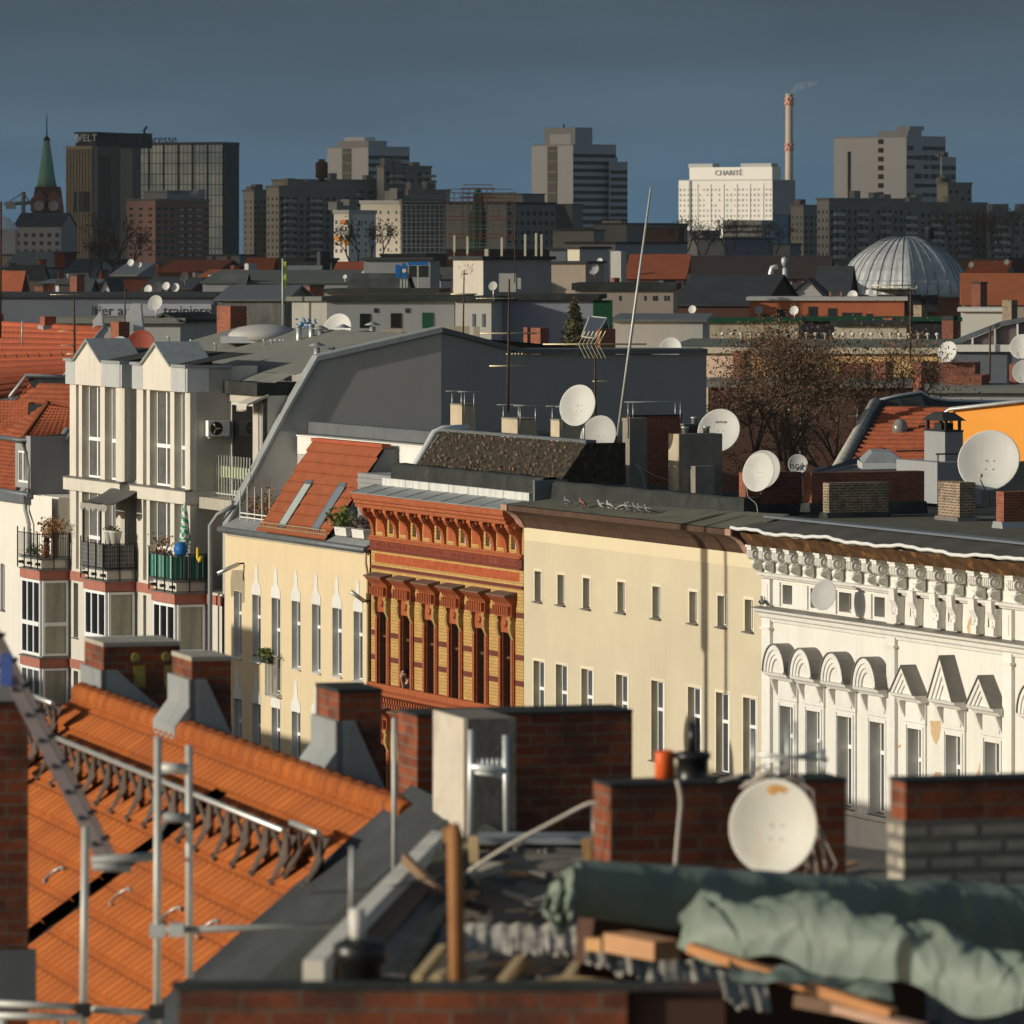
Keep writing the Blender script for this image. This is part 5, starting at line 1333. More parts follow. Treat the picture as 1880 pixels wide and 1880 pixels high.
pl = [(1042, 931, 0, 150, 'grey pigeon, first at the left of the row on the eaves'), (1069, 933, 2, 140, 'reddish pigeon standing second in the row on the eaves'), (1108, 941, 1, 200, 'pale pigeon huddled left in the pair on the eaves'), (1120, 942, 1, 150, 'pale pigeon huddled right in the pair on the eaves'), (1144, 945, 1, 10, 'pale crouching pigeon left in the middle of the eaves'), (1156, 946, 0, 170, 'dark crouching pigeon beside the pale one on the eaves'),
      (1167, 945, 0, 140, 'grey pigeon standing tallest in the right group on the eaves'), (1178, 947, 0, 160, 'grey pigeon second in the right group on the eaves'), (1192, 949, 0, 170, 'grey pigeon sitting last at the right of the row'), (1399, 1106, 0, 120, 'dark pigeon perched on the cornice corner of the white house')]
for u, v, k, yaw, lab in pl:
    if v < 1000: i_ = -.15; s_ = S(u, i_); zz = zLed((s_-sE0+.2)/(sE1-sE0), (i_+.6)/1.5)+.005
    else: s_, i_ = S(u, -.25), -.25; zz = z2t+.02
    t = T('pigeon', lab, 'pigeon', FAC, (s_, i_, zz), 'pigeons on the eaves'); t.o.scale = (1.25,)*3
    t.inst('body', pgm[k], (s_, i_, zz), rz=math.radians(yaw+40)); t.inst('wing', wgm, (s_, i_, zz), rz=math.radians(yaw+40)); t.inst('leg', lgm, (s_, i_, zz), rz=math.radians(yaw+40))

# person leaning out of the second window of the brick house ------------------------------
def remesh(o, vox):
    md = o.modifiers.new('join', 'REMESH'); md.mode = 'VOXEL'; md.voxel_size = vox; md.use_smooth_shade = True
    sm = o.modifiers.new('soften', 'SMOOTH'); sm.iterations = 3; sm.factor = .5
wm = mids[1]; ph = FAC.pe(743, 1241, wm-.02)
px_, py_, pz_ = wm-.02, ph.y, ph.z; sill = zopb
PS = T('person', 'dark haired person in black top leaning on the sill, chin on hand', 'person', FAC, (px_, 0, sill))
m = PS.mb()
hd = Vector((px_, py_, pz_))
m.blob(hd+Vector((0, .012, .015)), (.078, .098, .115), 14, 10); m.blob(hd+Vector((0, -.03, -.05)), (.058, .068, .075), 12, 8)
m.tube([hd+Vector((0, -.085, .02)), hd+Vector((0, -.118, -.02)), hd+Vector((0, -.095, -.032))], [.012, .018, .014], 8)   # nose
m.blob(hd+Vector((0, -.092, -.062)), (.026, .014, .012), 8, 5); m.blob(hd+Vector((0, -.075, -.105)), (.03, .03, .022), 8, 5)
for sg in (-1, 1): m.blob(hd+Vector((sg*.078, .02, -.005)), (.014, .026, .034), 8, 6); m.blob(hd+Vector((sg*.035, -.085, .03)), (.02, .012, .012), 8, 5)
neck = hd+Vector((0, .07, -.15)); chest = Vector((px_, py_+.19, pz_-.32)); hip = Vector((px_, .42, sill-.3))
m.tube([hd+Vector((0, .03, -.06)), neck, neck+Vector((0, .06, -.05))], [.055, .052, .07], 10)
m.tube([neck+Vector((0, .02, -.05)), chest, (chest+hip)/2, hip], [.09, .16, .15, .14], 14)
hand = hd+Vector((-.03, -.075, -.145)); 
for sg, hnd, elb in ((-1, hand, Vector((px_-.16, py_+.06, sill+.05))), (1, Vector((px_-.08, py_+.02, sill+.05)), Vector((px_+.24, py_+.22, sill+.05)))):
    sh = chest+Vector((sg*.17, -.04, .10))
    m.tube([chest+Vector((0, 0, .08)), sh, (sh+elb)/2, elb], [.09, .07, .052, .042], 10); m.tube([elb, (elb+hnd)/2, hnd], [.043, .04, .028], 10)
    dirn = (hnd-elb).normalized(); side = Vector((1, 0, 0)); up = dirn.cross(side).normalized()
    m.tube([hnd, hnd+dirn*.05, hnd+dirn*.08], [.03, .036, .034], 8)
    for k in range(4):
        b0 = hnd+dirn*.08+side*(-.026+.0175*k); l = (.055, .066, .062, .048)[k]
        m.tube([b0, b0+dirn*l*.5+up*.006, b0+dirn*l*.8+up*.022], [.0095, .009, .0075], 6)
    m.tube([hnd+dirn*.02+side*.025, hnd+dirn*.05+side*.05, hnd+dirn*.085+side*.05], [.012, .011, .009], 6)
pb = PS.p('body', m, m_skin); remesh(pb, .009)
m = PS.mb()
m.blob(hd+Vector((0, .03, .04)), (.094, .108, .112), 14, 10, .03)
for k in range(26):
    an = R.uniform(0, PI*2); p = hd+Vector((.07*math.cos(an), .035+.08*math.sin(an)*.9+.01, .06+R.uniform(-.03, .07))); m.blob(p, (.03, .03, .026), 6, 4, .1)
hr = PS.p('hair', m, m_hair)
for v_ in hr.data.vertices:                  # keep the face free: push hair back off the brow
    if v_.co.y < py_-.055 and v_.co.z < pz_-sill+.06: v_.co.y = py_-.0; 
m = PS.mb()
m.tube([neck+Vector((0, .045, -.05)), chest, (chest+hip)/2, hip], [.10, .178, .168, .155], 14)
for sg, elb in ((-1, Vector((px_-.16, py_+.06, sill+.05))), (1, Vector((px_+.24, py_+.22, sill+.05)))):
    sh = chest+Vector((sg*.17, -.04, .10)); e2 = (sh+elb)/2 if sg < 0 else elb*.9+sh*.1
    m.tube([chest+Vector((0, 0, .08)), sh, (sh+e2)/2, e2], [.10, .085, .072, .062], 10)
st_ = PS.p('shirt', m, m_shirt); remesh(st_, .012); PS.o.scale = (1.15,)*3
# ================================================================== foreground: tiled roof, stacks, scaffold, building site
FG = Fr(*P(180, 1285, 54).xy, math.atan2(-.962, .272))
zR = P(180, 1285, 54).z
ph_ = math.radians(39)
RF = T('tiled_roof_house', 'near house with a new bright orange tiled roof and snow guards', 'house', FG, (0, 0, 0))
LS = 12.0;  sA, sZ = FG.su(150), FG.su(727)-.0
ax, upd = Vector((1, 0, 0)), Vector((0, math.cos(ph_), math.sin(ph_)))
org = Vector((sA, 0, zR))-upd*LS
def rp_(s, l, h=0.0):                          # a point on the slope: l metres down from the ridge, h off it
    return Vector((s, 0, zR))-upd*l+Vector((0, -math.sin(ph_), math.cos(ph_)))*h
def slope_px(u, v):                            # which (s, l) the pixel sees
    l = 3.0
    for _ in range(40):
        p = rp_(0, l); s = FG.su(u, p.y); z = FG.zv(v, s, p.y); l = l+((zR-l*math.sin(ph_))-z)*.8
    return s, l
g0 = slope_px(345, 1505); g1 = slope_px(100, 1690)
def keep(a, b):
    s, l = sA+a, LS-b
    gc = g0[0]+(g1[0]-g0[0])*(l-g0[1])/(g1[1]-g0[1])
    return not (l > g0[1]-.3 and abs(s-gc) < .26)
mb = RF.mb(); tiles(mb, org, (1, 0, 0), upd, sZ-sA, LS, .29, .20, .03, .022, keep, 6); rf = RF.p('roof', mb, m_tilefg)
mb = RF.mb(); mb.face([rp_(sA, LS, -.09), rp_(sZ, LS, -.09), rp_(sZ, 0, -.09), rp_(sA, 0, -.09)]); RF.p('roof_underlay', mb, M('dark_battens', (.05, .032, .022), .95, .3, 2), rf)
mb = RF.mb(); mb.face([Vector((sA, 0, zR)), Vector((sZ, 0, zR)), Vector((sZ, 7, zR-5.6)), Vector((sA, 7, zR-5.6))]); mb.face([(sZ, 7, zR-5.6), (sZ, 0, zR-.1), rp_(sZ, LS, -.1), (sZ, -LS*.7, 0), (sZ, 7, 0)]); RF.p('rear_slope', mb, m_tilefg, rf)
# ridge tiles, each lapping the next
mb = RF.mb(); x = sA; k = 0
while x < sZ:
    r0, r1 = .105, .08
    mb.tube([(x, 0, zR+.01), (x+.40, 0, zR-.005)], r0, 10, r1, caps=True); x += .36; k += 1
RF.p('ridge_tiles', mb, m_tilefg, rf)
# verge flashing on the right
mb = RF.mb(); mb.face([rp_(sZ, -.2, .06), rp_(sZ, LS, .06), rp_(sZ+1.15, LS, -.03), rp_(sZ+1.15, -.2, -.03)]); mb.box(sZ-.03, sZ, -.1, .1, zR-.2, zR+.05); RF.p('verge_flashing', mb, M('dark_slate_flashing', (.052, .056, .06), .7, .3, 1.5, .2, 12, streak=.3))
mb = RF.mb(); mb.face([rp_(sZ+1.16, -.2, -.02), rp_(sZ+1.16, LS, -.02), rp_(sZ+3.4, LS, -.35), rp_(sZ+3.4, -.2, -.35)]); RF.p('felt_strip', mb, m_felt)
# snow guards: pipes on rows of tapering iron brackets
def guard(label_part, u0, v0, u1, v1, n, skip=()):
    s0, l0 = slope_px(u0, v0+26); s1, l1 = slope_px(u1, v1+26); 
    l1 = l0
    m = RF.mb(); m.tube([rp_(s0, l0, .30), rp_((s0+s1)/2, l0, .30), rp_(s1, l0, .30)], .024, 10); g = RF.p('snow_guard_pipe', m, m_alu, rf)
    mt = M('rusty_brown_bracket', (.10, .075, .062), .8, .3, 4, stain=(.045, .033, .028))
    for k in range(n):
        s = s0+.1+(s1-s0-.2)*k/max(1, n-1); m = RF.mb()
        hw = min(.30, (s1-s0)/max(n, 2)*.46)
        out = [(-hw, -.06, .27), (hw, -.06, .27), (hw*.72, .10, .20), (.10, .24, .14), (.028, .52, .06), (-.028, .52, .06), (-.10, .24, .14), (-hw*.72, .10, .20)]
        out = [(x*.75, l*.60, h*.85) for x, l, h in out]
        t_ = [rp_(s+x, l0+l, h) for x, l, h in out]; b_ = [p-Vector((0, 0, .03)) for p in t_]
        m.face(t_); m.face(b_[::-1])
        for j in range(8): m.face([t_[j], b_[j], b_[(j+1) % 8], t_[(j+1) % 8]])
        m.tube([rp_(s, l0+.31, .07), rp_(s, l0+.31, .0)], .018, 6); m.tube([rp_(s-hw*.8, l0+.02, .27), rp_(s, l0+.16, .02), rp_(s+hw*.8, l0+.02, .27)], .022, 4)
        RF.p('snow_bracket', m, mt, rf)
guard('upper', 75, 1288, 141, 1306, 3)
guard('main', 92, 1355, 640, 1492, 16)
guard('left', 5, 1392, 78, 1402, 3)
guard('low', 580, 1540, 640, 1553, 2)
for (u, v) in ((105, 1615), (228, 1655), (320, 1690), (388, 1715)):
    s, l = slope_px(u, v); m = RF.mb(); pts = [rp_(s+.12*math.cos(q*.5), l+.10*math.sin(q*.5), .05) for q in range(3, 12)]; m.tube(pts, .012, 5); RF.p('roof_hook', m, m_alu, rf)

FGB = lambda *a, **k: chimney(*a, fr=FG, capov=0.004, **k)
def skirt(t, b, h=.3, mt=None):
    s0, s1, i0, i1, z0, z1 = b
    m = t.mb(); m.prism([(i0-.16, z0-.10), (i0-.03, z0+h*.25), (i0-.03, z0+h), (i0+.02, z0+h), (i0+.02, z0-.5), (i0-.16, z0-.22)], 'x', s0-.05, s1+.05)
    m.prism([(i0-.03, z0+h), (i0+.12, z0+h), (i1+.02, z0-.25), (i1+.02, z0-.5), (i0-.03, z0-.5)], 'x', s1+.003, s1+.05); t.p('flashing', m, mt or m_zinc)
t, b_ = FGB('wide red brick chimney with ochre streaks, farthest on the orange roof', 155, 190, 331, 1180, 1290, 54.5, m_chimf, m_concrete, .04, down=1.0); skirt(t, b_)
s0, s1, i0, i1, z0, z1 = b_
m = t.mb()
for f in (.42, .82): m.lathe((s1+.002, i0+(i1-i0)*f, z1-.14), [(.045, 0), (.04, .006)], 10, (1, 0, 0)); m.box(s1-.001, s1+.005, i0+(i1-i0)*f-.02, i0+(i1-i0)*f+.09, z1-.42, z1-.22)
t.p('sulphur_mark', m, M('ochre_stain', (.33, .26, .07), .9, .3, 12), kind='stuff')
t, b_ = FGB('square red brick chimney, second along the orange ridge', 316, 352, 426, 1206, 1312, 50.5, m_chimf, m_concrete, .04, down=1.0); skirt(t, b_)
t, b_ = FGB('red brick chimney with a wide grey skirt near the ridge end', 580, 622, 701, 1266, 1395, 46, m_chimf, m_felt, .03, down=1.0); skirt(t, b_)
t, b_ = FGB('long red brick wall stack in the centre foreground', 731, 766, 1161, 1312, 1545, 43.5, m_chimf, m_felt, .02, down=.8)
s0, s1, i0, i1, z0, z1 = b_
m = t.mb(); m.box(s0-.02, s1+.02, i0-.03, i0+.003, z0-.8, z0+.30); t.p('flashing', m, m_zinc)
t2, b2 = FGB('plastered shaft, coloured white for sun and grey for shade, standing against the central brick stack', 800, 858, 947, 1320, 1545, 42.0, m_chimpg, None, down=.8)
q = b2; m = t2.mb(); m.box(q[0]-.02, q[1]-.04, q[2]-.015, q[2]+.03, q[4]-.8, q[5]-.003); t2.p('lit_plaster_face', m, M('lit_toned_plaster', (.50, .45, .37), .95, .12, 3, .3, 18, stain=(.3, .25, .18), st_amt=.5, st_scale=2))  # sunlight on the left face put into a whiter plaster colour
def pole(m, u0, v0, u1, v1, Y, r, Y1=None): m.tube([P(u0, v0, Y), P(u1, v1, Y1 or Y)], r, 8)
a = P(897, 1535, 41.2); t = T('roof_ladder', 'short pale steel ladder hooked on the plastered shaft', 'ladder', WF, a)
m = t.mb(); pole(m, 865, 1340, 864, 1532, 41.2, .022); pole(m, 928, 1350, 930, 1535, 41.2, .022); t.p('rail', m, m_zincb)
m = t.mb(); pole(m, 865, 1408, 929, 1415, 41.2, .03); pole(m, 865, 1418, 929, 1426, 41.2, .014)
for k in range(7): pole(m, 868+9*k, 1392, 868+9*k, 1412, 41.2, .008)
t.p('rung', m, m_zincb)
t, b_ = FGB('red brick chimney carrying the big near dish, an orange pot and a black pot', 1089, 1121, 1553, 1440, 1612, 33, m_chimf, m_felt, .02, down=1.0)
s0, s1, i0, i1, z0, z1 = b_
t, b_ = FGB('near chimney of red brick above whitewashed brick at the right edge', 1634, 1662, 1990, 1432, 1645, 30, m_chimf, m_dark, .02, down=.8)
q = b_; m = t.mb(); m.box(q[0]-.012, q[1]+.012, q[2]-.012, q[3], q[4]-.8, q[5]-.21); t.p('whitewashed_base', m, m_chimw)
t, b_ = FGB('tall brown brick chimney cut by the left edge', -90, -89, 52, 1290, 1775, 39, m_chimf, m_dark, .02, down=1.2)
q = b_; m = t.mb(); m.box(q[0], q[1]+.02, q[2]-.3, q[3]+.05, q[4]-.3, q[4]+.1); t.p('flashing', m, m_zincd)
# pots on the dish chimney
a = P(1220, 1434, 33.4); t = T('chimney_pot', 'bright orange plastic chimney pot with lid', 'chimney pot', WF, a)
m = t.mb(); m.lathe(a, [(.055, -.02), (.055, .16), (.045, .175), (.045, .165)], 16); t.p('pot', m, m_orange)
a = P(1271, 1434, 33.4); t = T('chimney_pot', 'squat black chimney pot with a thin flue pipe', 'chimney pot', WF, a)
m = t.mb(); m.lathe(a, [(.11, -.02), (.085, .02), (.085, .12), (.105, .13), (.105, .16), (.06, .17)], 18); t.p('pot', m, m_black)
m = t.mb(); m.tube([a+Vector((0, 0, .16)), a+Vector((0, 0, .33))], .022, 10); t.p('flue', m, m_black)
cable('pale cable running down the face of the dish chimney', [(1243, 1432), (1250, 1470), (1246, 1520), (1240, 1590)], 32.4, .014)
dish('big near dish with rust stain and a dark shadow, on the brick chimney', 1419, 1518, 178, 32.2, 26, 8, .3, M('rust_stained_dish', (.62, .60, .53), .5, .05, 1.5, streak=.2, stain=(.5, .35, .18), st_amt=.25, st_scale=3), arm=False, rust=True)
a = P(1450, 1440, 33); t = T('aerial_cluster', 'tangle of thin grey aerial rods and wires behind the big near dish', 'aerial', WF, a)
m = t.mb()
for u, v0, v1 in ((1383, 1340, 1450), (1446, 1330, 1450), (1460, 1325, 1450), (1505, 1360, 1450), (1512, 1375, 1450)): pole(m, u, v1, u, v0, 34, .010)
pole(m, 1390, 1385, 1520, 1395, 34, .012); pole(m, 1400, 1400, 1510, 1380, 34.2, .01); t.p('rod', m, m_alu)
m = t.mb()
for k in range(8):
    u, v = 1385+k*9, 1405+R.uniform(-10, 30); pts = [P(u+R.uniform(-14, 14)+dx, v+dy, 32.6+R.uniform(-.2, .2)) for dx, dy in ((-50, 20), (0, 0), (40, 25), (62, 80), (75, 160), (80+R.uniform(-10, 10), 190))]; m.tube(pts, .006, 4)
t.p('wire', m, m_wire)

# scaffold and ladders ----------------------------------------------------------------------
a = P(290, 1880, 36); t = T('scaffold', 'open scaffold of pale steel tubes in front of the orange roof', 'scaffold', WF, a)
for u0, v0, u1, v1, Y in ((157, 1518, 152, 1960, 36), (290, 1352, 288, 1960, 36), (347, 1368, 348, 1795, 37)):
    m = t.mb(); pole(m, u1, v1, u0, v0, Y, .024); t.p('upright', m, m_steelw)
for u0, v0, u1, v1, Y in ((302, 1708, 660, 1698, 36.8), (-20, 1842, 160, 1850, 35.8), (-20, 1864, 150, 1868, 35.6), (160, 1853, 275, 1860, 35.9)):
    m = t.mb(); pole(m, u0, v0, u1, v1, Y, .022); t.p('ledger', m, m_steelw if v0 > 1800 else m_pipe)
for u0, v0, u1, v1 in ((168, 1580, 288, 1572), (170, 1590, 240, 1594), (300, 1500, 350, 1503), (296, 1410, 345, 1412)):
    m = t.mb(); pole(m, u0, v0, u1, v1, 36.2, .03 if v0 != 1410 else .035); t.p('bracket', m, m_pipe if v0 != 1410 else m_steelw)
for u, v, Y in ((153, 1855, 35.8), (288, 1858, 35.9), (289, 1708, 36), (325, 1707, 36.8)):
    m = t.mb(); c = P(u, v, Y); m.box(c.x-.045, c.x+.045, c.y-.05, c.y+.05, c.z-.04, c.z+.04); t.p('coupler', m, m_dark if v > 1800 else m_zincb)
m = t.mb()
for u in (5, 118): pole(m, u, 1864, u, 1960, 35.7, .02)
t.p('upright', m, m_steelw)
a = P(100, 1560, 37); t = T('ladder', 'long aluminium ladder slanting down from the upper left', 'ladder', WF, a)
m_lad = M('worn_ladder_aluminium', (.30, .24, .22), .5, .12, 3, metal=.4)
for du, dY in ((0, 0), (12, .35)):
    m = t.mb(); A, B2 = P(-30+du, 1150, 37.5+dY), P(188+du, 1572, 36.6+dY); w_ = Vector((.045, 0, .0)); d_ = Vector((0, .03, 0))
    m.face([A-w_-d_, B2-w_-d_, B2+w_-d_, A+w_-d_]); m.face([A-w_+d_, A+w_+d_, B2+w_+d_, B2-w_+d_]); m.face([A-w_-d_, A-w_+d_, B2-w_+d_, B2-w_-d_]); m.face([A+w_-d_, B2+w_-d_, B2+w_+d_, A+w_+d_]); t.p('rail', m, m_lad)
for k in range(9):
    f = (k+.5)/9; m = t.mb(); A = P(-30, 1150, 37.5)*(1-f)+P(188, 1572, 36.6)*f; m.tube([A+Vector((-.01, -.05, 0)), A+Vector((.05, .4, 0))], .016, 6); t.p('rung', m, m_dark)
m = t.mb(); A = P(12, 1228, 37.3); m.box(A.x-.03, A.x+.04, A.y-.08, A.y-.05, A.z-.1, A.z+.1); t.p('sticker', m, M('blue_sticker', (.08, .13, .42), .5, .05))

# the building site roof ---------------------------------------------------------------------
zS = H-3.95
mb = MB((0, 0, 0)); 
t = T('site_roof', 'half stripped roof under repair with grey felt boards', 'roof', WF, P(900, 1700, 34))
m = t.mb(); m.grid(lambda a, b: (-1.12+.66*b+a*8, 24.6+b*14.3, zS+.03*math.sin(a*31+b*5)+.04*math.sin(b*23)), 40, 40); t.p('roof_board', m, M('grey_site_felt', (.20, .17, .135), .95, .3, 1.5, .5, 14, stain=(.05, .045, .04)))
m = t.mb(); m.box(-.42, 6.3, 24.8, 38.8, 8, zS-.12); t.p('wall', m, m_lgrey)
m = t.mb(); b0, b1 = P(878, 1545, 38.5), P(1080, 1690, 38.5); m.box(b0.x, b1.x, 38.4, 38.6, zS, b0.z); t.p('board_panel', m, m_plywood)
m = t.mb(); m.box(b0.x, b1.x+.1, 38.3, 38.7, b0.z+.002, b0.z+.04); t.p('panel_capping', m, m_zinc)
def beam(m, A, B_, w, h):
    A, B_ = Vector(A), Vector(B_); d_ = (B_-A).normalized(); sd = d_.cross(Vector((0, 0, 1)))
    if sd.length < .1: sd = Vector((1, 0, 0))
    sd = sd.normalized()*w/2; up = sd.cross(d_).normalized()*h/2
    k = m.pts([A-sd-up, A+sd-up, A+sd+up, A-sd+up, B_-sd-up, B_+sd-up, B_+sd+up, B_-sd+up])
    for f in ((0, 3, 2, 1), (4, 5, 6, 7), (0, 1, 5, 4), (1, 2, 6, 5), (2, 3, 7, 6), (3, 0, 4, 7)): m.f.append([k+j for j in f]); m.sm.append(False)
m_rafter = M('white_painted_rafter', (.80, .74, .63), .85, .15, 3, streak=.2)
def timber(label, pts, w, h, mt, name='timber', cat='timber', group=None):
    A = P(*pts[0]); m = MB(A); beam(m, A, P(*pts[1]), w, h); return solo(name, label, cat, WF, A, m, mt, group)
timber('long white edged rafter sloping down beside the felt strip', [(806, 1548, 38), (575, 1795, 28)], .10, .16, m_rafter, 'rafter', 'rafter')
timber('brown inner rafter parallel to the white one', [(838, 1562, 38.4), (640, 1795, 28.6)], .16, .12, m_woodd, 'rafter', 'rafter')
timber('short crossing brace below the white rafter', [(742, 1575, 34), (832, 1665, 33.4)], .035, .06, m_woodd, 'brace', 'timber')
A = P(840, 1880, 26); m = MB(A); m.tube([P(842, 1900, 26), P(838, 1700, 26), P(836, 1535, 26), P(833, 1512, 26)], [.034, .036, .037, .022], 12); solo('wooden_post', 'round orange brown wooden post rising through the site', 'post', WF, A, m, M('orange_brown_post', (.36, .165, .065), .7, .25, 3, streak=.5))
timber('pale square post standing beside the plastered shaft', [(872, 1622, 36), (868, 1535, 36)], .06, .06, m_woodp, 'wooden_post', 'post')
timber('thin pale post left of the big round post', [(822, 1610, 37), (818, 1520, 37)], .05, .05, m_wood, 'wooden_post', 'post')
timber('short timber stub beside the metal flue', [(1082, 1580, 34), (1078, 1540, 34)], .07, .07, m_wood, 'wooden_post', 'post')
A = P(1096, 1580, 33.5); m = MB(A); m.tube([A, P(1096, 1478, 33.5)], .035, 10); solo('flue_pipe', 'shiny dark metal flue beside the dish chimney', 'flue', WF, A, m, M('polished_metal', (.25, .24, .22), .3, .2, 4, metal=.8))
# slanting boards and sheets
m = MB(P(740, 1700, 31)); q = [P(660, 1790, 28), P(745, 1795, 28), P(850, 1610, 36), P(790, 1600, 36)]; m.face(q); m.face([x-Vector((0, 0, .04)) for x in q][::-1]); solo('cement_board', 'grey cement board leaning inside the rafters', 'board', WF, P(740, 1700, 31), m, M('grey_cement_board', (.22, .19, .165), .9, .15, 2))
m = MB(P(790, 1700, 30)); beam(m, P(742, 1795, 28.2), P(858, 1612, 36.2), .1, .14); solo('black_membrane', 'folded black membrane edge along the cement board', 'membrane', WF, P(790, 1700, 30), m, m_felt)
def sheet(label, u0, u1, v, Y, dv, seed):
    rr = random.Random(seed); A = P((u0+u1)/2, v, Y); m = MB(A); n = 60; jag = [rr.uniform(0, .22) if rr.random() < .5 else rr.uniform(0, .06) for _ in range(n+1)]
    def fn(a, b, h=0.0):
        j = a*n; q = min(int(j), n-1); jg = jag[q]*(1-(j-q))+jag[q+1]*(j-q)
        p = P(u0+(u1-u0)*a, v+dv*a, Y-a*.9)
        return (p.x, p.y+jg*(1-b)+b*.85, p.z+.004*math.sin(a*(u1-u0)*.22)+.05*b+.02*mnoise.noise(Vector((a*9, b*3, seed)))-.03*(1-b)*mnoise.noise(Vector((a*14, 2, seed)))-h)
    m.grid(fn, n*3, 6); m.grid(lambda a, b: fn(a, b, .012), n*3, 6); m.grid(lambda a, b: fn(a, 0, .012*b), n*3, 1)
    return solo('roof_sheet', label, 'sheet', WF, A, m, M('dirty_white_sheet', (.36, .33, .28), .8, .3, 5, streak=.6, stain=(.12, .1, .08), st_amt=.6, st_scale=4))
from mathutils import noise as mnoise
sheet('ragged pale roofing sheet torn along its front edge, left of the tarpaulin', 800, 1060, 1745, 30.5, 8, 3)
sheet('second ragged pale sheet continuing to the right along the torn edge', 1075, 1420, 1768, 28.5, 95, 5)
for k, (u0, v0, u1, v1, lab) in enumerate(((765, 1800, 812, 1742, 'left of the round post'), (800, 1800, 838, 1762, 'touching the round post'), (922, 1805, 955, 1762, 'right of the round post'), (1040, 1800, 1060, 1772, 'near the yellow board'))):
    timber('short pale batten slanting %s' % lab, [(u0, v0, 27.5), (u1, v1, 29.2)], .045, .045, m_woodp, 'batten', 'batten', 'battens on the site roof')
timber('yellow pine board lying flat at the torn sheet', [(1015, 1800, 27.4), (1120, 1812, 27.2)], .22, .03, M('yellow_pine', (.62, .42, .19), .8, .12, 3), 'board', 'board')
timber('square sawn beam end lying under the tarpaulin', [(1132, 1728, 28), (1225, 1745, 27.7)], .16, .09, M('fresh_sawn_wood', (.50, .27, .14), .8, .15, 4), 'beam_end', 'timber')
timber('small sawn block beside the beam end', [(1090, 1732, 28.2), (1118, 1735, 28.1)], .1, .06, m_wood, 'wood_block', 'timber')
timber('long orange lath lying across the front of the tarpaulin heap', [(1268, 1740, 27.0), (1640, 1862, 26.2)], .06, .045, M('orange_lath', (.52, .24, .10), .8, .15, 3), 'lath', 'lath')
timber('dark offcut below the long lath', [(1465, 1835, 27), (1545, 1850, 26.9)], .1, .06, m_woodd, 'wood_block', 'timber')
timber('pinkish plank at the bottom edge below the lath', [(1540, 1850, 26.5), (1690, 1890, 26)], .09, .04, M('pinkish_plank', (.42, .26, .18), .85, .15, 3), 'plank', 'plank')
rp2 = random.Random(8)
for k in range(9):
    Y_ = (27.5, 29, 30.5, 32, 33.5, 35, 36.2, 30, 34)[k]; uc_ = 940-.55*F/Y_*(1.35-.07*(Y_-27)/1.0*.6) if k < 7 else 850+60*(k-7)
    A = Vector(((uc_-940)*Y_/F+rp2.uniform(-.05, .25), Y_, zS+.06+.01*k)); an = rp2.uniform(.95, 1.35); l_ = rp2.uniform(.6, 1.1)
    m = MB(A); beam(m, A, A+Vector((l_*math.cos(an), l_*math.sin(an)*1.2, rp2.uniform(0, .08))), .11, .025)
    solo('plank', 'weathered loose plank among the rafters of the site roof', 'plank', WF, A, m, (m_woodp, m_wood, M('bleached_lath', (.42, .36, .28), .9, .2, 4))[k % 3], 'loose planks on the site roof')
# scraps of wood, tile and felt lying about
rr_ = random.Random(4)
for lab, mt, n_ in (('splintered pale wood scraps littering the site roof', m_wood, 55), ('grey rubble and torn felt littering the site roof', M('grey_rubble', (.16, .145, .125), .95, .4, 6), 110), ('bleached lath ends littering the site roof', M('bleached_lath', (.42, .36, .28), .9, .2, 4), 36)):
    A = Vector((.6, 30, zS)); m = MB(A)
    for k in range(n_):
        Y_ = rr_.uniform(25.2, 38); x_ = rr_.uniform(-.95+.03*(Y_-25), 2.2); l_ = rr_.uniform(.06, .5 if n_ != 110 else .16); an = rr_.uniform(0, 3.14); w_ = rr_.uniform(.02, .06) if n_ != 110 else l_*.6; z_ = zS+.04+rr_.uniform(0, .03)
        beam(m, (x_, Y_, z_), (x_+l_*math.cos(an), Y_+l_*math.sin(an), z_+rr_.uniform(-.03, .05)), w_, .02 if n_ != 110 else .05)
    solo('debris', lab, 'debris', WF, A, m, mt, kind='stuff')
# tarpaulins
def tarp(label, fn, nu, nv):
    A = Vector(fn(.5, .0)); m = MB(A); m.grid(fn, nu, nv)
    o = solo('tarpaulin', label, 'tarpaulin', WF, A, m, m_tarp); return o
from mathutils import noise as mnoise
def rn(x, y, z=0, s=1.0): return mnoise.noise(Vector((x*s, y*s, z)))
def t1(a, b):                                  # long covered ridge: steep front, rounded top
    u = 1052+a*960; Y = 28.4+.95*a; p = P(u, 1586+56*a, Y)
    pr = ((.05, -.26), (.0, -.22), (-.02, -.10), (.0, -.02), (.07, .0), (.2, .0), (.45, -.05), (.6, -.12))
    k = b*(len(pr)-1); q = min(int(k), len(pr)-2); f = k-q
    y = pr[q][0]*(1-f)+pr[q+1][0]*f; z = pr[q][1]*(1-f)+pr[q+1][1]*f
    w = .012*rn(a*18, b*3, 2)+.02*rn(a*6, b*2, 5)+(.03*abs(rn(a*34+b*6, b*2.0, 8)) if a > .45 else 0)*min(1, (a-.45)*4)
    return (p.x, p.y+y-w, p.z+z*(1+.8*a)+w*.5)
tarp('long green tarpaulin wrapped over a ridge of bricks across the right', t1, 150, 28)
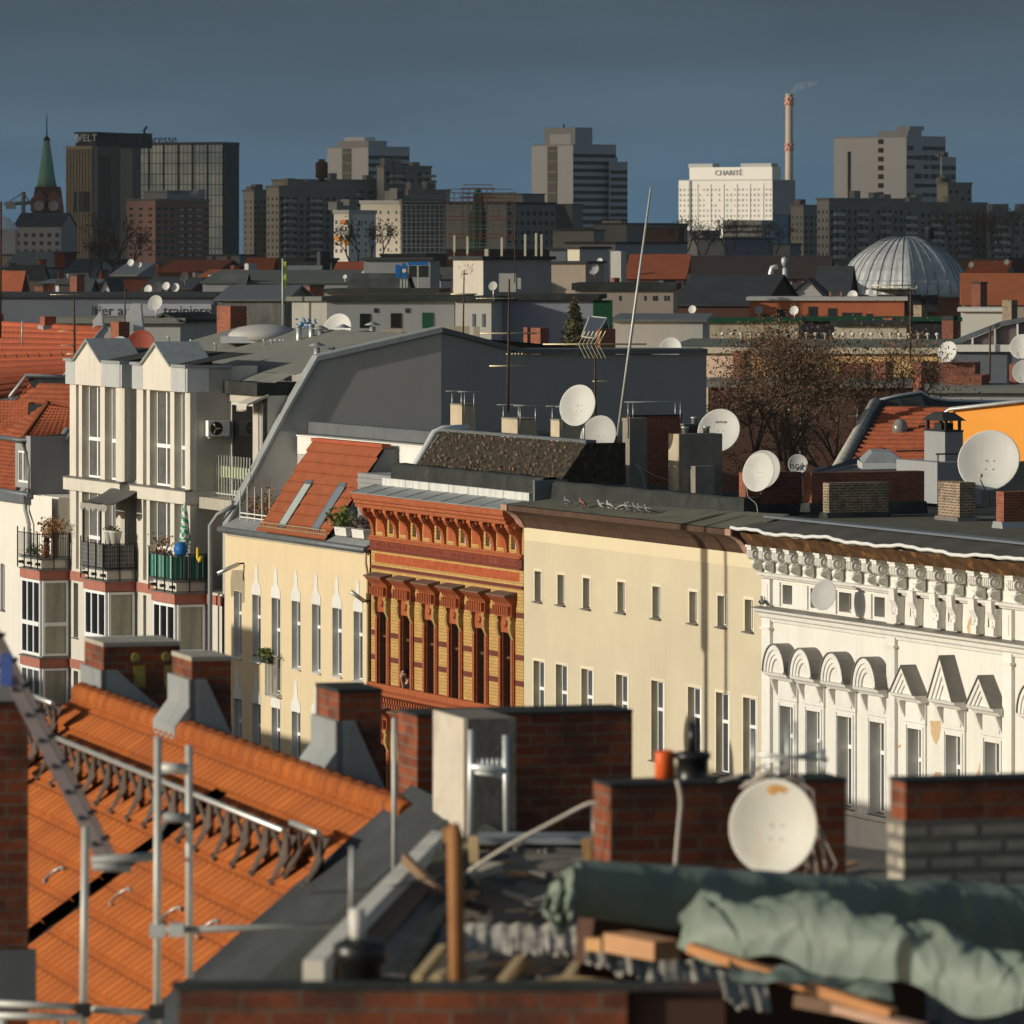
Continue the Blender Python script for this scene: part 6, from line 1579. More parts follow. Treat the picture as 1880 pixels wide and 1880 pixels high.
def t1b(a, b):                                 # its crumpled open end
    w = .03*rn(a*6, b*5, 9)+.022*abs(rn(a*11+b*3, b*6, 4)); top = 1584+56*a**1.4; bot = 1668+44*math.sin(a*PI*.8)+10*math.sin(a*19)
    p = P(1062-64*a, top+(bot-top)*b, 28.4+.22*a)
    return (p.x+w+.03*math.sin(b*5+a*3)*b, p.y+.05*math.sin(a*17+b*2)-.08*b+w, p.z+w*.5)
tarp('crumpled hanging end of the long green tarpaulin', t1b, 30, 40)
def t2(a, b):                                  # loose heap in front
    u = 1252+a*640; Y0 = 27.4-1.2*a
    top = 1640+ (26*math.exp(-((a-.19)/.06)**2) if a < .4 else 0)+max(0, a-.38)*190
    bot = 1738+130*a+20*math.sin(a*17)
    if a < .06: top += (.06-a)*700
    hp = (bot-top)*Y0/F
    th = b*PI*.92; p = P(u, bot, Y0)
    cr = lambda x, y, z: 1-abs(rn(x, y, z))*2.2
    w = .020*rn(a*7, b*3, 7)-.045*max(0, cr(a*5+b*1.1, b*.8, 12)-.6)-.03*max(0, cr(a*8-b*1.5, b*1.3, 31)-.65)+.004*rn(a*30, b*9, 3)
    st = math.sin(th)**.62
    return (p.x+w*.8, p.y+.22-.26*math.cos(th)-w*1.2, p.z+hp*st*(1-.10*max(0, math.sin(a*23+1.5)))+w*1.4*math.sin(th))
tarp('loose green tarpaulin heap folded over building material', t2, 220, 70)
def t3(a, b):
    u = 1340+a*300; p = P(u, 1792+a*50+6*math.sin(a*12), 26.6-.3*a); w = .02*rn(a*9, b*4, 11)
    return (p.x, p.y+b*.4+w, p.z+.05*math.sin(b*3)+w)
tarp('small flap of green tarpaulin below the long lath', t3, 40, 10)
m = MB(P(1180, 1700, 28.8)); b0 = P(1066, 1672, 28.8)
beam(m, P(1066, 1775, 29.0), P(1900, 1850, 29.9), .2, .50); solo('brick_pile', 'stacked old bricks in the dark under the tarpaulin', 'brick pile', WF, P(1180, 1700, 28.8), m, m_darkbrick)  # brick colour darkened for the shade below the tarpaulin
m = MB(P(1500, 1760, 27.5)); 
def tin(a, b): 
    p = P(1700+a*330, 1810+b*150, 27.2-b*1.4+a*.3); w = .10*rn(a*7, b*7, 21)+.05*rn(a*18, b*18, 2); return (p.x, p.y+w, p.z+w)
m.grid(tin, 30, 20); solo('foil_sheet', 'crumpled dark foil sheet in the lower right corner', 'sheet', WF, P(1500, 1760, 27.5), m, M('dark_foil', (.03, .034, .03), .3, .3, 4, spec=.6))
# black vent with pale pipe, thin posts and the brick parapet at the bottom edge
A = P(662, 1810, 27); t = T('roof_vent', 'round black roof vent with a pale stub pipe', 'vent', WF, A)
m = t.mb(); m.lathe(A, [(.10, -.1), (.10, .10), (.125, .11), (.125, .19), (.09, .21), (.05, .22)], 18); t.p('hood', m, m_black)
m = t.mb(); m.tube([A+Vector((-.01, 0, .2)), P(655, 1668, 27)], .038, 10); t.p('pipe', m, m_pot)
A = P(645, 1690, 27.2); m = MB(A); m.tube([A, P(646, 1555, 27.2)], .010, 6); solo('metal_rod', 'thin steel rod standing on the black vent', 'rod', WF, A, m, m_steelw)
A = P(724, 1600, 40); m = MB(A); m.tube([A, P(724, 1318, 40)], .018, 6); solo('metal_rod', 'tall thin steel rod beside the long brick stack', 'rod', WF, A, m, m_steelw)
cable('loose pair of pale cables swooping up to the dish chimney', [(860, 1600), (930, 1555), (1010, 1512), (1075, 1478), (1096, 1475)], 33, .012)
cable('dark thin cable crossing the rafters', [(560, 1640), (700, 1630), (860, 1595)], 33, .006, m_wireb)
A = P(330, 1802, 24.5); b1 = P(1270, 1880, 24.5)
t = T('brick_parapet', 'blurred red brick parapet along the bottom edge', 'parapet', WF, A)
m = t.mb(); m.box(A.x, P(1150, 1802, 24.5).x, 24.4, 24.52, A.z-3, A.z-.022); t.p('wall', m, m_chimf)
m = t.mb(); m.box(A.x-.03, P(1250, 1802, 24.5).x, 24.39, 24.53, A.z-.02, A.z); t.p('coping', m, m_felt)
m = t.mb(); m.box(P(1152, 1802, 24.5).x, P(1330, 1802, 24.5).x, 24.45, 24.9, A.z-3, A.z-.05); t.p('wall_end', m, m_darkbrick)
# ================================================================== middle distance
FRS = {}
def AF(deg):
    if deg not in FRS: FRS[deg] = Fr(0, 0, math.radians(deg))
    return FRS[deg]
def blk(name, label, cat, u0, uc, u1, vt, vb, Y, ang, mat, matR=None, roof='flat', rmat=None, deep=None, wins=(), group=None, base=0.0, rh=None, over=.25, capt=.25):
    fr = AF(ang); s0, s1, i0, i1, z0, z1 = fr.box(u0, uc, u1, vt, vb, Y)
    if u1 <= uc or deep: i1 = i0+(deep or 8)
    zb = base if base is not None else z0
    t = T(name, label, cat, fr, ((s0+s1)/2, (i0+i1)/2, zb), group)
    m = t.mb(); m.box(s0, s1, i0, i1, zb, z1, skip='b' if roof == 'flat' else 'b'); t.p('wall', m, mat)
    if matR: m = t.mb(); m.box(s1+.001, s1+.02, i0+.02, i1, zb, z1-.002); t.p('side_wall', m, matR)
    rmat = rmat or m_felt
    if roof == 'flat':
        m = t.mb(); m.box(s0-over, s1+over, i0-over, i1+over, z1+.003, z1+capt); t.p('roof', m, rmat)
    elif roof == 'gs':                          # ridge along x
        h = rh; mi = (i0+i1)/2
        m = t.mb(); m.prism([(i0-over, z1-.02), (i0-over, z1+.1), (mi, z1+h+.12), (i1+over, z1+.1), (i1+over, z1-.02), (mi, z1+h)], 'x', s0-over, s1+over); t.p('roof', m, rmat)
        m = t.mb()
        for x in (s0+.01, s1-.01): m.face([(x, i0, z1), (x, i1, z1), (x, mi, z1+h)])
        t.p('gable', m, mat)
    elif roof == 'gi':                          # ridge along y
        h = rh; ms = (s0+s1)/2
        m = t.mb(); m.prism([(s0-over, z1-.02), (ms, z1+h), (s1+over, z1-.02), (s1+over, z1+.1), (ms, z1+h+.12), (s0-over, z1+.1)], 'y', i0-over, i1+over); t.p('roof', m, rmat)
        m = t.mb()
        for y in (i0+.01, i1-.01): m.face([(s0, y, z1), (s1, y, z1), (ms, y, z1+h)])
        t.p('gable', m, mat)
    elif roof == 'shed':
        h = rh; m = t.mb(); m.prism([(i0-over, z1-.02), (i0-over, z1+.12), (i1+over, z1+h), (i1+over, z1-.02)], 'x', s0-over, s1+over); t.p('roof', m, rmat)
    for wn in wins:
        face, nx, nz, za, zb2, wf, hf, mt, mode = wn[:9]
        za, zb2 = z1-za, z1-zb2                 # metres below the eaves: top row top, bottom row bottom
        L = (s1-s0) if face == 'L' else (i1-i0)
        rhh = (za-zb2)/nz; hh = rhh*hf; ww = L/nx*wf
        if mode == 'band':
            for k in range(nz):
                zc = za-rhh*(k+.5); m = t.mb()
                n = nx
                for j in range(n):
                    if n > 3 and R.random() < .1: continue
                    c = L*(j+.5)/n; ww = L/nx*wf*(R.uniform(.7, 1.2) if n > 3 else 1); hh = rhh*hf*(R.uniform(.75, 1.15) if n > 3 else 1)
                    if face == 'L': m.box(s0+c-ww/2, s0+c+ww/2, i0-.05, i0+.0, zc-hh/2, zc+hh/2)
                    else: m.box(s1-.0, s1+.05, i0+c-ww/2, i0+c+ww/2, zc-hh/2, zc+hh/2)
                t.p('window_band', m, mt)
        else:
            m = MB()
            if face == 'L': m.box(-ww/2, ww/2, -.04, 0, -hh/2, hh/2)
            else: m.box(0, .04, -ww/2, ww/2, -hh/2, hh/2)
            me = m.mesh('window', mt)
            for k in range(nz):
                for j in range(nx):
                    c = L*(j+.5)/nx; zc = za-rhh*(k+.5)
                    t.inst('window', me, (s0+c, i0-.002, zc) if face == 'L' else (s1+.022, i0+c, zc))
    t.b = (s0, s1, i0, i1, zb, z1); return t
HS = 'house'
# --- left edge: white house with tiled dormers ---------------------------------------------
sA0, sA1 = S(-40), S(57)
zAe = Z(903, S(20))
A_ = T('tiled_dormer_house', 'white rendered house with old red tiled dormers at the left edge', 'house', FAC, (sA0, 0, 0))
m = A_.mb(); wv = [hole(1, 9, 1035, 1120)]; m.holes(sA0, sB0+.35, 0, zAe, wv, .0, .2); m.box(sA0, sB0+.25, .3, 11, 0, zAe-.02, skip='b'); A_.p('wall', m, M('white_lime_render', (.72, .68, .6), .9, .05, .6, streak=.15))
for h in wv: window(A_, h, 0, .2, 'm', m_pvc, m_glass, m_sill)
m = A_.mb(); m.tube([(sA0, -.15, zAe+.03), (sA1+.3, -.15, zAe-.02)], .12, 8); m.box(sA0, sA1, -.3, .05, zAe-.35, zAe-.03); A_.p('gutter', m, m_zincd)
m = A_.mb(); x = S(57, -.1); m.tube([(sA1-.3, -.15, zAe-.1), (sA1-.25, -.15, zAe-.6), (sA1+.35, -.2, zAe-1.1), (sA1+.35, -.2, 0)], .085, 8); A_.p('downpipe', m, m_pipe)
def ptA(u, v, i): s = S(u, i); return Vector((s, i, Z(v, s, i)))
def patch(T_, name, corners, mt, course, rib, parent=None):   # tiled quad: eave left, eave right, ridge right, ridge left
    a, b, c, d = corners; m = T_.mb(); ax_ = (b-a); up_ = (d-a); n = ax_.cross(up_).normalized()
    W_, L_ = ax_.length, up_.length; nc = max(1, round(L_/course)); nr = max(1, round(W_/rib))*4
    if n.z < 0: n = -n
    for k in range(nc):
        rows = []
        for f, h in ((k/nc, .05), ((k+1)/nc, .0)):
            e0, e1 = a.lerp(d, f), b.lerp(c, f); rows.append([e0.lerp(e1, j/nr)+n*(h+.05*(.5+.5*math.cos(2*PI*j/4))) for j in range(nr+1)])
        low = [p-n*.1 for p in rows[0]]; k0 = m.pts(low+rows[0]+rows[1]); q = nr+1
        for r in (0, 1):
            for j in range(nr): m.f.append([k0+r*q+j, k0+r*q+j+1, k0+(r+1)*q+j+1, k0+(r+1)*q+j]); m.sm.append(r == 1)
    return T_.p(name, m, mt, parent)
patch(A_, 'mansard_tiles', (ptA(-30, 900, 0), ptA(30, 905, 0), ptA(74, 772, 2.4), ptA(0, 760, 2.4)), m_tileo, .34, .24)
patch(A_, 'upper_tiles', (ptA(28, 740, 2.2), ptA(132, 742, 2.2), ptA(138, 706, 3.2), ptA(60, 704, 3.2)), m_tileo, .34, .24)
# the dormer: hipped tile roof, window, grey cheek
dz0 = Z(793, S(10, -.1), -.1)
pe0, pe1, pe2 = ptA(2, 800, .0), ptA(42, 806, .0), ptA(128, 798, 1.75)
pr0 = ptA(86, 744, 1.9)
patch(A_, 'dormer_front_tiles', (pe0, pe1, pr0, pr0+Vector((-.6, .3, .1))), m_tileo, .34, .24)
patch(A_, 'dormer_side_tiles', (pe1, pe2, ptA(132, 748, 2.4), pr0), m_tileo, .34, .22)
m = A_.mb(); m.tube([pe1+Vector((0, 0, .05)), pr0+Vector((0, 0, .1)), ptA(132, 746, 2.3)], .10, 8); A_.p('hip_tile', m, m_tileb)
m = A_.mb(); m.tube([pe0+Vector((0, -.1, -.05)), pe1+Vector((.05, -.1, -.05)), pe2+Vector((.05, -.05, -.05))], .1, 8); A_.p('dormer_gutter', m, m_zincd)
wx0, wx1 = S(28, .1), S(56, .1); wz0, wz1 = Z(884, wx0, .1), Z(812, wx0, .1)
m = A_.mb(); m.holes(wx0, wx1, wz0-.2, wz1+.3, [(wx0+.25, wx1-.35, wz0, wz1-.3)], .1, .1); m.box(wx1-.02, wx1, .1, 2.2, wz0-1.2, wz1+.3); A_.p('dormer', m, m_mgrey)
window(A_, (wx0+.25, wx1-.35, wz0, wz1-.3), .1, .1, 'm', m_pvc, m_glassl, None, .08)
m = A_.mb(); m.tube([pe1+Vector((-.1, .0, -.1)), pe1+Vector((.2, .1, -.6)), pe1+Vector((.55, .12, -1.1)), pe1+Vector((.5, .1, -2.3))], .06, 8); A_.p('dormer_downpipe', m, M('brown_pipe', (.10, .075, .06), .6, .1, 3))
patch(A_, 'second_dormer_tiles', (ptA(-20, 786, .6), ptA(50, 787, 1.5), ptA(54, 737, 2.0), ptA(-20, 735, 1.4)), m_tileo, .34, .22)
m = A_.mb(); v0, v1 = ptA(40, 908, 0), ptA(127, 788, 1.75)
m.tube([v0, v1], .17, 6); m.tube([v0+Vector((.3, 0, -.15)), v1+Vector((.3, 0, -.15))], .1, 6); A_.p('verge_flashing', m, m_zinc)
m = A_.mb(); p0, p1, p2, p3 = ptA(48, 912, .05), ptA(128, 795, 1.7), ptA(130, 1040, 1.7), ptA(62, 1050, .05); m.face([p0, p3, p2, p1]); A_.p('gable_wall', m, m_baywg)
m = A_.mb(); q = [ptA(18, 730, 2.0), ptA(48, 690, 2.8), ptA(130, 693, 4.4)]; m.tube(q, .10, 6); A_.p('coping', m, m_zinc)
m = A_.mb(); m.face([ptA(50, 694, 2.9), ptA(132, 697, 4.4), ptA(132, 712, 4.2), ptA(60, 712, 2.8)]); A_.p('coping_back', m, m_felt)
# --- big orange roof behind, with its chimneys -----------------------------------------------
OR = T('orange_roof_house', 'house with a broad bright orange tiled roof, upper left', 'house', AF(-60), AF(-60).px(60, 730, 254))
fr = AF(-60)
c0, c1, c2, c3 = fr.px(-60, 742, 246), fr.px(104, 712, 249), fr.px(191, 606, 257), fr.px(-60, 594, 266)
mats_ = []
m = OR.mb(); k0 = c1-c0
def orf(a, b): return (c0.lerp(c1, a)).lerp(c3.lerp(c2, a), b)
def rows(m, nr, nc, hc=.06):
    n = (c1-c0).cross(c3-c0).normalized()
    if n.z < 0: n = -n
    for r in range(nc):
        q = [[orf(j/nr, f)+n*(h+.03*(j % 2)) for j in range(nr+1)] for f, h in ((r/nc, hc), ((r+1)/nc, 0))]
        low = [p-n*.12 for p in q[0]]; kk = m.pts(low+q[0]+q[1]); w_ = nr+1
        for g in (0, 1):
            for j in range(nr): m.f.append([kk+g*w_+j, kk+g*w_+j+1, kk+(g+1)*w_+j+1, kk+(g+1)*w_+j]); m.sm.append(g == 1)
rows(m, 60, 12); OR.p('roof', m, m_tile)
m = OR.mb(); m.tube([c3, c2], .18, 8); OR.p('ridge', m, m_tile)
m = OR.mb(); m.tube([c2+Vector((.1, 0, .05)), c1+Vector((.1, 0, .05))], .16, 6); OR.p('verge', m, m_zinc)
m = OR.mb(); m.face([c0-Vector((0, 0, .2)), c1-Vector((0, 0, .2)), Vector((c1.x, c1.y, 0)), Vector((c0.x, c0.y, 0))]); m.face([c1-Vector((0, 0, .2)), c2-Vector((0, 0, .2)), Vector((c2.x, c2.y, 0)), Vector((c1.x, c1.y, 0))]); OR.p('wall', m, m_beige)
m = OR.mb()
for k in range(7): a = orf(.25+.1*k, .52); m.tube([a+Vector((0, -.05, .05)), a+Vector((0, -.15, .25)), a+Vector((.1, -.1, .1))], .02, 4)
OR.p('roof_hooks', m, m_iron, kind='stuff')
chimney('small orange brick chimney on the orange roof ridge', 73, 82, 103, 581, 606, 260, m_chim, None, down=1.0, base=m_zinc, baseh=.2)
chimney('low orange brick chimney beside the red dish', 203, 218, 238, 591, 610, 254, m_chim, None, down=1.0)
chimney('brick chimney cut by the left edge above the orange roof', -8, -2, 7, 576, 602, 266, m_chim, None, down=1.0)
for k, (u0, u1, vt, vb, Y, lab) in enumerate(((172, 190, 568, 588, 258, 'small slanted zinc roof hood left'), (228, 264, 557, 587, 256, 'large flat topped zinc roof hood'))):
    A = P((u0+u1)/2, vb, Y); t = T('roof_hood', lab, 'roof hood', WF, A); a, b = P(u0, vb, Y), P(u1, vt, Y); w_ = b.x-a.x
    m = t.mb(); m.prism([(a.x, a.z-.5), (b.x, a.z-.5), (b.x-(.05 if k else 0), a.z), (b.x-w_*.12, b.z), (a.x+w_*(.45 if k else .9), b.z), (a.x, a.z)], 'y', Y-.6, Y+.6); t.p('hood', m, m_zincb)
blk('grey_house', 'low grey wall and flat roof behind the orange roof', HS, 104, 331, 334, 594, 660, 262, -4, m_lgrey, rmat=m_feltl, deep=8)
blk('white_gable_house', 'small house with a sunlit white gable strip and grey side', HS, 284, 329, 397, 591, 660, 262, -38, M('bright_white_render', (.74, .68, .58), .9, .04, .6), m_lgrey, 'gi', m_felt, rh=.3)
# --- long hall with banner ---------------------------------------------------------------------
hall = blk('long_hall', 'long dark blue grey hall with a lettered pale banner', 'hall', -60, 392, 400, 546, 640, 420, -2, m_bluegrey, deep=20, rmat=m_slate)
s0, s1, i0, i1, zb, z1 = hall.b; f2 = AF(-2)
q0, q1 = f2.px(180, 581, 420), f2.px(388, 558, 420)
m = hall.mb(); m.box(q0.x, q1.x, i0-.06, i0-.001, q0.z, q1.z); bn = hall.p('banner', m, M('pale_banner', (.42, .44, .48), .7, .05, .5))
for u, s in ((206, 'hier auf'), (350, 'trainieren')):
    q = f2.px(u, 571, 420); ftext(hall, 'banner_lettering', s, (q.x, i0-.075, q.z), 1.0, m_slate, (PI/2, 0, 0))
# --- roofs further left, in shade ----------------------------------------------------------------
blk('pale_flat_house', 'low pale grey flat roofed house, far left', HS, 4, 88, 92, 494, 520, 1000, -5, m_lgrey, deep=20)
blk('slate_house', 'dark slate roofed house with skylights, far left', HS, 8, 96, 104, 492, 510, 1100, -5, m_mgrey, roof='gs', rmat=m_slate, deep=30, rh=3.0)
blk('maroon_house', 'narrow maroon house block, far left', HS, 100, 119, 122, 465, 500, 1050, -8, M('maroon_render', (.13, .03, .022), .9, .15, .2), deep=10)
blk('slate_house', 'dark roofed house right of the maroon block', HS, 118, 166, 172, 500, 515, 1000, -5, m_mgrey, roof='gs', rmat=m_slate, deep=30, rh=2.2)
blk('grey_gable_house', 'house with grey roof and a small cream gable', HS, 205, 252, 290, 506, 540, 880, -30, m_mgrey, m_beige, 'gs', m_zinc, deep=9, rh=1.8)
blk('red_brick_house', 'dark red house front below the grey roof', HS, 206, 276, 282, 512, 560, 800, -12, M('deep_red_render', (.24, .075, .045), .9, .2, .3), deep=14, rmat=m_slate)
blk('long_red_house', 'long low red house with a blue grey roof', HS, 76, 178, 186, 520, 560, 760, -4, M('deep_red_render', (.24, .075, .045)), roof='shed', rmat=m_zinc, deep=9, rh=.5)
g = blk('white_dormer_house', 'steep white gable with one slit window between slate roofs', HS, 181, 205, 206, 545, 570, 640, -6, m_whitetrim, roof='gi', rmat=m_slate, deep=10, rh=1.9)
s0, s1, i0, i1, zb, z1 = g.b; m = g.mb(); m.box((s0+s1)/2-.12, (s0+s1)/2+.12, i0-.05, i0, z1-.2, z1+.7); g.p('window', m, m_dark)
blk('dark_red_house', 'dark red tiled house with chimneys before the pink block', HS, 290, 395, 442, 500, 560, 820, -20, m_darkbrick, m_darkbrick, 'gs', m_tiled, deep=12, rh=1.6)
blk('brown_house', 'sooty brown house with a dark roof, left of the banner', HS, 262, 350, 372, 532, 580, 620, -12, m_darkbrick, m_darkbrick, 'gs', m_slate, deep=10, rh=1.2)
blk('brick_house', 'low house of red brown brick between dark roofs', HS, 360, 425, 448, 512, 560, 700, -20, M('brown_red_render', (.17, .055, .035), .9, .25, .3), roof='gs', rmat=m_tiled, deep=10, rh=1.0)
for k, (u0, uc, u1, vt, vb, Y, mt, lab) in enumerate(((286, 291, 299, 484, 512, 850, m_chim, 'slim orange chimney before the pink block'), (423, 430, 441, 487, 514, 740, m_chim, 'orange edged dark chimney left of the grey shaft'), (449, 456, 471, 484, 520, 700, m_lgrey, 'pale grey square shaft with small pots'), (388, 391, 396, 468, 486, 900, m_chim, 'thin orange chimney below the glass slab'), (415, 418, 424, 470, 488, 880, m_chim, 'short orange chimney right of the glass slab'), (310, 313, 318, 512, 532, 700, m_chim, 'small orange chimney between dishes'), (333, 336, 341, 512, 532, 700, m_chim, 'small dark chimney between dishes'),
        (582, 588, 606, 462, 512, 640, m_dark, 'black round stack before the grey prefab block'), (105, 108, 116, 498, 514, 960, m_chim, 'tiny orange chimney on the dark roof far left'))):
    chimney(lab, u0, uc, u1, vt, vb, Y, mt, None, fr=AF(-40), down=4)
for k, (u, v, h, Y, mt, lab) in enumerate(((240, 482, 13, 700, m_dish, 'tiny white dish above the grey gable roof'), (256, 486, 9, 700, m_dish, 'tiny low dish on the grey gable roof'), (272, 531, 16, 520, m_dish, 'small white dish right of the white gable'), (305, 525, 15, 520, m_dish, 'first of two small white dishes on the dark roof'), (322, 528, 16, 520, m_dish, 'second of two small white dishes on the dark roof'), (288, 528, 24, 522, m_slate, 'dark round dish between white ones'), (338, 508, 18, 600, m_slate, 'dark dish before the orange chimneys'),
        (672, 506, 22, 520, m_dish, 'round white dish on the flat roof, left of the dark one'), (699, 509, 20, 520, m_mgrey, 'dark dish right of the round white one'), (633, 508, 8, 560, m_dish, 'tiny dish by the red roofs'), (1101, 479, 11, 620, m_dish, 'tiny white dish near the pale boxes'), (1090, 494, 20, 600, m_mgrey, 'grey dish below the pale boxes'), (1309, 511, 15, 520, m_dish, 'white dish on the dark roofs'), (1298, 515, 14, 523, m_mgrey, 'grey dish touching the white dish on the dark roofs'), (1271, 568, 15, 380, m_dish, 'small white dish at the end of the beige building'),
        (1425, 514, 17, 500, m_dish, 'white dish between the steel ducts'), (1458, 570, 17, 420, m_dish, 'white dish on the long brick building'), (1393, 569, 16, 424, m_mgrey, 'grey dish at the left end of the brick building'), (1565, 543, 20, 470, m_dish, 'pale dish below the left rim of the dome'), (1783, 486, 10, 800, m_dish, 'tiny dish right of the dome'), (1848, 481, 10, 800, m_dish, 'tiny dish on the roofs at the far right'), (905, 525, 17, 300, m_lgrey, 'pale dish in front of the roof plant'), (565, 507, 9, 640, m_dish, 'tiny dish left of the black stack'))):
    dish(lab, u, v, h, Y, 26, 16, .6, mt)
# lime flag
a = P(519, 610, 330); t = T('flag', 'narrow lime and white banner flag on a tall pole', 'flag', WF, a); m = t.mb(); m.tube([a, P(519, 475, 330)], .05, 6); t.p('pole', m, m_steelw)
m = t.mb(); p0, p1 = P(519, 528, 330), P(522, 480, 330); m.grid(lambda x, y: (p0.x+.04+x*.16, 330+.05*math.sin(y*12), p0.z+(p1.z-p0.z)*y), 3, 14); t.p('cloth', m, m_lime)
# --- grey green flat roofs in the middle ------------------------------------------------------
blk('flat_roof_house', 'long house with grey green felt roof behind the flag', HS, 372, 640, 650, 520, 600, 560, -4, m_mgrey, roof='shed', rmat=M('green_grey_felt', (.10, .115, .105), .9, .15, .2, streak=.2), deep=16, rh=1.2)
blk('stained_house', 'stained concrete house front with a pale left strip', HS, 400, 522, 536, 552, 640, 400, -6, M('stained_concrete', (.17, .165, .155), .95, .3, .8, streak=.8), roof='gs', rmat=m_zincd, deep=14, rh=.9)
gb = blk('graffiti_house', 'pale rendered house end with blue scribbled paint', HS, 536, 606, 640, 553, 640, 330, -22, M('dirty_pale_render', (.44, .42, .37), .95, .1, .8, streak=.4), m_mgrey, rmat=m_feltl, deep=10)
s0, s1, i0, i1, zb, z1 = gb.b; m = gb.mb()
for k in range(30): x = s0+.3+R.random()*1.3; z = z1-1.0-R.random()*.8; m.tube([(x, i0-.012, z), (x+R.uniform(-.2, .2), i0-.012, z+R.uniform(-.2, .2))], .05, 4)
gb.p('scribble', m, M('blue_spray_paint', (.05, .22, .45), .8, .3, 4), kind='stuff')
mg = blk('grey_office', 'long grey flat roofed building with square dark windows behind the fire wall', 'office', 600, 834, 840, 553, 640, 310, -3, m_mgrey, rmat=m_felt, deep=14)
s0, s1, i0, i1, zb, z1 = mg.b; f3 = AF(-3)
for u0, u1, vt, vb, mt in ((660, 679, 576, 602, m_glassd), (717, 736, 575, 602, m_glassd), (775, 795, 574, 602, m_dgreen), (686, 693, 566, 574, m_dark), (744, 751, 566, 574, m_dark)):
    a, b = f3.px(u0, vb, 310), f3.px(u1, vt, 310); m = mg.mb(); m.box(a.x, b.x, i0-.04, i0-.001, a.z, b.z); mg.p('window', m, mt)
lt = blk('light_annex', 'stair block of the grey building coloured paler as if sunlit with two slit windows', 'office', 836, 902, 905, 553, 640, 306, -14, M('lit_toned_annex_render', (.46, .44, .40), .9, .05, .4), rmat=m_felt, deep=10)  # sunlit stretch of the grey building, its light put into a paler colour
s0, s1, i0, i1, zb, z1 = lt.b; f4 = AF(-14)
for u0, u1 in ((865, 870), (884, 889)):
    a, b = f4.px(u0, 600, 306), f4.px(u1, 576, 306); m = lt.mb(); m.box(a.x, b.x, i0-.04, i0-.001, a.z, b.z); lt.p('window', m, m_bluegrey)
pw = blk('lilac_hall', 'lilac grey windowless hall with a dark green end wall', 'hall', 905, 1090, 1128, 551, 640, 308, -3, M('lilac_grey_cladding', (.29, .30, .34), .8, .04, .3), rmat=m_felt, deep=12)
s0, s1, i0, i1, zb, z1 = pw.b; f3 = AF(-3); a, b = f3.px(1089, 640, 308), f3.px(1124, 551, 308); m = pw.mb(); m.box(a.x, b.x, i0-.03, i0+.5, 0, z1); pw.p('end_wall', m, m_dgreen)
for k, (u0, u1) in enumerate(((700, 739), (767, 800), (816, 861), (869, 880))):
    a, b = P(u0, 625, 240), P(u1, 605 if k < 2 else 600, 240); m = MB(a); m.box(a.x, b.x, 240, 241.5, a.z-1, b.z); solo('roof_box', 'low cream plaster box on the roof edge, %s' % ('leftmost', 'second from the left', 'wide one before the stair block', 'narrow one by the slit windows')[k], 'roof box', WF, a, m, m_chimp)
# lift tower and its plant
lf = blk('lift_tower', 'concrete lift tower with one sunlit face and faint scribbles', 'tower', 832, 887, 1012, 477, 600, 420, -52, M('lit_toned_tower_render', (.52, .47, .40), .9, .08, .3, streak=.2), m_mgrey, rmat=m_felt)  # sun and shade of the two faces put into their colours
s0, s1, i0, i1, zb, z1 = lf.b; m = lf.mb()
for k in range(18): a_ = R.random()*5; x = s0+.6+R.random()*(s1-s0)*.5; z = z1-.3-R.random()*1.1; m.tube([(x, i0-.01, z), (x+.25*math.cos(a_), i0-.01, z+.25*math.sin(a_))], .02, 4)
lf.p('scribble', m, m_mgrey, kind='stuff')
a, b = P(905, 536, 395), P(947, 502, 395); t = T('roof_plant', 'white ventilation plant box on the flat roof before the lift tower', 'ventilator', WF, a); m = t.mb(); m.box(a.x+.4, b.x, 395, 396.5, a.z, b.z); t.p('casing', m, m_lgrey); m = t.mb(); m.box(b.x+.1, b.x+.35, 394.8, 396.2, a.z+.2, b.z-.3); t.p('duct', m, m_lgrey)
for k, (u, vt, vb, w_, lab) in enumerate(((834, 432, 462, 4, 'leftmost white aerial panel on the lift tower'), (858, 434, 466, 4, 'second white aerial panel on the lift tower'), (893, 457, 478, 7, 'short broad white panel on the lift tower'), (921, 436, 478, 4, 'white panel with a small drum below'), (964, 430, 470, 4, 'white aerial panel left of the close pair'), (984, 428, 470, 4, 'left panel of the close pair of aerials'), (994, 430, 472, 4, 'right panel of the close pair of aerials'))):
    a, b = P(u, vb+8, 425), P(u, vt, 425); t = T('phone_aerial', lab, 'aerial', WF, a, 'phone aerials on the lift tower'); m = t.mb(); m.tube([a, b], .05, 6); t.p('mast', m, m_alu); m = t.mb(); ww = w_*425/F/2; m.box(a.x-ww, a.x+ww, 424.8, 424.95, P(u, vb, 425).z, b.z); t.p('panel', m, M('cream_panel', (.62, .57, .44), .6, .05, 2))
a = P(755, 520, 400); t = T('blue_sign', 'blue roof sign boards on white posts', 'sign', WF, a)
for u0, u1, vt, vb in ((726, 735, 486, 510), (738, 746, 483, 511)):
    p, q = P(u0, vb, 400), P(u1, vt, 400); m = t.mb(); m.box(p.x, q.x, 399.9, 400, p.z, q.z); t.p('board', m, m_blue)
p, q = P(749, 487, 402), P(786, 481, 402); m = t.mb(); m.box(p.x, q.x, 402, 402.3, p.z, q.z); t.p('beam', m, m_blue)
p, q = P(751, 509, 403), P(787, 488, 403); m = t.mb(); m.box(p.x, q.x, 403, 403.4, p.z, q.z); t.p('dark_board', m, m_dark)
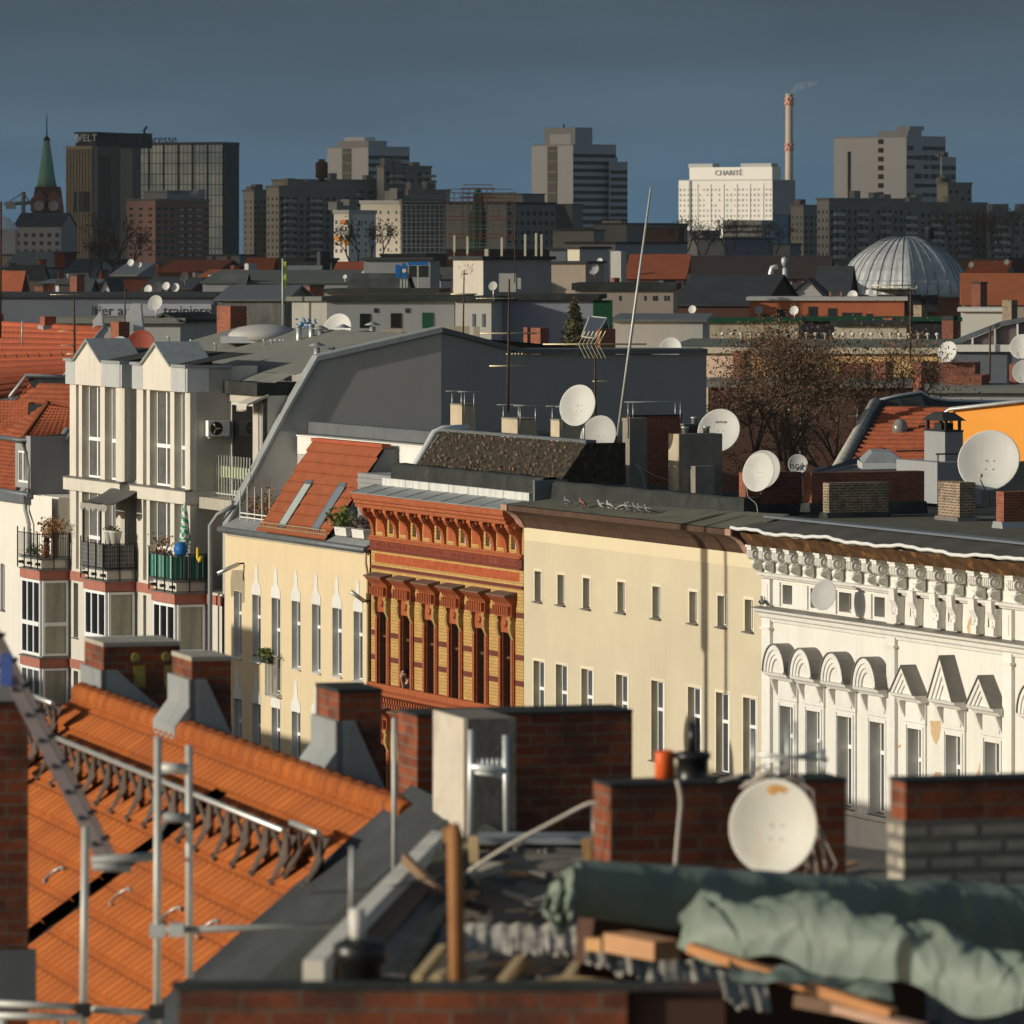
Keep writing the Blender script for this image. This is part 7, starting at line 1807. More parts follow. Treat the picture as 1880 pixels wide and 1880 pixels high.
for u in (736, 742, 747, 767): p, q = P(u, 540, 400), P(u, 488, 400); m = t.mb(); m.box(p.x-.06, p.x+.06, 400.02, 400.2, p.z, q.z); t.p('post', m, m_steelw)
p = P(742, 497, 399.8); m = t.mb(); m.lathe((p.x, 399.88, p.z), [(.14, 0), (.14, .02)], 12, (0, -1, 0)); t.p('white_mark', m, m_pot)
blk('shed_row', 'grey shed wall behind the blue sign', 'shed', 668, 790, 800, 478, 540, 500, -4, m_mgrey, deep=10, rmat=m_slate)
blk('red_roof_house', 'dull red roofs left of the dishes', HS, 612, 668, 676, 505, 540, 620, -6, m_darkbrick, roof='gs', rmat=m_tiled, deep=10, rh=1.3)
blk('terrace_house', 'low terrace with pale wall strips and posts before the dishes', HS, 600, 800, 812, 538, 600, 360, -4, m_beige, rmat=m_felt, deep=8)
# --- right of the lift tower -------------------------------------------------------------------
blk('beige_red_house', 'beige house with a dark red lower wall', HS, 1008, 1075, 1096, 484, 560, 600, -12, m_beige, deep=10, rmat=m_slate)
blk('pale_box_house', 'small pale lit roof house with dark blue neighbour', HS, 1042, 1064, 1090, 457, 500, 640, -40, M('pale_box_render', (.52, .47, .36), .9, .05, .4), m_lgrey, deep=5)  # pale even render on the box walls
blk('blue_shed', 'bluish roof shed left of the pale box', 'shed', 1009, 1040, 1043, 459, 490, 650, -6, m_bluegrey, deep=6)
chimney('broad whitish chimney shaft before the red roof', 1121, 1140, 1150, 461, 520, 580, m_lgrey, None, fr=AF(-25), down=5)
chimney('low red brick chimney at the foot of the whitish shaft', 1122, 1128, 1138, 510, 522, 560, m_chim, None, fr=AF(-25), down=3)
blk('red_roof_house', 'house with a dull brick red roof and white verge', HS, 1150, 1256, 1268, 512, 560, 620, -6, m_darkbrick, roof='shed', rmat=m_tiled, deep=7, rh=2.6)
bb = blk('beige_building', 'long beige building with tiny paired windows and dark roof', 'building', 1056, 1236, 1244, 533, 640, 420, -3, M('long_beige_render', (.33, .28, .235), .9, .05, .2), roof='flat', rmat=m_felt, deep=14, capt=.5)
s0, s1, i0, i1, zb, z1 = bb.b; f3 = AF(-3)
for u in (1138, 1184, 1200, 1205, 1221, 1227): a, b = f3.px(u-1.6, 552, 420), f3.px(u+1.6, 543, 420); m = bb.mb(); m.box(a.x, b.x, i0-.03, i0-.001, a.z, b.z); bb.p('window', m, m_dark)
for k in range(9): u = 1140+11*k; a, b = f3.px(u-2, 586, 420), f3.px(u+2, 580, 420); m = bb.mb(); m.box(a.x, b.x, i0-.03, i0-.001, a.z, b.z); bb.p('window', m, m_dark)
blk('slate_house', 'big dark slate roofed house right of the beige building', HS, 1238, 1400, 1440, 562, 640, 440, -10, m_darkbrick, m_darkbrick, 'gs', m_slate, deep=22, rh=2.2)
blk('slate_house', 'long dark roof ridge below the hospital', HS, 1262, 1520, 1540, 512, 560, 640, -5, m_darkbrick, roof='gs', rmat=M('dark_brown_tile', (.05, .035, .03), .9, .2, .3), deep=20, rh=2.4)
blk('slate_house', 'dark pointed slate roof left of the dome', HS, 1498, 1556, 1566, 545, 600, 520, -8, m_slate, roof='gs', rmat=m_slate, deep=9, rh=2.6)
blk('grey_gable_house', 'grey plaster gable behind the brick building', HS, 1452, 1512, 1516, 545, 590, 480, -6, m_lgrey, roof='gi', rmat=m_slate, deep=9, rh=1.4)
a = P(1440, 545, 480); t = T('duct_group', 'bent and upright shiny steel ducts on the dark roof', 'duct', WF, a)
for pts, r in (([(1405, 532), (1416, 524), (1438, 524)], .22), ([(1413, 530), (1415, 500), (1417, 492), (1428, 489)], .2), ([(1441, 540), (1441, 492)], .2), ([(1450, 532), (1414, 530)], .22)):
    m = t.mb(); m.tube([P(u, v, 480) for u, v in pts], r, 10); t.p('duct', m, m_zincb)
m = t.mb(); c = P(1441, 478, 480); m.lathe(c, [(.12, -.6), (.3, -.2), (.3, .15), (.1, .3)], 14); t.p('cowl', m, m_zinc)
br = blk('brick_building', 'long low red brick building with dark openings before the dome', 'building', 1376, 1660, 1672, 552, 640, 430, -4, M('bright_red_render', (.42, .13, .06), .9, .15, .3), rmat=m_lgrey, deep=8)  # one even red base colour with random tone
s0, s1, i0, i1, zb, z1 = br.b; f4 = AF(-4)
for u0, u1, vt, vb in ((1427, 1443, 568, 586), (1484, 1500, 563, 588), (1520, 1536, 566, 586), (1546, 1582, 574, 584), (1590, 1602, 576, 586), (1401, 1411, 577, 586)):
    a, b = f4.px(u0, vb, 430), f4.px(u1, vt, 430); m = br.mb(); m.box(a.x, b.x, i0-.03, i0-.001, a.z, b.z); br.p('opening', m, m_dark)
for k, u in enumerate((1525, 1545)): chimney('thin orange flue stub on the brick building, %s' % ('left of two', 'right of two')[k], u-3, u+1, u+3, 536, 556, 432, m_chim, None, fr=AF(-20), down=1)
# dome ---------------------------------------------------------------------------------------
dY = 640; dc = P(1668, 540, dY); dr = 129*dY/F
DO = T('domed_hall', 'round hall with a ribbed grey metal dome on a red brick drum', 'hall', WF, (dc.x, dY, 0))
hD = (540-434)*dY/F
m = DO.mb(); n = 8
prof = [(1.0, 0.0), (.985, .12), (.955, .22), (.93, .235), (.87, .40), (.77, .57), (.66, .70), (.54, .80), (.38, .915), (.2, .985), (.0, 1.0)]
nseg = 96
def dpt(a, k):
    r, z = prof[k]; an = a/nseg*2*PI+math.radians(-62)
    # eight sided cloister vault with raised seams
    fa = (an % (PI/4))-PI/8; rr = dr*r*math.cos(PI/8)/math.cos(fa)*(1+(.006 if a % 2 else 0))
    return (dc.x+rr*math.cos(an), dY+dr*.9+rr*math.sin(an), dc.z+hD*z)
for a in range(nseg):
    for k in range(len(prof)-1): m.face([dpt(a, k), dpt(a+1, k), dpt(a+1, k+1), dpt(a, k+1)])
dm = DO.p('dome', m, m_dome)
m = DO.mb()
for a in range(0, nseg, 3): m.tube([Vector(dpt(a, k))+Vector((0, 0, .03)) for k in range(len(prof))], .06, 4)
DO.p('seams', m, m_zincd, dm)
m = DO.mb(); 
for j in range(8):
    an = j*PI/4+math.radians(-62); bn_ = an+PI/4
    r_ = dr*.93; p, q = (dc.x+r_*math.cos(an), dY+dr*.9+r_*math.sin(an)), (dc.x+r_*math.cos(bn_), dY+dr*.9+r_*math.sin(bn_))
    m.face([(*p, 0), (*q, 0), (*q, dc.z+.02), (*p, dc.z+.02)])
DO.p('drum', m, M('brick_drum', (.30, .095, .05), .9, .2, .4))
m = DO.mb(); m.lathe((dc.x, dY+dr*.9, dc.z), [(dr*.96, -.45), (dr*1.0, -.3), (dr*1.0, -.02), (dr*.9, -.01)], 8, caps=False); DO.p('eaves_ring', m, m_lgrey)
for k, (u0, u1) in enumerate(((1574, 1590), (1608, 1634), (1640, 1654), (1664, 1688), (1696, 1718))):
    a, b = P(u0, 572, dY+2), P(u1, 541, dY+2); m = DO.mb(); m.box(a.x, b.x, dY-.9, dY+4, a.z, b.z); DO.p('window', m, m_dark)
a = P(1600, 531, dY-3); m = DO.mb(); b = P(1683, 524, dY-3); m.box(a.x, b.x, dY-3, dY+2, a.z, a.z+.12)
for k in range(6): x = a.x+(b.x-a.x)*k/5; m.tube([(x, dY-3, a.z), (x, dY-3, b.z)], .07, 5)
m.tube([(a.x, dY-3, b.z), (b.x, dY-3, b.z)], .07, 5); DO.p('walkway', m, m_brass)
m = DO.mb(); m.lathe((P(1715, 430, dY).x, dY+dr*.9, dc.z+hD), [(.5, -.3), (.5, .8), (.6, .9), (.3, 1.1)], 10); DO.p('finial', m, m_dark)
# red roofs and low houses at the right --------------------------------------------------------
blk('red_roof_house', 'wide house with a sunlit brick red roof right of the dome', HS, 1768, 1960, 1975, 560, 640, 560, -4, m_beige, roof='shed', rmat=M('bright_red_tile', (.34, .105, .045), .85, .12, .5, .2, 5), deep=7, rh=3.0)  # roof tile in a brighter even red
blk('white_flat_house', 'small white flat roofed house below the red roof', HS, 1764, 1842, 1852, 572, 640, 420, -5, M('white_house_render', (.66, .62, .54), .9, .05, .4), rmat=m_pot, deep=8)
chimney('tall mottled chimney at the white flat house', 1840, 1857, 1868, 551, 600, 400, m_chimo, None, fr=AF(-45), down=3)
chimney('slender pale brick chimney before the dome', 1677, 1692, 1703, 560, 600, 400, m_chimo, None, fr=AF(-45), down=3)
chimney('red brick chimney with a white foot before the dome', 1729, 1750, 1758, 580, 604, 390, m_chim, m_felt, .3, fr=AF(-20), down=3)
chimney('small red chimney left of the slender pale one', 1622, 1638, 1644, 584, 612, 390, m_chim, None, fr=AF(-30), down=3)
blk('beige_parapet_house', 'long beige parapet wall sloping at its right end', HS, 1276, 1466, 1480, 592, 640, 385, -4, M('stained_beige_render', (.42, .36, .26), .95, .15, .5, streak=.6), deep=8, rmat=m_dgreen)
blk('cream_parapet_house', 'cream parapet wall behind the row of roof vents', HS, 1532, 1664, 1672, 598, 640, 370, -4, M('cream_parapet', (.62, .54, .40), .9, .06, .5), deep=8, rmat=m_felt)
blk('dark_roof_house', 'dark green roof behind the cream parapet', HS, 1470, 1760, 1766, 590, 640, 395, -3, m_dark, deep=8, rmat=m_dgreen)
ap = blk('apricot_house', 'house with a wide grey green roof and sunlit apricot wall behind the bare tree', HS, 1232, 1748, 1760, 642, 740, 345, -9, m_apric, roof='shed', rmat=M('greenish_flat_felt', (.135, .15, .125), .95, .08, .2), deep=11, rh=.45)
s0, s1, i0, i1, zb, z1 = ap.b; m = ap.mb(); m.box(s0-.2, s1+.2, i0-.3, i0-.26, z1-.25, z1+.1); ap.p('eaves_board', m, M('pale_eaves', (.62, .53, .38), .8, .05, 1))
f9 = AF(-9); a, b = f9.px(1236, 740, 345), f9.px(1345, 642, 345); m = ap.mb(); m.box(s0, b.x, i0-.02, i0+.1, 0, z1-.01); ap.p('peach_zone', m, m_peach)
for k in range(24):
    f = (k+.5)/24; c = (s0+1.5+(s1-s0-3)*f, i1-.4, z1+.42); m = MB(c); m.tube([c, (c[0], c[1], c[2]+.28)], .04, 6); m.blob((c[0], c[1], c[2]+.32), (.13, .13, .1), 8, 5)
    solo('roof_vent', 'small white mushroom vent in the row along the grey green roof', 'roof vent', f9, c, m, m_pot, 'white roof vents in a row')
blk('grey_wedge_house', 'grey wedge roofed house left of the grey green roof', HS, 1128, 1290, 1300, 590, 660, 360, -5, m_lgrey, roof='shed', rmat=m_zincd, deep=8, rh=.4)
pl_ = blk('plum_house', 'plum coloured upper storey with white parapet and dark wall, right edge', HS, 1752, 1960, 1970, 646, 760, 300, -6, m_bluegrey, rmat=m_pot, deep=3, capt=.35)
s0, s1, i0, i1, zb, z1 = pl_.b; m = pl_.mb(); m.prism([(s0+.2, z1+.3), (s1, z1+.3), (s1, z1+1.9), (s0+2.3, z1+1.2), (s0+.6, z1+.5)], 'y', i0+1.2, i0+8); pl_.p('upper_storey', m, m_plum)
m = pl_.mb(); m.prism([(s0-.1, z1+.35), (s0+.55, z1+.55), (s0+2.3, z1+1.25), (s1, z1+1.95), (s1, z1+2.1), (s0+2.2, z1+1.45), (s0+.4, z1+.75), (s0-.2, z1+.5)], 'y', i0+1.0, i0+8); pl_.p('roof', m, m_zincd)
for k in range(4): m = pl_.mb(); x = s0+.9+k*1.15; m.box(x-.05, x+.05, i0+1.0, i0+1.15, z1+.3, z1+.9+.25*k); pl_.p('post', m, m_pot)
# brick chimney group and roofs behind the tree
chimney('broad sunlit brick chimney with a dark right face', 1722, 1790, 1800, 666, 706, 262, m_chim, None, fr=AF(-10), down=.5)
chimney('dark sided brick chimney left of the broad one', 1676, 1691, 1722, 664, 716, 260, m_chim, None, fr=AF(-40), down=.6)
chimney('low long brick stack stepping down right of the broad chimney', 1740, 1802, 1816, 690, 716, 256, m_chim, None, fr=AF(-10), down=.5)
chimney('brick chimney cut by the right edge behind the two dishes', 1853, 1866, 1900, 668, 700, 258, m_chim, None, fr=AF(-30), down=.5)
chimney('brick chimney seen through the branches, right', 1602, 1626, 1640, 664, 710, 268, m_chim, None, fr=AF(-25), down=.6)
chimney('brick chimney seen through the branches, middle', 1540, 1588, 1600, 668, 708, 270, m_chim, None, fr=AF(-15), down=.6)
chimney('brick chimney seen through the branches, left by the apricot wall', 1346, 1366, 1380, 645, 700, 300, m_chim, None, fr=AF(-25), down=3)
chimney('dull brick chimney among the branches left of the mossy dish', 1475, 1486, 1500, 668, 710, 272, m_chim, None, fr=AF(-25), down=.6)
blk('grey_parapet_house', 'grey felted roof with pale edge strips beneath the branches', HS, 1300, 1700, 1716, 712, 800, 262, -4, m_darkbrick, deep=9, rmat=m_feltl)
blk('grey_parapet_house', 'pale grey parapet roof right of the curved black coping', HS, 1708, 1960, 1970, 722, 800, 252, -4, m_lgrey, deep=8, rmat=m_feltl)
# red tiled roof and orange wall
rt = T('tiled_roof_house', 'house with weathered red tiled roof, one small skylight and a pale verge', 'house', WF, P(1650, 840, 214))
def q3(u, v, Y): return P(u, v, Y)
c0, c1, c2, c3 = q3(1545, 862, 208), q3(1725, 862, 206), q3(1742, 748, 214), q3(1614, 746, 216)
m = rt.mb(); rows(m, 44, 15, .07); rt.p('roof', m, m_tileo)
m = rt.mb(); m.tube([q3(1538, 862, 208), q3(1608, 740, 216.4)], .24, 6); rt.p('verge', m, M('mossy_pale_verge', (.42, .40, .34), .9, .3, 4, stain=(.12, .11, .09), st_amt=.6, st_scale=2))
m = rt.mb(); m.tube([q3(1548, 866, 207.8), q3(1620, 742, 216.2)], .18, 5); rt.p('verge_gutter', m, m_felt)  # dark felt tube along the verge
m = rt.mb(); pts = [q3(1612, 738, 216.5), q3(1650, 729, 217), q3(1690, 722, 217.5), q3(1708, 733, 218), q3(1740, 738, 219), q3(1890, 741, 222)]
lo = [q3(1620, 748, 216), q3(1660, 747, 216), q3(1700, 747, 216.5), q3(1720, 748, 217), q3(1760, 750, 218), q3(1890, 752, 221)]
for k in range(5): m.face([pts[k], pts[k+1], lo[k+1], lo[k]]); m.face([pts[k], pts[k+1], pts[k+1]+Vector((0, 1.6, -.2)), pts[k]+Vector((0, 1.6, -.2))])
rt.p('coping', m, m_felt)
m = rt.mb(); m.tube([p+Vector((0, 0, .05)) for p in pts], .06, 6); rt.p('coping_edge', m, m_zincb)
a = orf(.45, .58); m = rt.mb(); m.blob(a+Vector((0, -.1, .1)), (.3, .25, .42), 8, 5); rt.p('skylight', m, m_glassl)
ow = T('orange_wall_house', 'house end painted bright orange above a dark blue base', 'house', WF, P(1810, 850, 206))
m = ow.mb(); f = [P(1712, 850, 205.8), P(1900, 846, 203), P(1900, 736, 203), P(1744, 752, 205.4), P(1734, 760, 205.5)]; m.face(f); m.face([x+Vector((0, .4, 0)) for x in f][::-1])
for k in range(5): m.face([f[k], f[(k+1) % 5], f[(k+1) % 5]+Vector((0, .4, 0)), f[k]+Vector((0, .4, 0))])
ow.p('wall', m, m_orangew)
m = ow.mb(); m.tube([P(1712, 846, 205.4), P(1734, 758, 205.2), P(1744, 751, 205.2), P(1900, 734, 202.8)], .07, 5); ow.p('edge_flashing', m, m_zincb)
m = ow.mb(); a, b = P(1712, 960, 203), P(1900, 848, 203); m.box(a.x, b.x, 202.6, 205.2, a.z, b.z); ow.p('base', m, m_slate)
# dark blue roof with a skylight
bl_ = T('blue_felt_roof', 'dark blue felted roof sloping up to the right', 'roof', WF, P(1600, 870, 180))
m = bl_.mb(); m.face([P(1478, 872, 178), P(1705, 872, 176.5), P(1705, 846, 186), P(1500, 858, 187)]); m.face([P(1478, 872, 178), P(1625, 822, 190), P(1640, 832, 190), P(1505, 872, 178)]); m.face([P(1478, 872, 178), P(1478, 900, 178), P(1705, 900, 176.5), P(1705, 872, 176.5)]); bl_.p('felt', m, M('blue_black_felt', (.05, .062, .078), .7, .2, 1, .2, 10))
t = T('skylight', 'low pyramid skylight with pale frame on the dark blue roof', 'skylight', WF, P(1625, 850, 182))
a, b = P(1583, 850, 181), P(1668, 850, 181); zz_ = a.z; m = t.mb(); m.box(a.x, b.x, 181, 183.6, zz_-.25, zz_); t.p('kerb', m, m_zincb)
m = t.mb(); r0 = [(a.x+.05, 181.05, zz_), (b.x-.05, 181.05, zz_), (b.x-.05, 183.5, zz_+.05), (a.x+.05, 183.5, zz_+.05)]; r1 = [(a.x+.35, 181.6, zz_+.32), (b.x-.5, 181.6, zz_+.32), (b.x-.5, 183, zz_+.36), (a.x+.35, 183, zz_+.36)]
for k in range(4): m.face([r0[k], r0[(k+1) % 4], r1[(k+1) % 4], r1[k]])
m.face(r1); t.p('glazing', m, m_zinc)
m = MB(P(1340, 900, 186)); a, b = P(1300, 960, 187), P(1520, 872, 187); m.box(a.x, b.x, 187, 190, a.z-6, P(1400, 900, 187).z-.2); solo('rear_roof', 'dark courtyard roof between the chimneys', 'roof', WF, P(1340, 900, 186), m, m_felt)
# solar panel, red chimneys beside the conifer
a = P(1092, 622, 262); t = T('solar_panel', 'tilted solar panel on struts behind the conifer', 'solar panel', WF, a)
f = [P(1068, 618, 262), P(1092, 622, 261), P(1114, 584, 263), P(1082, 581, 264)]; m = t.mb(); m.face(f); m.face([x+Vector((.03, .06, -.05)) for x in f][::-1]); t.p('panel', m, M('solar_cell', (.06, .075, .10), .25, .1, 2))
m = t.mb(); m.tube(f+[f[0]], .04, 5); m.tube([f[2], P(1122, 622, 263)], .04, 5); t.p('frame', m, m_steelw)
chimney('sunlit red brick chimney pair, left and wider, over the fire wall', 961, 968, 985, 601, 634, 250, m_chim, None, fr=AF(-50), down=1)
chimney('sunlit red brick chimney pair, right and darker, over the fire wall', 974, 992, 1008, 602, 634, 248, m_chim, None, fr=AF(-50), down=1)
chimney('dark red chimney below the tilted solar panel', 1096, 1102, 1130, 604, 634, 258, m_chim, None, fr=AF(-40), down=1)
# trees --------------------------------------------------------------------------------------
def limb(m, p, d, l, r, depth, tips, sp=.55, n=3):
    p = Vector(p); d = Vector(d).normalized(); pts = [p]
    for k in range(3): d = (d+Vector((R.gauss(0, .14), R.gauss(0, .14), R.gauss(0, .08)+.05))).normalized(); pts.append(pts[-1]+d*l/3)
    m.tube(pts, r, 5 if depth > 1 else 4, r*.62, caps=False)
    if depth == 0: tips.append((pts[-1], d)); return
    for k in range(n):
        a = R.uniform(0, 2*PI); s_ = d.orthogonal().normalized(); b = d.cross(s_); nd = (d+(s_*math.cos(a)+b*math.sin(a))*R.uniform(.4, 1.1)*sp*1.6).normalized()
        limb(m, pts[-1] if k else pts[2].lerp(pts[-1], .8), nd, l*R.uniform(.62, .86), r*.6, depth-1, tips, sp, n)
    if depth >= 1: tips.append((pts[-1], d))
def bare_tree(label, u, v, Y, ht, r, depth, leafn, lmat, tmat, spread=.5, n=3, lsize=.13, stems=1, group=None):
    A = P(u, v, Y); t = T('bare_tree', label, 'tree', WF, A, group); tips = []
    for k in range(stems):
        m = t.mb()
        a = 2*PI*k/max(1, stems); limb(m, A+Vector((math.cos(a)*.5, math.sin(a)*.5, 0)) if stems > 1 else A, Vector((math.cos(a)*.45*(stems > 1), math.sin(a)*.3*(stems > 1), 1)), ht*.34, r, depth, tips, spread, n)
        t.p('trunk', m, tmat)
    if leafn:
        m = t.mb()
        for p, d in tips:
            for q in range(leafn):
                c = p+Vector((R.gauss(0, .45), R.gauss(0, .45), R.gauss(0, .35))); s1_ = Vector((R.uniform(-1, 1), R.uniform(-1, 1), R.uniform(-1, 1))).normalized()*lsize*R.uniform(.5, 1.3); s2_ = s1_.cross(Vector((R.uniform(-1, 1), R.uniform(-1, 1), R.uniform(-1, 1)))).normalized()*lsize*.5
                m.face([c-s1_, c+s2_, c+s1_, c-s2_])
        t.p('crown', m, lmat)
    return t
R.seed(11)
bare_tree('big brown leaved winter tree in the courtyard, left half of the clump', 1410, 930, 226, 6.0, .10, 6, 2, m_leafb, m_bark, .5, 3, .068, 3, 'winter trees in the courtyard')
bare_tree('tall brown leaved winter tree in the courtyard, right half of the clump', 1560, 935, 232, 6.2, .10, 6, 2, m_leafo, m_bark, .5, 3, .068, 3, 'winter trees in the courtyard')
bare_tree('lower twiggy shrub tree at the foot of the courtyard clump', 1480, 900, 222, 2.9, .06, 4, 2, m_leafb, m_twig, .65, 3, .065, 4, 'winter trees in the courtyard')
# conifer
A = P(1052, 660, 280); t = T('conifer_tree', 'single dark conifer rising behind the grey rear wall', 'tree', WF, A); zt_ = P(1056, 545, 280).z
m = t.mb(); m.tube([A-Vector((0, 0, 4)), (A.x+.1, A.y, zt_)], .12, 6, .02); t.p('trunk', m, m_bark)
m = t.mb(); hh = zt_-A.z+.6
for k in range(260):
    f = R.random()**.75; z = zt_-hh*f; rad = .12+1.05*f*(.8+.4*R.random())*(1.0 if int(f*9) % 2 else .82); a = R.uniform(0, 2*PI)
    tip = Vector((A.x+.1*(1-f)+rad*math.cos(a), A.y+rad*math.sin(a), z-.22*rad)); st = Vector((A.x+.05, A.y, z+.12))
    for q in range(9):
        c = st.lerp(tip, .25+.75*(q+R.random())/9); d = Vector((R.gauss(0, 1), R.gauss(0, 1), R.gauss(-.2, .6))).normalized()*.17; e = d.cross(Vector((R.gauss(0, 1), R.gauss(0, 1), R.gauss(0, 1)))).normalized()*.045
        m.face([c-d*.4-e, c+d, c-d*.4+e])
t.p('crown', m, m_conif)
# ================================================================== skyline
gm = MB((0, 0, 0)); gm.face([(-9000, -500, 0), (9000, -500, 0), (9000, 16000, 0), (-9000, 16000, 0)])
solo('ground', 'dark ground of the city spreading to the horizon', 'ground', WF, (0, 0, 0), gm, m_ground, kind='structure')
# church -----------------------------------------------------------------------------------
cY = 1500; k_ = cY/F
c = P(88, 410, cY); CH = T('church_tower', 'brick church tower with a pointed green copper spire', 'church', WF, (c.x, cY, 0))
w_ = 27*k_; z0, z1, z2, zt_ = 0, P(88, 343, cY).z, P(88, 343, cY).z, P(85, 208, cY).z
m = CH.mb(); m.prism([(c.x-w_*1.0, 0), (c.x+w_*1.0, 0), (c.x+w_*1.0, P(88, 382, cY).z), (c.x+w_*.80, z1), (c.x-w_*.80, z1), (c.x-w_*1.0, P(88, 382, cY).z)], 'y', cY-w_, cY+w_); CH.p('tower', m, M('dark_church_brick', (.085, .04, .03), .9, .25, .3))
m = CH.mb(); n = 8; zm = P(85, 258, cY).z
m.lathe((c.x-.3, cY, z2), [(w_*.70, 0), (w_*.58, 2), (w_*.20, zm-z2)], 8); CH.p('spire', m, m_copper)
m = CH.mb()
for j in range(8): a = j*PI/4; m.tube([(c.x-.3+w_*.20*math.cos(a), cY+w_*.20*math.sin(a), zm), (c.x-.3, cY, zt_-6)], .3, 4)
m.tube([(c.x-.3, cY, zm), (c.x-.3, cY, zt_)], .22, 5, .08); CH.p('open_tip', m, m_dark)
for sg in (-1, 1):
    x = c.x+sg*w_*.5; m = CH.mb(); m.prism([(x-2.2, P(88, 388, cY).z), (x+2.2, P(88, 388, cY).z), (x+2.2, P(88, 366, cY).z), (x, P(88, 350, cY).z), (x-2.2, P(88, 366, cY).z)], 'y', cY-w_-.6, cY-w_-.05); CH.p('belfry_gable', m, M('church_gable_brick', (.15, .075, .055), .9, .2, .4))
    m = CH.mb(); m.lathe((x, cY-w_-.62, P(88, 378, cY).z), [(1.3, 0), (1.3, .2), (.9, .2), (.9, .1)], 16, (0, -1, 0)); CH.p('clock_face', m, m_mgrey)
# crane
a = P(43, 400, 1900); t = T('tower_crane', 'small tower crane beside the church', 'crane', WF, a); m = t.mb(); m.tube([a-Vector((0, 0, 20)), P(43, 352, 1900)], .7, 4); t.p('mast', m, m_plattd); m = t.mb(); m.tube([P(8, 374, 1900), P(58, 372, 1900)], .6, 4); m.tube([P(12, 373, 1900), P(43, 354, 1900), P(56, 372, 1900)], .2, 4); t.p('jib', m, m_plattd); m = t.mb(); b = P(20, 378, 1900); m.box(b.x-1.5, b.x+1.5, 1899, 1901, b.z-1, b.z+1); t.p('counterweight', m, m_platt)
# far left apartment house and white tent roof
blk('apartment_house', 'pale far apartment house with black roof below the church', HS, 26, 112, 126, 416, 470, 1300, -8, M('pale_far_render', (.30, .29, .29), .9, .08, .05), m_mgrey, 'gs', m_slate, deep=16, rh=3, wins=(('L', 6, 3, 1.0, 6.4, .5, .5, m_towerd, 'win'),))
a = P(0, 470, 1250); t = T('tent_roof', 'white rounded tent roof cut by the left edge', 'tent', WF, a); b = P(30, 420, 1250); m = t.mb(); m.lathe((P(-8, 420, 1250).x, 1256, P(0, 424, 1250).z), [(4.4, 0), (4.1, .8), (2.6, 2.6), (.2, 3.6)], 18); t.p('canopy', m, m_towerw); m = t.mb(); m.box(P(-40, 470, 1250).x, b.x-.4, 1252, 1258, 10, P(0, 424, 1250).z); t.p('wall', m, m_lgrey)
# bronze office tower and glass slab
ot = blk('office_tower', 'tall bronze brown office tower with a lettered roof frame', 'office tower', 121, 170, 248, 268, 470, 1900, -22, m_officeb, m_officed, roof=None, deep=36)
s0, s1, i0, i1, zb, z1 = ot.b; fr = AF(-22)
m = ot.mb()
for k in range(9): x = s0+(s1-s0)*(k+.5)/9; m.box(x-.18, x+.18, i0-.25, i0-.02, 20, z1-1)
ot.p('facade_fin', m, M('bronze_fin', (.17, .13, .085), .6, .1, .2), kind='stuff')
for u in (132, 143, 152, 160):
    a = fr.px(u, 360, 1900); m = ot.mb(); m.box(a.x-.55, a.x+.55, i0-.3, i0-.02, a.z-5, a.z+5 if False else a.z+1.5); ot.p('slit_window', m, m_dark)
hi = i0+(i1-i0)*.52
m = ot.mb(); m.box(s0+2.5, s1+.1, i0+2, i1-.5, z1, z1+1.2); m.box(s0+2.2, s1+.5, i0+1.6, i1+.2, z1+4.0, z1+4.6); m.box(s1-8, s1, hi, i1-.8, z1, z1+4.0); m.box(s0+3.2, s1-1, i0+2.6, hi, z1+1.2, z1+3.9); ot.p('roof_frame', m, m_slate)
m = ot.mb(); m.box(s1+.03, s1+.3, i0+(i1-i0)*.02, i0+(i1-i0)*.08, 20, z1); m.box(s1+.03, s1+.4, hi+1, i1-7, 20, z1-.5); ot.p('bronze_strip', m, m_officeb)
m = ot.mb()
for k in range(7): y = i0+3+k*1.6; m.box(s1+.03, s1+.15, y, y+.5, 20, z1-3)
ot.p('dark_window_strip', m, m_dark)
ftext(ot, 'roof_lettering', 'WELT', (s0+6.2, i0+1.4, z1+2.55), 3.3, m_towerw, (PI/2, 0, 0), ext=.1)
gs = blk('glass_slab', 'wide glazed office slab beside the bronze tower', 'office tower', 247, 408, 439, 266, 475, 1980, -24, m_slab, m_glassd, roof='flat', rmat=m_towerd, capt=1.0, over=.1)
s0, s1, i0, i1, zb, z1 = gs.b
for k in range(1, 6): x = s0+(s1-s0)*k/6; m = gs.mb(); m.box(x-.25, x+.25, i0-.3, i0-.02, 10, z1); gs.p('vertical_joint', m, m_dark)
for k in range(6): m = gs.mb(); y = i0+(i1-i0)*(k+.5)/6; m.box(s1+.03, s1+.25, y-.2, y+.2, 10, z1); gs.p('vertical_joint', m, m_towerd)
rb_ = blk('roof_house', 'pale and dark lift house between the bronze tower and the glass slab', 'lift house', 236, 257, 279, 246, 272, 1960, -30, m_lgrey, m_slate, base=None)
a = P(268, 245, 1965); m = MB(a); m.tube([a-Vector((0, 0, 1)), P(264, 240, 1965), P(270, 232, 1965)], .4, 5); solo('roof_crane', 'tiny bent roof crane above the lift house', 'crane', WF, a, m, m_dark)
ftext(gs, 'roof_lettering', 'presse', (s0+9.5, i0+2.2, z1+2.0), 4.2, m_slate, (PI/2, 0, 0), ext=.1)
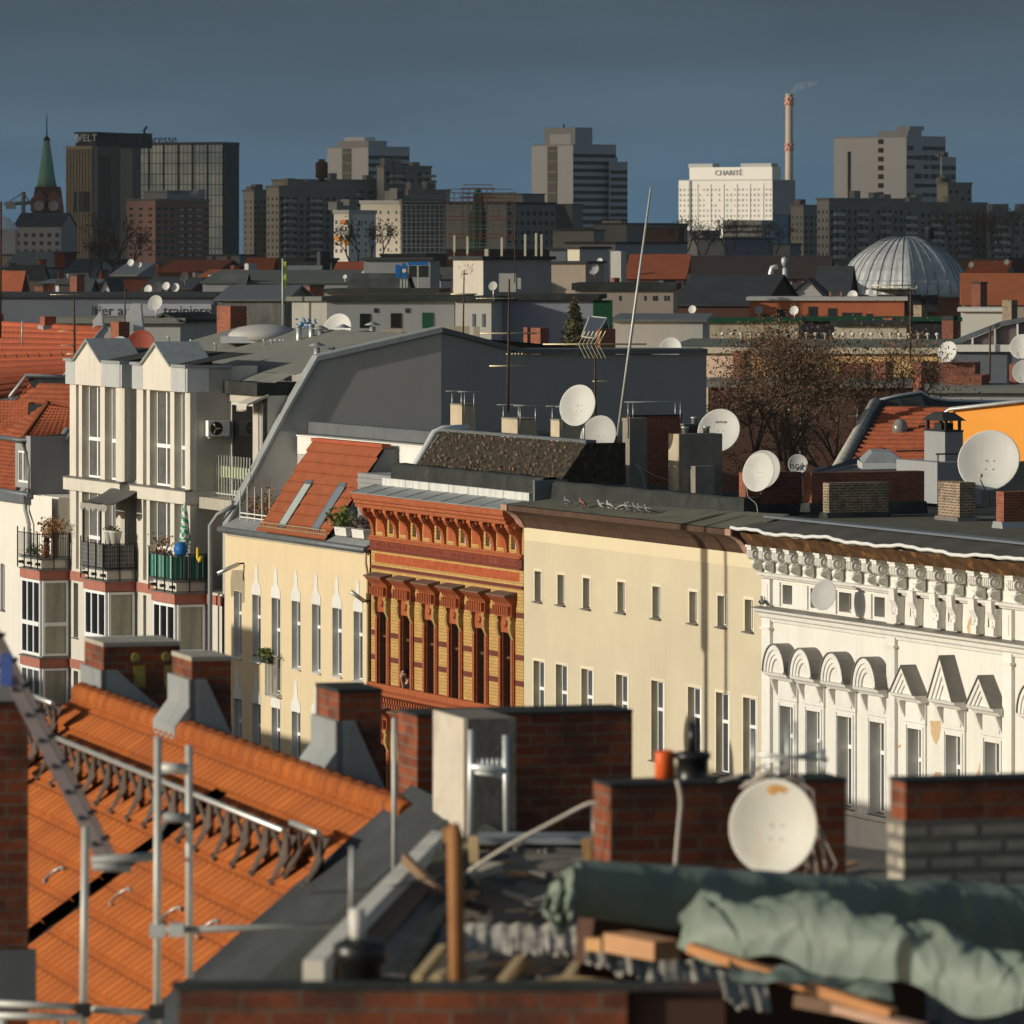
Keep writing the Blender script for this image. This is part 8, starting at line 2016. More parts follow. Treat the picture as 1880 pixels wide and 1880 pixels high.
pk = blk('pink_block', 'pinkish brick apartment block with stacked balconies before the glass slab', 'apartment block', 232, 285, 384, 369, 480, 1500, -38, m_pinkb, M('pink_block_shade_side', (.26, .15, .12), .9, .08, .1), rmat=m_plattd, capt=.6, over=.2, wins=(('R', 8, 8, 1.2, 14.5, .45, .45, m_towerd, 'win'), ('L', 3, 8, 1.2, 14.5, .35, .4, m_towerd, 'win')))  # right face is the front colour darkened for shade
s0, s1, i0, i1, zb, z1 = pk.b; m = pk.mb(); m.box(s1-8, s1-.5, i0+5, i0+14, z1+.6, z1+2.4); m.box(s1-9, s1+.2, i0+4.4, i0+14.6, z1+2.4, z1+2.8); m.box(s1-5, s1-1, i0+18, i1-.4, z1+.6, z1+3); pk.p('penthouse', m, m_mgrey)
for k in range(8):
    m = pk.mb(); z = z1-1.9-1.67*k
    for f in (.42, .58, .74): m.box(s1+.025, s1+.7, i0+(i1-i0)*f, i0+(i1-i0)*(f+.07), z-.5, z)
    pk.p('balcony_row', m, m_lgrey)
# prefab mass in the middle
def slab(label, u0, uc, u1, vt, vb, Y, ang, m1, m2, wins, rm=None, name='prefab_block', over=.2, deep=None):
    t = blk(name, label, 'apartment block', u0, uc, u1, vt, vb, Y, ang, m1, m2, rmat=rm or m_plattd, capt=.7, over=over, wins=wins, deep=deep)
    s0, s1, i0, i1, zb, z1 = t.b
    for wn in wins:
        if wn[0] == 'R' and wn[1] >= 6 and name == 'prefab_block':
            for f in [(q+.5)/wn[1] for q in range(1, wn[1], 4)]:
                st_ = (wn[4]-wn[3])/wn[2]; y = i0+(i1-i0)*f; hw_ = (i1-i0)/wn[1]*.85; m = t.mb()
                for k in range(wn[2]): z = z1-wn[3]-st_*(k+1); m.box(s1+.03, s1+1.0, y-hw_, y+hw_, z, z+st_*.42); m.box(s1+.024, s1+.06, y-hw_, y+hw_, z+st_*.45, z+st_*.95) if False else None
                t.p('balcony_stack', m, R.choice((m_lgrey, m_platt)))
                m = t.mb(); m.box(s1+.06, s1+.95, y-.08, y+.08, z1-wn[4], z1-wn[3]); t.p('balcony_divider', m, m_plattd)
    for q in range(3): m = t.mb(); y = i0+(i1-i0)*R.uniform(.1, .9); h_ = R.uniform(.8, 2.2); m.box(s1-5, s1-3, y-1.2, y+1.2, z1+.7, z1+.7+h_); t.p('roof_box', m, m_plattd)
    return t
slab('grey prefab block left of the middle group', 446, 466, 494, 352, 480, 1700, -42, m_platt, m_plattd, (('R', 5, 9, 2, 18, .4, .45, m_dark, 'band'), ('L', 2, 9, 2, 18, .2, .4, m_dark, 'band')))
slab('stepped dark prefab block with balcony rows, middle group', 489, 512, 655, 345, 480, 1600, -50, m_platt, m_plattd, (('R', 12, 9, 2, 19, .55, .5, m_dark, 'band'), ('L', 3, 9, 2, 19, .3, .4, m_dark, 'band')))
slab('higher rear prefab block of the middle group', 500, 540, 800, 333, 480, 1680, -52, m_platt, m_plattd, (('R', 14, 7, 2, 16, .5, .45, m_dark, 'band'), ('L', 3, 7, 2, 16, .3, .4, m_dark, 'band')))
slab('top storey block of the middle group', 692, 705, 792, 308, 345, 1690, -52, m_platt, m_plattd, (('R', 6, 2, .8, 4.6, .5, .5, m_dark, 'band'),))
slab('lower right step of the middle group', 740, 750, 826, 352, 480, 1580, -52, m_plattd, m_plattd, (('R', 7, 7, 2, 17, .5, .45, m_dark, 'band'),))
for k, u in enumerate((588, 593)): a = P(u, 334, 1600); m = MB(a); m.tube([a, P(u, 292, 1600)], .5, 6); m.lathe(P(u, 312, 1600), [(1.3, -2.2), (1.3, 2.0), (.6, 2.3)], 8); solo('chimney', 'slim flue on the middle prefab group, %s' % ('left one', 'right one')[k], 'chimney', WF, a, m, m_darkbrick)
for u, v, s_ in ((452, 442, 1.0),):
    pass
# pale point towers of the far centre
def ptower(label, u0, ua, ub, uc, u1, vt, vb, Y, steps, wins, slot=None):
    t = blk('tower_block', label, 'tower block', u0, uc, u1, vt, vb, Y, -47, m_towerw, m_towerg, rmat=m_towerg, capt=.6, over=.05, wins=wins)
    s0, s1, i0, i1, zb, z1 = t.b; L = s1-s0
    if ua:
        f = AF(-47); n = 12
        x0, x1 = f.su(ua, i0), f.su(ub, i0)
        m = t.mb(); m.box(x0, x1, i0-.3, i0-.02, 15, z1-.2); sl = t.p('window_slot', m, m_plattd)
        m = t.mb()
        for k in range(n): z = z1-2-(z1-20)*k/n; m.box(x0, x1, i0-.45, i0-.31, z-.5, z+.3)
        t.p('slot_balconies', m, m_platt, sl, kind='stuff')
        m = t.mb(); m.box(x0-L*.0, x1+L*.28, i0+1, i0+7, z1+.6, z1+4.5); t.p('lift_house', m, m_towerw)
    for (a, b, hgt) in steps:                   # roof steps along the dark side, metres
        m = t.mb(); y0, y1 = i0+(i1-i0)*a, i0+(i1-i0)*b; m.box(s0+L*.25, s1+.0, y0, y1, z1+.6, z1+.6+hgt); t.p('penthouse', m, m_towerg)
    return t
ptower('pale tower block far behind the middle prefab group', 601, 629, 645, 676, 752, 271, 345, 2500, [(.0, .45, 2.4)], (('R', 1, 12, 2.5, 42, .98, .5, m_towerd, 'band'),))
ptower('pale tower block standing free in the centre of the skyline', 976, 1006, 1023, 1052, 1131, 267, 440, 2300, [(.05, .45, 6.5)], (('R', 1, 13, 2.5, 40, .98, .5, m_towerd, 'band'),))
slab('lower pale wing of the central tower block', 1118, 1120, 1152, 300, 430, 2310, -47, m_towerg, m_towerg, (('R', 1, 10, 2, 30, .98, .5, m_towerd, 'band'),), m_towerg, 'tower_wing', .05)
a = P(1036, 262, 2310); m = MB(a); m.tube([a-Vector((0, 0, 2)), P(1035, 228, 2310)], .35, 5); solo('mast', 'thin mast on the central tower block', 'mast', WF, a, m, m_dark)
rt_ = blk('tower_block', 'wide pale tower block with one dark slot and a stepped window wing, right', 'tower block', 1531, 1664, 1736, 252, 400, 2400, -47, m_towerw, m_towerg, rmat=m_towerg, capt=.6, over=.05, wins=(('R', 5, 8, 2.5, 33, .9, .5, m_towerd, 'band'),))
s0, s1, i0, i1, zb, z1 = rt_.b; f = AF(-47)
m = rt_.mb(); x0, x1 = f.su(1557, i0), f.su(1562, i0); m.box(x0, x1, i0-.3, i0-.02, 15, z1-5.5); rt_.p('window_slot', m, m_dark)
m = rt_.mb(); x0, x1 = f.su(1613, i0), f.su(1622, i0)
for k in range(9): z = z1-1.5-3.6*k; m.box(x0, x1, i0-.3, i0-.02, z-1, z+.9)
rt_.p('slot_windows', m, m_dark, kind='stuff')
m = rt_.mb(); m.box(x0-1, s1, i0+1, i0+9, z1+.6, z1+2.8); m.box(x1+6, s1+.02, i0+2, i0+(i1-i0)*.45, z1+2.8, z1+4.6); rt_.p('penthouse', m, m_towerg)
slab('low stepped wing right of the wide tower block', 1726, 1729, 1755, 291, 400, 2390, -47, m_towerg, m_towerg, (('R', 3, 5, 2, 20, .9, .5, m_towerd, 'band'),), m_towerg, 'tower_wing', .05)
# hospital slab and power station chimney
hp = blk('hospital', 'sunlit white hospital slab with rows of small windows and roof letters', 'hospital', 1246, 1418, 1460, 331, 440, 3600, -28, m_hosp, m_mgrey, rmat=m_lgrey, capt=.5, over=.0, wins=(('L', 24, 9, 4, 33, .45, .42, M('hospital_window', (.30, .29, .27), .6, .2, .1), 'band'),))
s0, s1, i0, i1, zb, z1 = hp.b; L = s1-s0
m = hp.mb(); m.box(s0+L*.12, s1+.1, i0-.5, i0+12, z1+.5, z1+8.2); up_ = hp.p('upper_block', m, m_hosp)
m = hp.mb(); m.box(s0+L*.10, s0+L*.36, i0+.5, i0+10, z1+8.2, z1+10.5); m.box(s0+L*.66, s1-1, i0+.5, i0+10, z1+8.2, z1+10.5); hp.p('penthouse', m, m_lgrey)
m = hp.mb(); m.box(s0+L*.115, s0+L*.135, i0-.55, i0-.02, 20, z1); hp.p('dark_joint', m, m_mgrey)
ftext(hp, 'roof_lettering', 'CHARITÉ', (s0+L*.54, i0-.8, z1+4.6), 4.6, m_mgrey, (PI/2, 0, 0), ext=.1)
for k in range(6): m = hp.mb(); x = s0+L*(.2+.14*k); m.box(x-.5, x+.5, i0-.35, i0-.06, 15, z1-2); hp.p('pilaster', m, m_hosp)
blk('clinic_wing', 'darker low wing in front of the hospital slab', 'clinic', 1327, 1398, 1420, 405, 440, 3000, -28, m_lgrey, m_mgrey, rmat=m_mgrey, wins=(('L', 1, 3, 1.5, 10, .96, .45, m_towerd, 'band'),))
blk('blue_block', 'blue glazed block at the foot of the hospital', 'office', 1419, 1447, 1452, 395, 440, 2900, -20, M('dull_blue_glass', (.03, .10, .2), .5, .1, .2), m_slate, deep=14)
blk('grey_block', 'pale grey low block left of the hospital foot', 'office', 1252, 1290, 1322, 424, 470, 2200, -30, m_lgrey, m_mgrey, deep=14)
cY = 3800; a = P(1449, 440, cY); t = T('power_station_chimney', 'tall slender concrete chimney with a light on top', 'chimney', WF, (a.x, cY, 0)); zt_ = P(1449, 174, cY).z
m = t.mb(); m.tube([(a.x, cY, 0), (a.x, cY, zt_)], 2.9, 16, 2.3); t.p('shaft', m, m_brickfar)
for v in (186, 270):
    m = t.mb(); c = P(1449, v, cY); m.lathe((a.x, cY, c.z), [(2.6, -2.6), (2.65, 0), (2.6, 2.6)], 16, caps=False)
    for an in range(0, 360, 45):
        for dz_ in (-1.5, 1.5): q = math.radians(an+(22 if dz_ > 0 else 0)); m.blob((a.x+2.6*math.cos(q), cY+2.6*math.sin(q), c.z+dz_), (.8, .8, .9), 6, 4)
    t.p('red_band', m, M('pale_red_band', (.55, .26, .19), .8, .2, .5))
m = t.mb(); m.lathe((a.x, cY, zt_), [(2.4, -.5), (2.5, .6), (1.9, .7)], 14); t.p('rim', m, m_brickfar)
b = NB('smoke_vapour'); nt_ = b.t; nt_.nodes.remove(b.b); pv = nt_.nodes.new('ShaderNodeVolumePrincipled'); pv.inputs['Color'].default_value = (.85, .85, .88, 1)
co_ = b.co(); nn = b.noise(co_, .12, 4); b.ln(b.ramp(nn, [(.38, (0, 0, 0)), (.62, (.09, .09, .09))]), pv.inputs['Density']); nt_.links.new(pv.outputs[0], nt_.nodes['Material Output'].inputs['Volume'])
m = MB((a.x, cY, zt_)); m.tube([(a.x, cY, zt_), (a.x+2, cY, zt_+1.5), (a.x+6, cY, zt_+5), (a.x+11, cY, zt_+6.5), (a.x+18, cY, zt_+7.5)], [1.3, 2.0, 2.6, 2.4, 1.2], 12)
solo('smoke', 'thin white smoke drifting right from the tall chimney', 'smoke', WF, (a.x, cY, zt_), m, b.m, kind='stuff')
# right prefab mass
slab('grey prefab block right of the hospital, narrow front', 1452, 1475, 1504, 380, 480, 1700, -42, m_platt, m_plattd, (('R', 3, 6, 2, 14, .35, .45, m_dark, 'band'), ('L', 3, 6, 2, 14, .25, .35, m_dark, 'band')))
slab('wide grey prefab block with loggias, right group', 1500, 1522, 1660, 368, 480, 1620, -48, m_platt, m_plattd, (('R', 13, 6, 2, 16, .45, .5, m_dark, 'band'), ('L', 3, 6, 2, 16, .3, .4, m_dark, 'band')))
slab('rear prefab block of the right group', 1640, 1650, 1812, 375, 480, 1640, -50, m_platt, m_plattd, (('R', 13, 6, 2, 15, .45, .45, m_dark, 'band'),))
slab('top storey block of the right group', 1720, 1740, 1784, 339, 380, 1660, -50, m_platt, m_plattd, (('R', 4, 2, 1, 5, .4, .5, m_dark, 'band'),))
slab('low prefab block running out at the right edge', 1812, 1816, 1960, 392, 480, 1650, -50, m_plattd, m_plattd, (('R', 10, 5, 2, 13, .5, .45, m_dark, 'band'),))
# lit white building and scaffolding in the centre
lw = slab('white apartment block with orange balconies behind bare trees', 613, 640, 690, 392, 480, 1150, -30, M('bright_block_render', (.66, .61, .52), .9, .06, .1), m_hosp, (('L', 3, 5, 1, 8, .4, .5, m_towerd, 'win'), ('R', 4, 5, 1, 8, .2, .4, m_towerd, 'win')), m_lgrey)
s0, s1, i0, i1, zb, z1 = lw.b
for k, (f, dz_) in enumerate(((.75, 1.2), (.9, 5.2), (.3, 4.5))): m = lw.mb(); x = s0+(s1-s0)*f; m.box(x-.6, x+.6, i0-.7, i0-.05, z1-dz_-.8, z1-dz_); lw.p('orange_balcony', m, M('orange_balcony_panel', (.75, .28, .05), .7, .1, 1))
slab('taller cream block joined to the white one', 662, 735, 760, 374, 480, 1180, -24, M('cream_block_render', (.58, .52, .42), .9, .06, .1), m_platt, (('L', 5, 6, 1, 10, .2, .4, m_towerd, 'win'),), m_lgrey)
wr = slab('grey sheeted scaffolding round an apartment block', 735, 738, 818, 372, 480, 1170, -40, m_wrap, m_wrap, (), m_wrap)
def scaffold(label, u0, u1, vt, vb, Y, nx, nz, mt, rmt):
    a = P(u0, vb, Y); t = T('scaffold', label, 'scaffold', WF, a); X0, X1, Z0, Z1 = P(u0, vb, Y).x, P(u1, vb, Y).x, P(u0, vb, Y).z, P(u0, vt, Y).z
    for k in range(nx+1): m = t.mb(); x = X0+(X1-X0)*k/nx; m.box(x-.08, x+.08, Y-.08, Y+.08, Z0-8, Z1); m.box(x-.08, x+.08, Y+1.3, Y+1.45, Z0-8, Z1); t.p('upright', m, mt)
    for k in range(nz+1): m = t.mb(); z = Z0+(Z1-Z0)*k/nz; m.box(X0-.5, X1+.5, Y-.1, Y+1.4, z-.09, z+.09); m.box(X0, X1, Y-.06, Y-.02, z+.6, z+.75); t.p('platform', m, rmt if k % 2 == 0 else mt)
    return t
scaffold('brown scaffold in front of the grey sheeting', 738, 815, 376, 470, 1150, 9, 6, m_scaff, m_scaff)
scaffold('open scaffold with reddish platforms round the green tower', 822, 940, 354, 470, 1120, 10, 7, m_scaff, m_scaffr)
scaffold('small upper scaffold stage with rails', 850, 905, 346, 362, 1122, 5, 2, m_scaff, m_scaffr)
gt = P(878, 470, 1130); t = T('green_tower', 'dark green netted tower inside the scaffold', 'tower', WF, (gt.x, 1130, 0)); m = t.mb(); m.lathe((gt.x, 1130, 0), [(1.9, 0), (1.7, P(0, 400, 1130).z), (1.2, P(0, 380, 1130).z), (.9, P(0, 360, 1130).z), (.15, P(0, 344, 1130).z)], 10); t.p('netting', m, m_netg)
blk('brown_block', 'dark brown block behind the scaffold', 'apartment block', 800, 930, 1020, 375, 480, 1450, -35, m_plattd, m_plattd, rmat=m_slate, capt=.6, wins=(('R', 8, 5, 1, 13, .5, .4, m_dark, 'band'),))
blk('brown_block', 'small upper brown block beside the scaffold', 'apartment block', 880, 960, 1000, 357, 480, 1500, -35, m_plattd, m_plattd, rmat=m_slate)
blk('glass_roof_block', 'block with a sloping dark glass roof before the central tower', 'office', 985, 1050, 1062, 376, 480, 1600, -15, m_plattd, m_plattd, rmat=m_slate, deep=12)
t = T('sloping_glass_roof', 'dark glazed slope running down to the right beside the central tower', 'roof', WF, P(1020, 420, 1590)); m = t.mb(); m.prism([(P(985, 376, 1590).x, P(0, 420, 1590).z), (P(1054, 418, 1590).x, P(0, 420, 1590).z), (P(1036, 378, 1590).x, P(0, 377, 1590).z), (P(985, 376, 1590).x, P(0, 377, 1590).z)], 'y', 1586, 1592); t.p('glazing', m, m_slate)
for k, (u0, uc, u1, vt, Y, mt, lab) in enumerate(((1015, 1090, 1110, 424, 1400, m_plattd, 'low dark block right of the sloping roof'), (1090, 1150, 1262, 412, 1500, m_plattd, 'long low dark block below the central tower'), (1105, 1140, 1150, 405, 1700, m_platt, 'pale topped low block behind the long dark one'), (1180, 1245, 1256, 420, 1450, m_darkbrick, 'dull brown low block left of the hospital'), (1280, 1330, 1420, 440, 1300, m_bluegrey, 'low bluish block under the hospital'), (1420, 1450, 1470, 450, 1250, m_bluegrey, 'small dark bluish block beside the steel cowl'),
        (0, 28, 60, 470, 1250, m_plattd, 'low dark block under the white tent'), (380, 440, 470, 470, 1350, m_bluegrey, 'low dark block right of the glass slab'), (820, 900, 1020, 462, 900, m_darkbrick, 'low dark roofs behind the aerial panels'), (470, 560, 620, 478, 1000, m_darkbrick, 'low dark roofs below the prefab blocks'), (1760, 1850, 1960, 478, 900, m_darkbrick, 'low dark roofs behind the red roof right'), (700, 780, 830, 470, 1000, m_darkbrick, 'low dark roofs below the scaffold'), (1040, 1130, 1260, 448, 1000, m_mgrey, 'low grey roofs before the long dark block'), (120, 180, 240, 480, 1100, m_darkbrick, 'low brown roofs before the bronze tower'))):
    blk('low_block', lab, 'block', u0, uc, u1, vt, 520, Y, -30, mt, mt, rmat=m_slate, capt=.4)
# fill roofs between 450 and 900 m, each a small house with a pitched roof
R.seed(5)
fills = [(0, 12, 528, 560), (20, 60, 560, 585)]
for k, (u, v, Y, w_, mt) in enumerate([(430, 535, 560, 60, m_slate), (560, 528, 600, 70, m_zincd), (960, 530, 480, 50, m_slate), (820, 520, 640, 60, m_slate), (1300, 545, 520, 80, m_slate), (1500, 520, 700, 90, m_slate), (1330, 495, 900, 120, m_tiled), (1180, 500, 760, 90, m_slate), (1080, 520, 700, 70, m_tiled), (560, 500, 800, 80, m_slate), (480, 505, 760, 60, m_tiled), (240, 505, 980, 70, m_slate), (50, 515, 880, 80, m_slate), (20, 535, 700, 60, m_tiled), (140, 540, 640, 80, m_slate), (760, 500, 800, 70, m_slate), (1430, 505, 800, 60, m_tiled), (1820, 505, 820, 90, m_tiled), (1540, 500, 900, 60, m_slate), (900, 545, 520, 80, m_felt), (700, 545, 470, 120, m_felt)]):
    nm = {'slate_roof': 'dark slate', 'far_red_roof_tile': 'dull red tile', 'dark_zinc_sheet': 'grey zinc', 'dark_roofing_felt': 'black felt'}[mt.name]
    spots = ['left of the flag pole', 'right of the flag pole', 'behind the conifer', 'left of the lift tower', 'left of the steel ducts', 'behind the steel ducts', 'below the hospital', 'behind the whitish shaft', 'beside the beige and red house', 'behind the black stack', 'behind the grey square shaft', 'behind the small grey gable', 'before the pale flat house', 'at the left edge over the hall', 'behind the white dormer gable', 'behind the blue sign', 'below the blue block', 'far right behind the red roof', 'left of the dome top', 'before the lift tower', 'below the dark windows of the terrace']
    blk('pitched_house', 'low house with %s roof %s' % (nm, spots[k]), HS, u-w_/2, u+w_*.3, u+w_/2, v, v+40, Y, R.choice((-12, -20, -35, -50)), R.choice((m_darkbrick, m_mgrey, m_plattd)), None, 'gs', mt, rh=R.uniform(1.2, 2.4))
# small stacks and vents scattered over the middle roofs
R.seed(77)
pr_ = {}
for nm, cat, lab, mt, w_, h_ in (('roof_chimney', 'chimney', 'small sooty brick chimney among the roofs of the middle distance', m_chim, .9, 6.0), ('roof_shaft', 'shaft', 'small pale plaster shaft among the roofs of the middle distance', m_lgrey, .8, 5.0), ('roof_pipe', 'vent pipe', 'thin metal vent pipe among the roofs of the middle distance', m_alu, .22, 5.5)):
    t = T(nm, lab, cat, AF(-40), (0, 0, 0), nm.replace('roof_', '')+' stacks of the middle distance'); m = t.mb()
    if w_ > .5: m.box(-w_/2, w_/2, -w_*.8, w_*.8, 0, h_)
    else: m.tube([(0, 0, 0), (0, 0, h_)], w_/2, 8)
    t.p('stack', m, mt); m = t.mb()
    if w_ > .5: m.box(-w_/2-.06, w_/2+.06, -w_*.8-.06, w_*.8+.06, h_+.001, h_+.15)
    else: m.lathe((0, 0, h_), [(w_, -.1), (w_, .05), (.03, .3)], 8)
    t.p('cap', m, m_slate if w_ > .5 else m_zinc); pr_[nm] = (t.o, h_)
first = set()
for k in range(84):
    nm = R.choice(('roof_chimney', 'roof_chimney', 'roof_shaft', 'roof_pipe')); o, h_ = pr_[nm]
    v = R.uniform(476, 528); u = R.uniform(10, 1870)
    if 1540 < u < 1780: u -= 300
    Y = 4600/(v-440)*R.uniform(9, 12); Y = max(330, min(950, Y)); q = P(u, v, Y); loc = (q.x, q.y, q.z-h_)
    if nm not in first: first.add(nm); o.location = loc; o.rotation_euler = (0, 0, math.radians(-40))
    else: dup(o, loc, math.radians(R.choice((-15, -30, -45, -60))))
# far trees
R.seed(21)
for k, (u, v, Y, h_, lab) in enumerate(((196, 505, 900, 6.5, 'reddish bare poplar like tree before the bronze tower'), (232, 500, 905, 4.5, 'lower bare tree right of the reddish one'), (172, 508, 895, 4.0, 'low bare tree left of the reddish one'), (650, 485, 1000, 5.5, 'bare tree before the white block'), (690, 482, 1010, 5.0, 'dark bare tree before the cream block'), (1258, 462, 1200, 5, 'bare tree at the left foot of the hospital'), (1290, 468, 1190, 4, 'second bare tree at the left foot of the hospital'), (1750, 470, 1200, 8, 'dark wooded clump behind the dome'), (1800, 472, 1150, 7, 'bare tree right of the dome'), (1850, 474, 1180, 7, 'bare tree at the far right edge'), (1340, 462, 1200, 5, 'bare tree before the clinic wing'), (1420, 466, 1200, 5, 'bare tree below the blue block'))):
    bare_tree(lab, u, v, Y, h_*1.35, .2, 4, 1, M('far_dry_leaf', (.09, .055, .035), .9, .3, .5), M('far_twig', (.06, .048, .04), .95, .2, .5), .4 if k < 3 else .5, 3, .25, 2, 'far bare trees')
# --- off to the left of the frame: the opposite row, whose roofs and mast throw the shadows --------
opp = T('opposite_row_house', 'long house row across the street out of the frame', 'house', FAC, (-40, -28, 0))
m = opp.mb(); m.prism([(-40, 0), (-28, 0), (-28, 20.0), (-34, 21.8), (-40, 20.0)], 'x', -95, 8); opp.p('wall', m, m_beige)
m = opp.mb(); m.prism([(-40, 0), (-28, 0), (-28, 21.6), (-34, 23.6), (-40, 21.6)], 'x', 8.01, 24); opp.p('higher_wing', m, m_beige)
for s_, w_, h_, d_ in ((-30.0, 2.9, 24.2, 1.2),):
    m = opp.mb(); m.box(s_, s_+w_, -31, -31+d_, 18, h_); opp.p('chimney', m, m_chim)
q = FAC.pt(1296, 1000)
t = T('steel_mast', 'slender steel aerial mast on the opposite row, out of the frame', 'mast', FAC, (q.x-2.2, -25, 0))
Ld = FAC.inv(FAC.w((0, 0, 0))+Vector((SUNV[0], SUNV[1], 0)))-FAC.inv(FAC.w((0, 0, 0))); D_ = 26/abs(Ld.y)
bx, by = q.x+Ld.x*D_, Ld.y*D_; top = q.z+D_*math.tan(math.radians(14))+1.0
m = t.mb(); m.tube([(bx, by, 8), (bx, by, top-7)], .1, 6); m.tube([(bx-.1, by, top-4), (bx-.1, by, top)], .26, 8); m.tube([(bx, by, top-7.5), (bx, by, top-4)], .14, 6); m.tube([(bx+1.4, by, top-8.5), (bx+1.4, by, top)], .1, 6); m.tube([(bx-1.2, by, top-11), (bx-1.2, by, top-7)], .1, 6); m.blob((bx-1.2, by, top-6.6), (.4, .4, .7), 8, 6); m.blob((bx+1.6, by, top-7.4), (.35, .35, 1.0), 8, 6); m.tube([(bx-1.2, by, top-10), (bx+1.6, by, top-10)], .08, 5)
t.p('mast', m, m_alu)
# a cloud deck drifting far to the left of the view: its shade lies over the city's middle distance
def cloud(label, spots, r, z):
    cx = sum(p[0] for p in spots)/len(spots); cy = sum(p[1] for p in spots)/len(spots); rr = random.Random(3); m = MB((cx, cy, z))
    for x, y, k in spots:
        m.blob((x, y, z+rr.uniform(-8, 8)), (r*k, r*k, r*.28), 14, 8, .05)
    solo('cloud', label, 'cloud', WF, (cx, cy, z), m, M('cloud_vapour', (.8, .8, .8), 1, .03, .001, rnd=0), kind='structure')
CZ = 700.0; hx = CZ/math.tan(math.radians(14)); ox, oy = SUNV[0]*hx, SUNV[1]*hx
sp_ = []
rr = random.Random(9)
for gy in range(820, 3060, 60):
    for gx in range(-330, 740, 60):
        X, Y = gx+rr.uniform(-12, 12), gy+rr.uniform(-12, 12)
        if 1090 < Y < 1300 and -75 < X < 130: continue    # a gap lets the sun through onto the white block
        if X < -Y*.1-90 or X > Y*.1+90+300*min(1, Y/2000): continue
        sp_.append((X+ox, Y+oy, 1.0))
cloud('broad pale cloud bank outside the view whose shade lies over the city', sp_, 48, CZ)
# thin air haze
hb = bpy.data.materials.new('thin_haze'); hb.use_nodes = True; t_ = hb.node_tree; t_.nodes.remove(t_.nodes['Principled BSDF'])
pv = t_.nodes.new('ShaderNodeVolumePrincipled'); pv.inputs['Density'].default_value = 0.000028; pv.inputs['Color'].default_value = (.80, .93, 1, 1)
t_.links.new(pv.outputs[0], t_.nodes['Material Output'].inputs['Volume'])
m = MB((0, 2400, 60)); m.box(-700, 700, -60, 4400, -1, 140); solo('haze', 'thin blue grey haze over the city', 'haze', WF, (0, 2400, 60), m, hb, kind='stuff')
# ------------------------------------------------------------------ light, sky, camera
SUN_EL, SUN_AZ = math.radians(14), (-0.957, -0.289)
w = bpy.data.worlds.new('World'); SC.world = w; w.use_nodes = True
nt = w.node_tree; bg = nt.nodes['Background']
sky = nt.nodes.new('ShaderNodeTexSky'); sky.sky_type = 'NISHITA'; sky.sun_disc = False
sky.sun_elevation = SUN_EL; sky.sun_rotation = math.atan2(SUN_AZ[0], SUN_AZ[1]); sky.air_density = 1.0; sky.dust_density = 1.5; sky.ozone_density = 1.0
# a storm front fills the northern half of the sky (+Y): slate clouds mixed over the clear sky
tc = nt.nodes.new('ShaderNodeTexCoord'); sp = nt.nodes.new('ShaderNodeSeparateXYZ'); nt.links.new(tc.outputs['Generated'], sp.inputs[0])
mr = nt.nodes.new('ShaderNodeMapRange'); mr.interpolation_type = 'SMOOTHSTEP'
mr.inputs['From Min'].default_value = -.15; mr.inputs['From Max'].default_value = .75
nt.links.new(sp.outputs['Y'], mr.inputs['Value'])
rp = nt.nodes.new('ShaderNodeValToRGB'); e = rp.color_ramp.elements
stops = [(0.0, (.066, .140, .215)), (.010, (.074, .142, .212)), (.020, (.076, .131, .186)), (.030, (.070, .112, .152)), (.045, (.060, .090, .116)), (.12, (.06, .08, .092)), (.6, (.09, .11, .125))]
while len(e) < len(stops): e.new(.5)
for k, (p, c) in enumerate(stops): e[k].position = p; e[k].color = (*c, 1)
nt.links.new(sp.outputs['Z'], rp.inputs[0])
mp = nt.nodes.new('ShaderNodeMapping'); mp.inputs['Scale'].default_value = (13, 13, 85); nt.links.new(tc.outputs['Generated'], mp.inputs[0])
nz = nt.nodes.new('ShaderNodeTexNoise'); nz.inputs['Scale'].default_value = 1.0; nz.inputs['Detail'].default_value = 5; nz.inputs['Roughness'].default_value = .5; nt.links.new(mp.outputs[0], nz.inputs['Vector'])
rn = nt.nodes.new('ShaderNodeValToRGB'); rn.color_ramp.elements[0].position = .3; rn.color_ramp.elements[0].color = (.86, .87, .88, 1); rn.color_ramp.elements[1].position = .7; rn.color_ramp.elements[1].color = (1.12, 1.11, 1.10, 1)
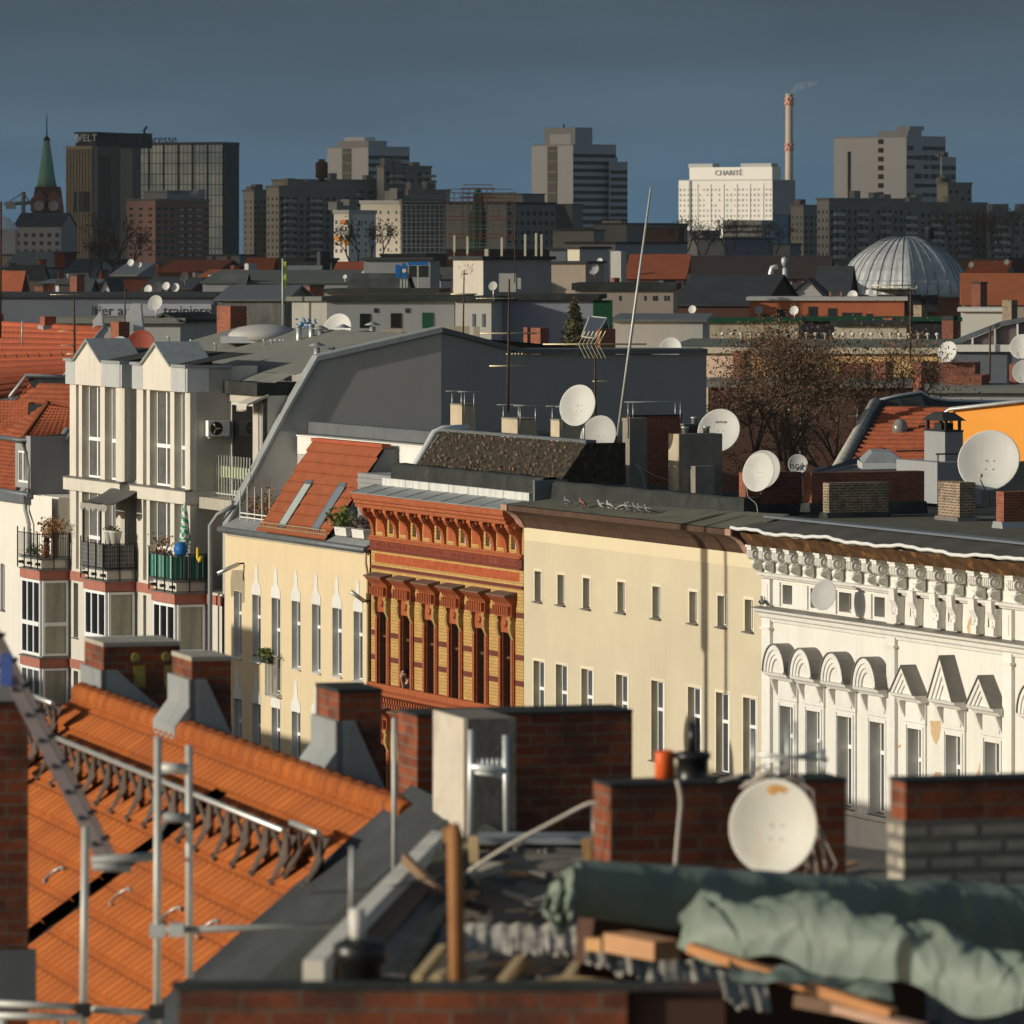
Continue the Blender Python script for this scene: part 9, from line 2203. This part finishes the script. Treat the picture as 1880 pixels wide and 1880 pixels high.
nt.links.new(nz.outputs['Fac'], rn.inputs[0])
mm = nt.nodes.new('ShaderNodeMix'); mm.data_type = 'RGBA'; mm.blend_type = 'MULTIPLY'; mm.inputs[0].default_value = 1
nt.links.new(rp.outputs[0], mm.inputs[6]); nt.links.new(rn.outputs[0], mm.inputs[7])
SKY = .08
sc_ = nt.nodes.new('ShaderNodeVectorMath'); sc_.operation = 'SCALE'; sc_.inputs['Scale'].default_value = 1/SKY; nt.links.new(mm.outputs[2], sc_.inputs[0])
mx = nt.nodes.new('ShaderNodeMix'); mx.data_type = 'RGBA'
nt.links.new(mr.outputs[0], mx.inputs[0]); nt.links.new(sky.outputs[0], mx.inputs[6]); nt.links.new(sc_.outputs[0], mx.inputs[7])
nt.links.new(mx.outputs[2], bg.inputs['Color']); bg.inputs['Strength'].default_value = SKY
ld = bpy.data.lights.new('sun', 'SUN'); ld.energy = 3.6; ld.angle = math.radians(.5); ld.color = (1.0, .935, .80)
lo = bpy.data.objects.new('sun', ld); COL.objects.link(lo)
L3 = Vector((SUN_AZ[0]*math.cos(SUN_EL), SUN_AZ[1]*math.cos(SUN_EL), math.sin(SUN_EL)))
lo.rotation_euler = L3.to_track_quat('Z', 'Y').to_euler(); lo.location = (-60, 0, 80)

cd = bpy.data.cameras.new('camera'); cam = bpy.data.objects.new('camera', cd); COL.objects.link(cam); SC.camera = cam
cam.location = (0, 0, H); cam.rotation_euler = (PI/2, 0, 0)
cd.sensor_width = 36; cd.lens = F/1880*36; cd.shift_x = 0; cd.shift_y = -(940-VH)/1880
cd.clip_start = 1; cd.clip_end = 20000
cd.dof.use_dof = True; cd.dof.focus_distance = 176; cd.dof.aperture_fstop = 5.2; cd.dof.aperture_blades = 9
SC.view_settings.view_transform = 'Standard'; SC.view_settings.look = 'None'; SC.view_settings.exposure = 0; SC.view_settings.gamma = 1
SC.render.engine = 'CYCLES'; SC.cycles.max_bounces = 5; SC.cycles.diffuse_bounces = 3; SC.cycles.glossy_bounces = 3
SC.cycles.use_denoising = True
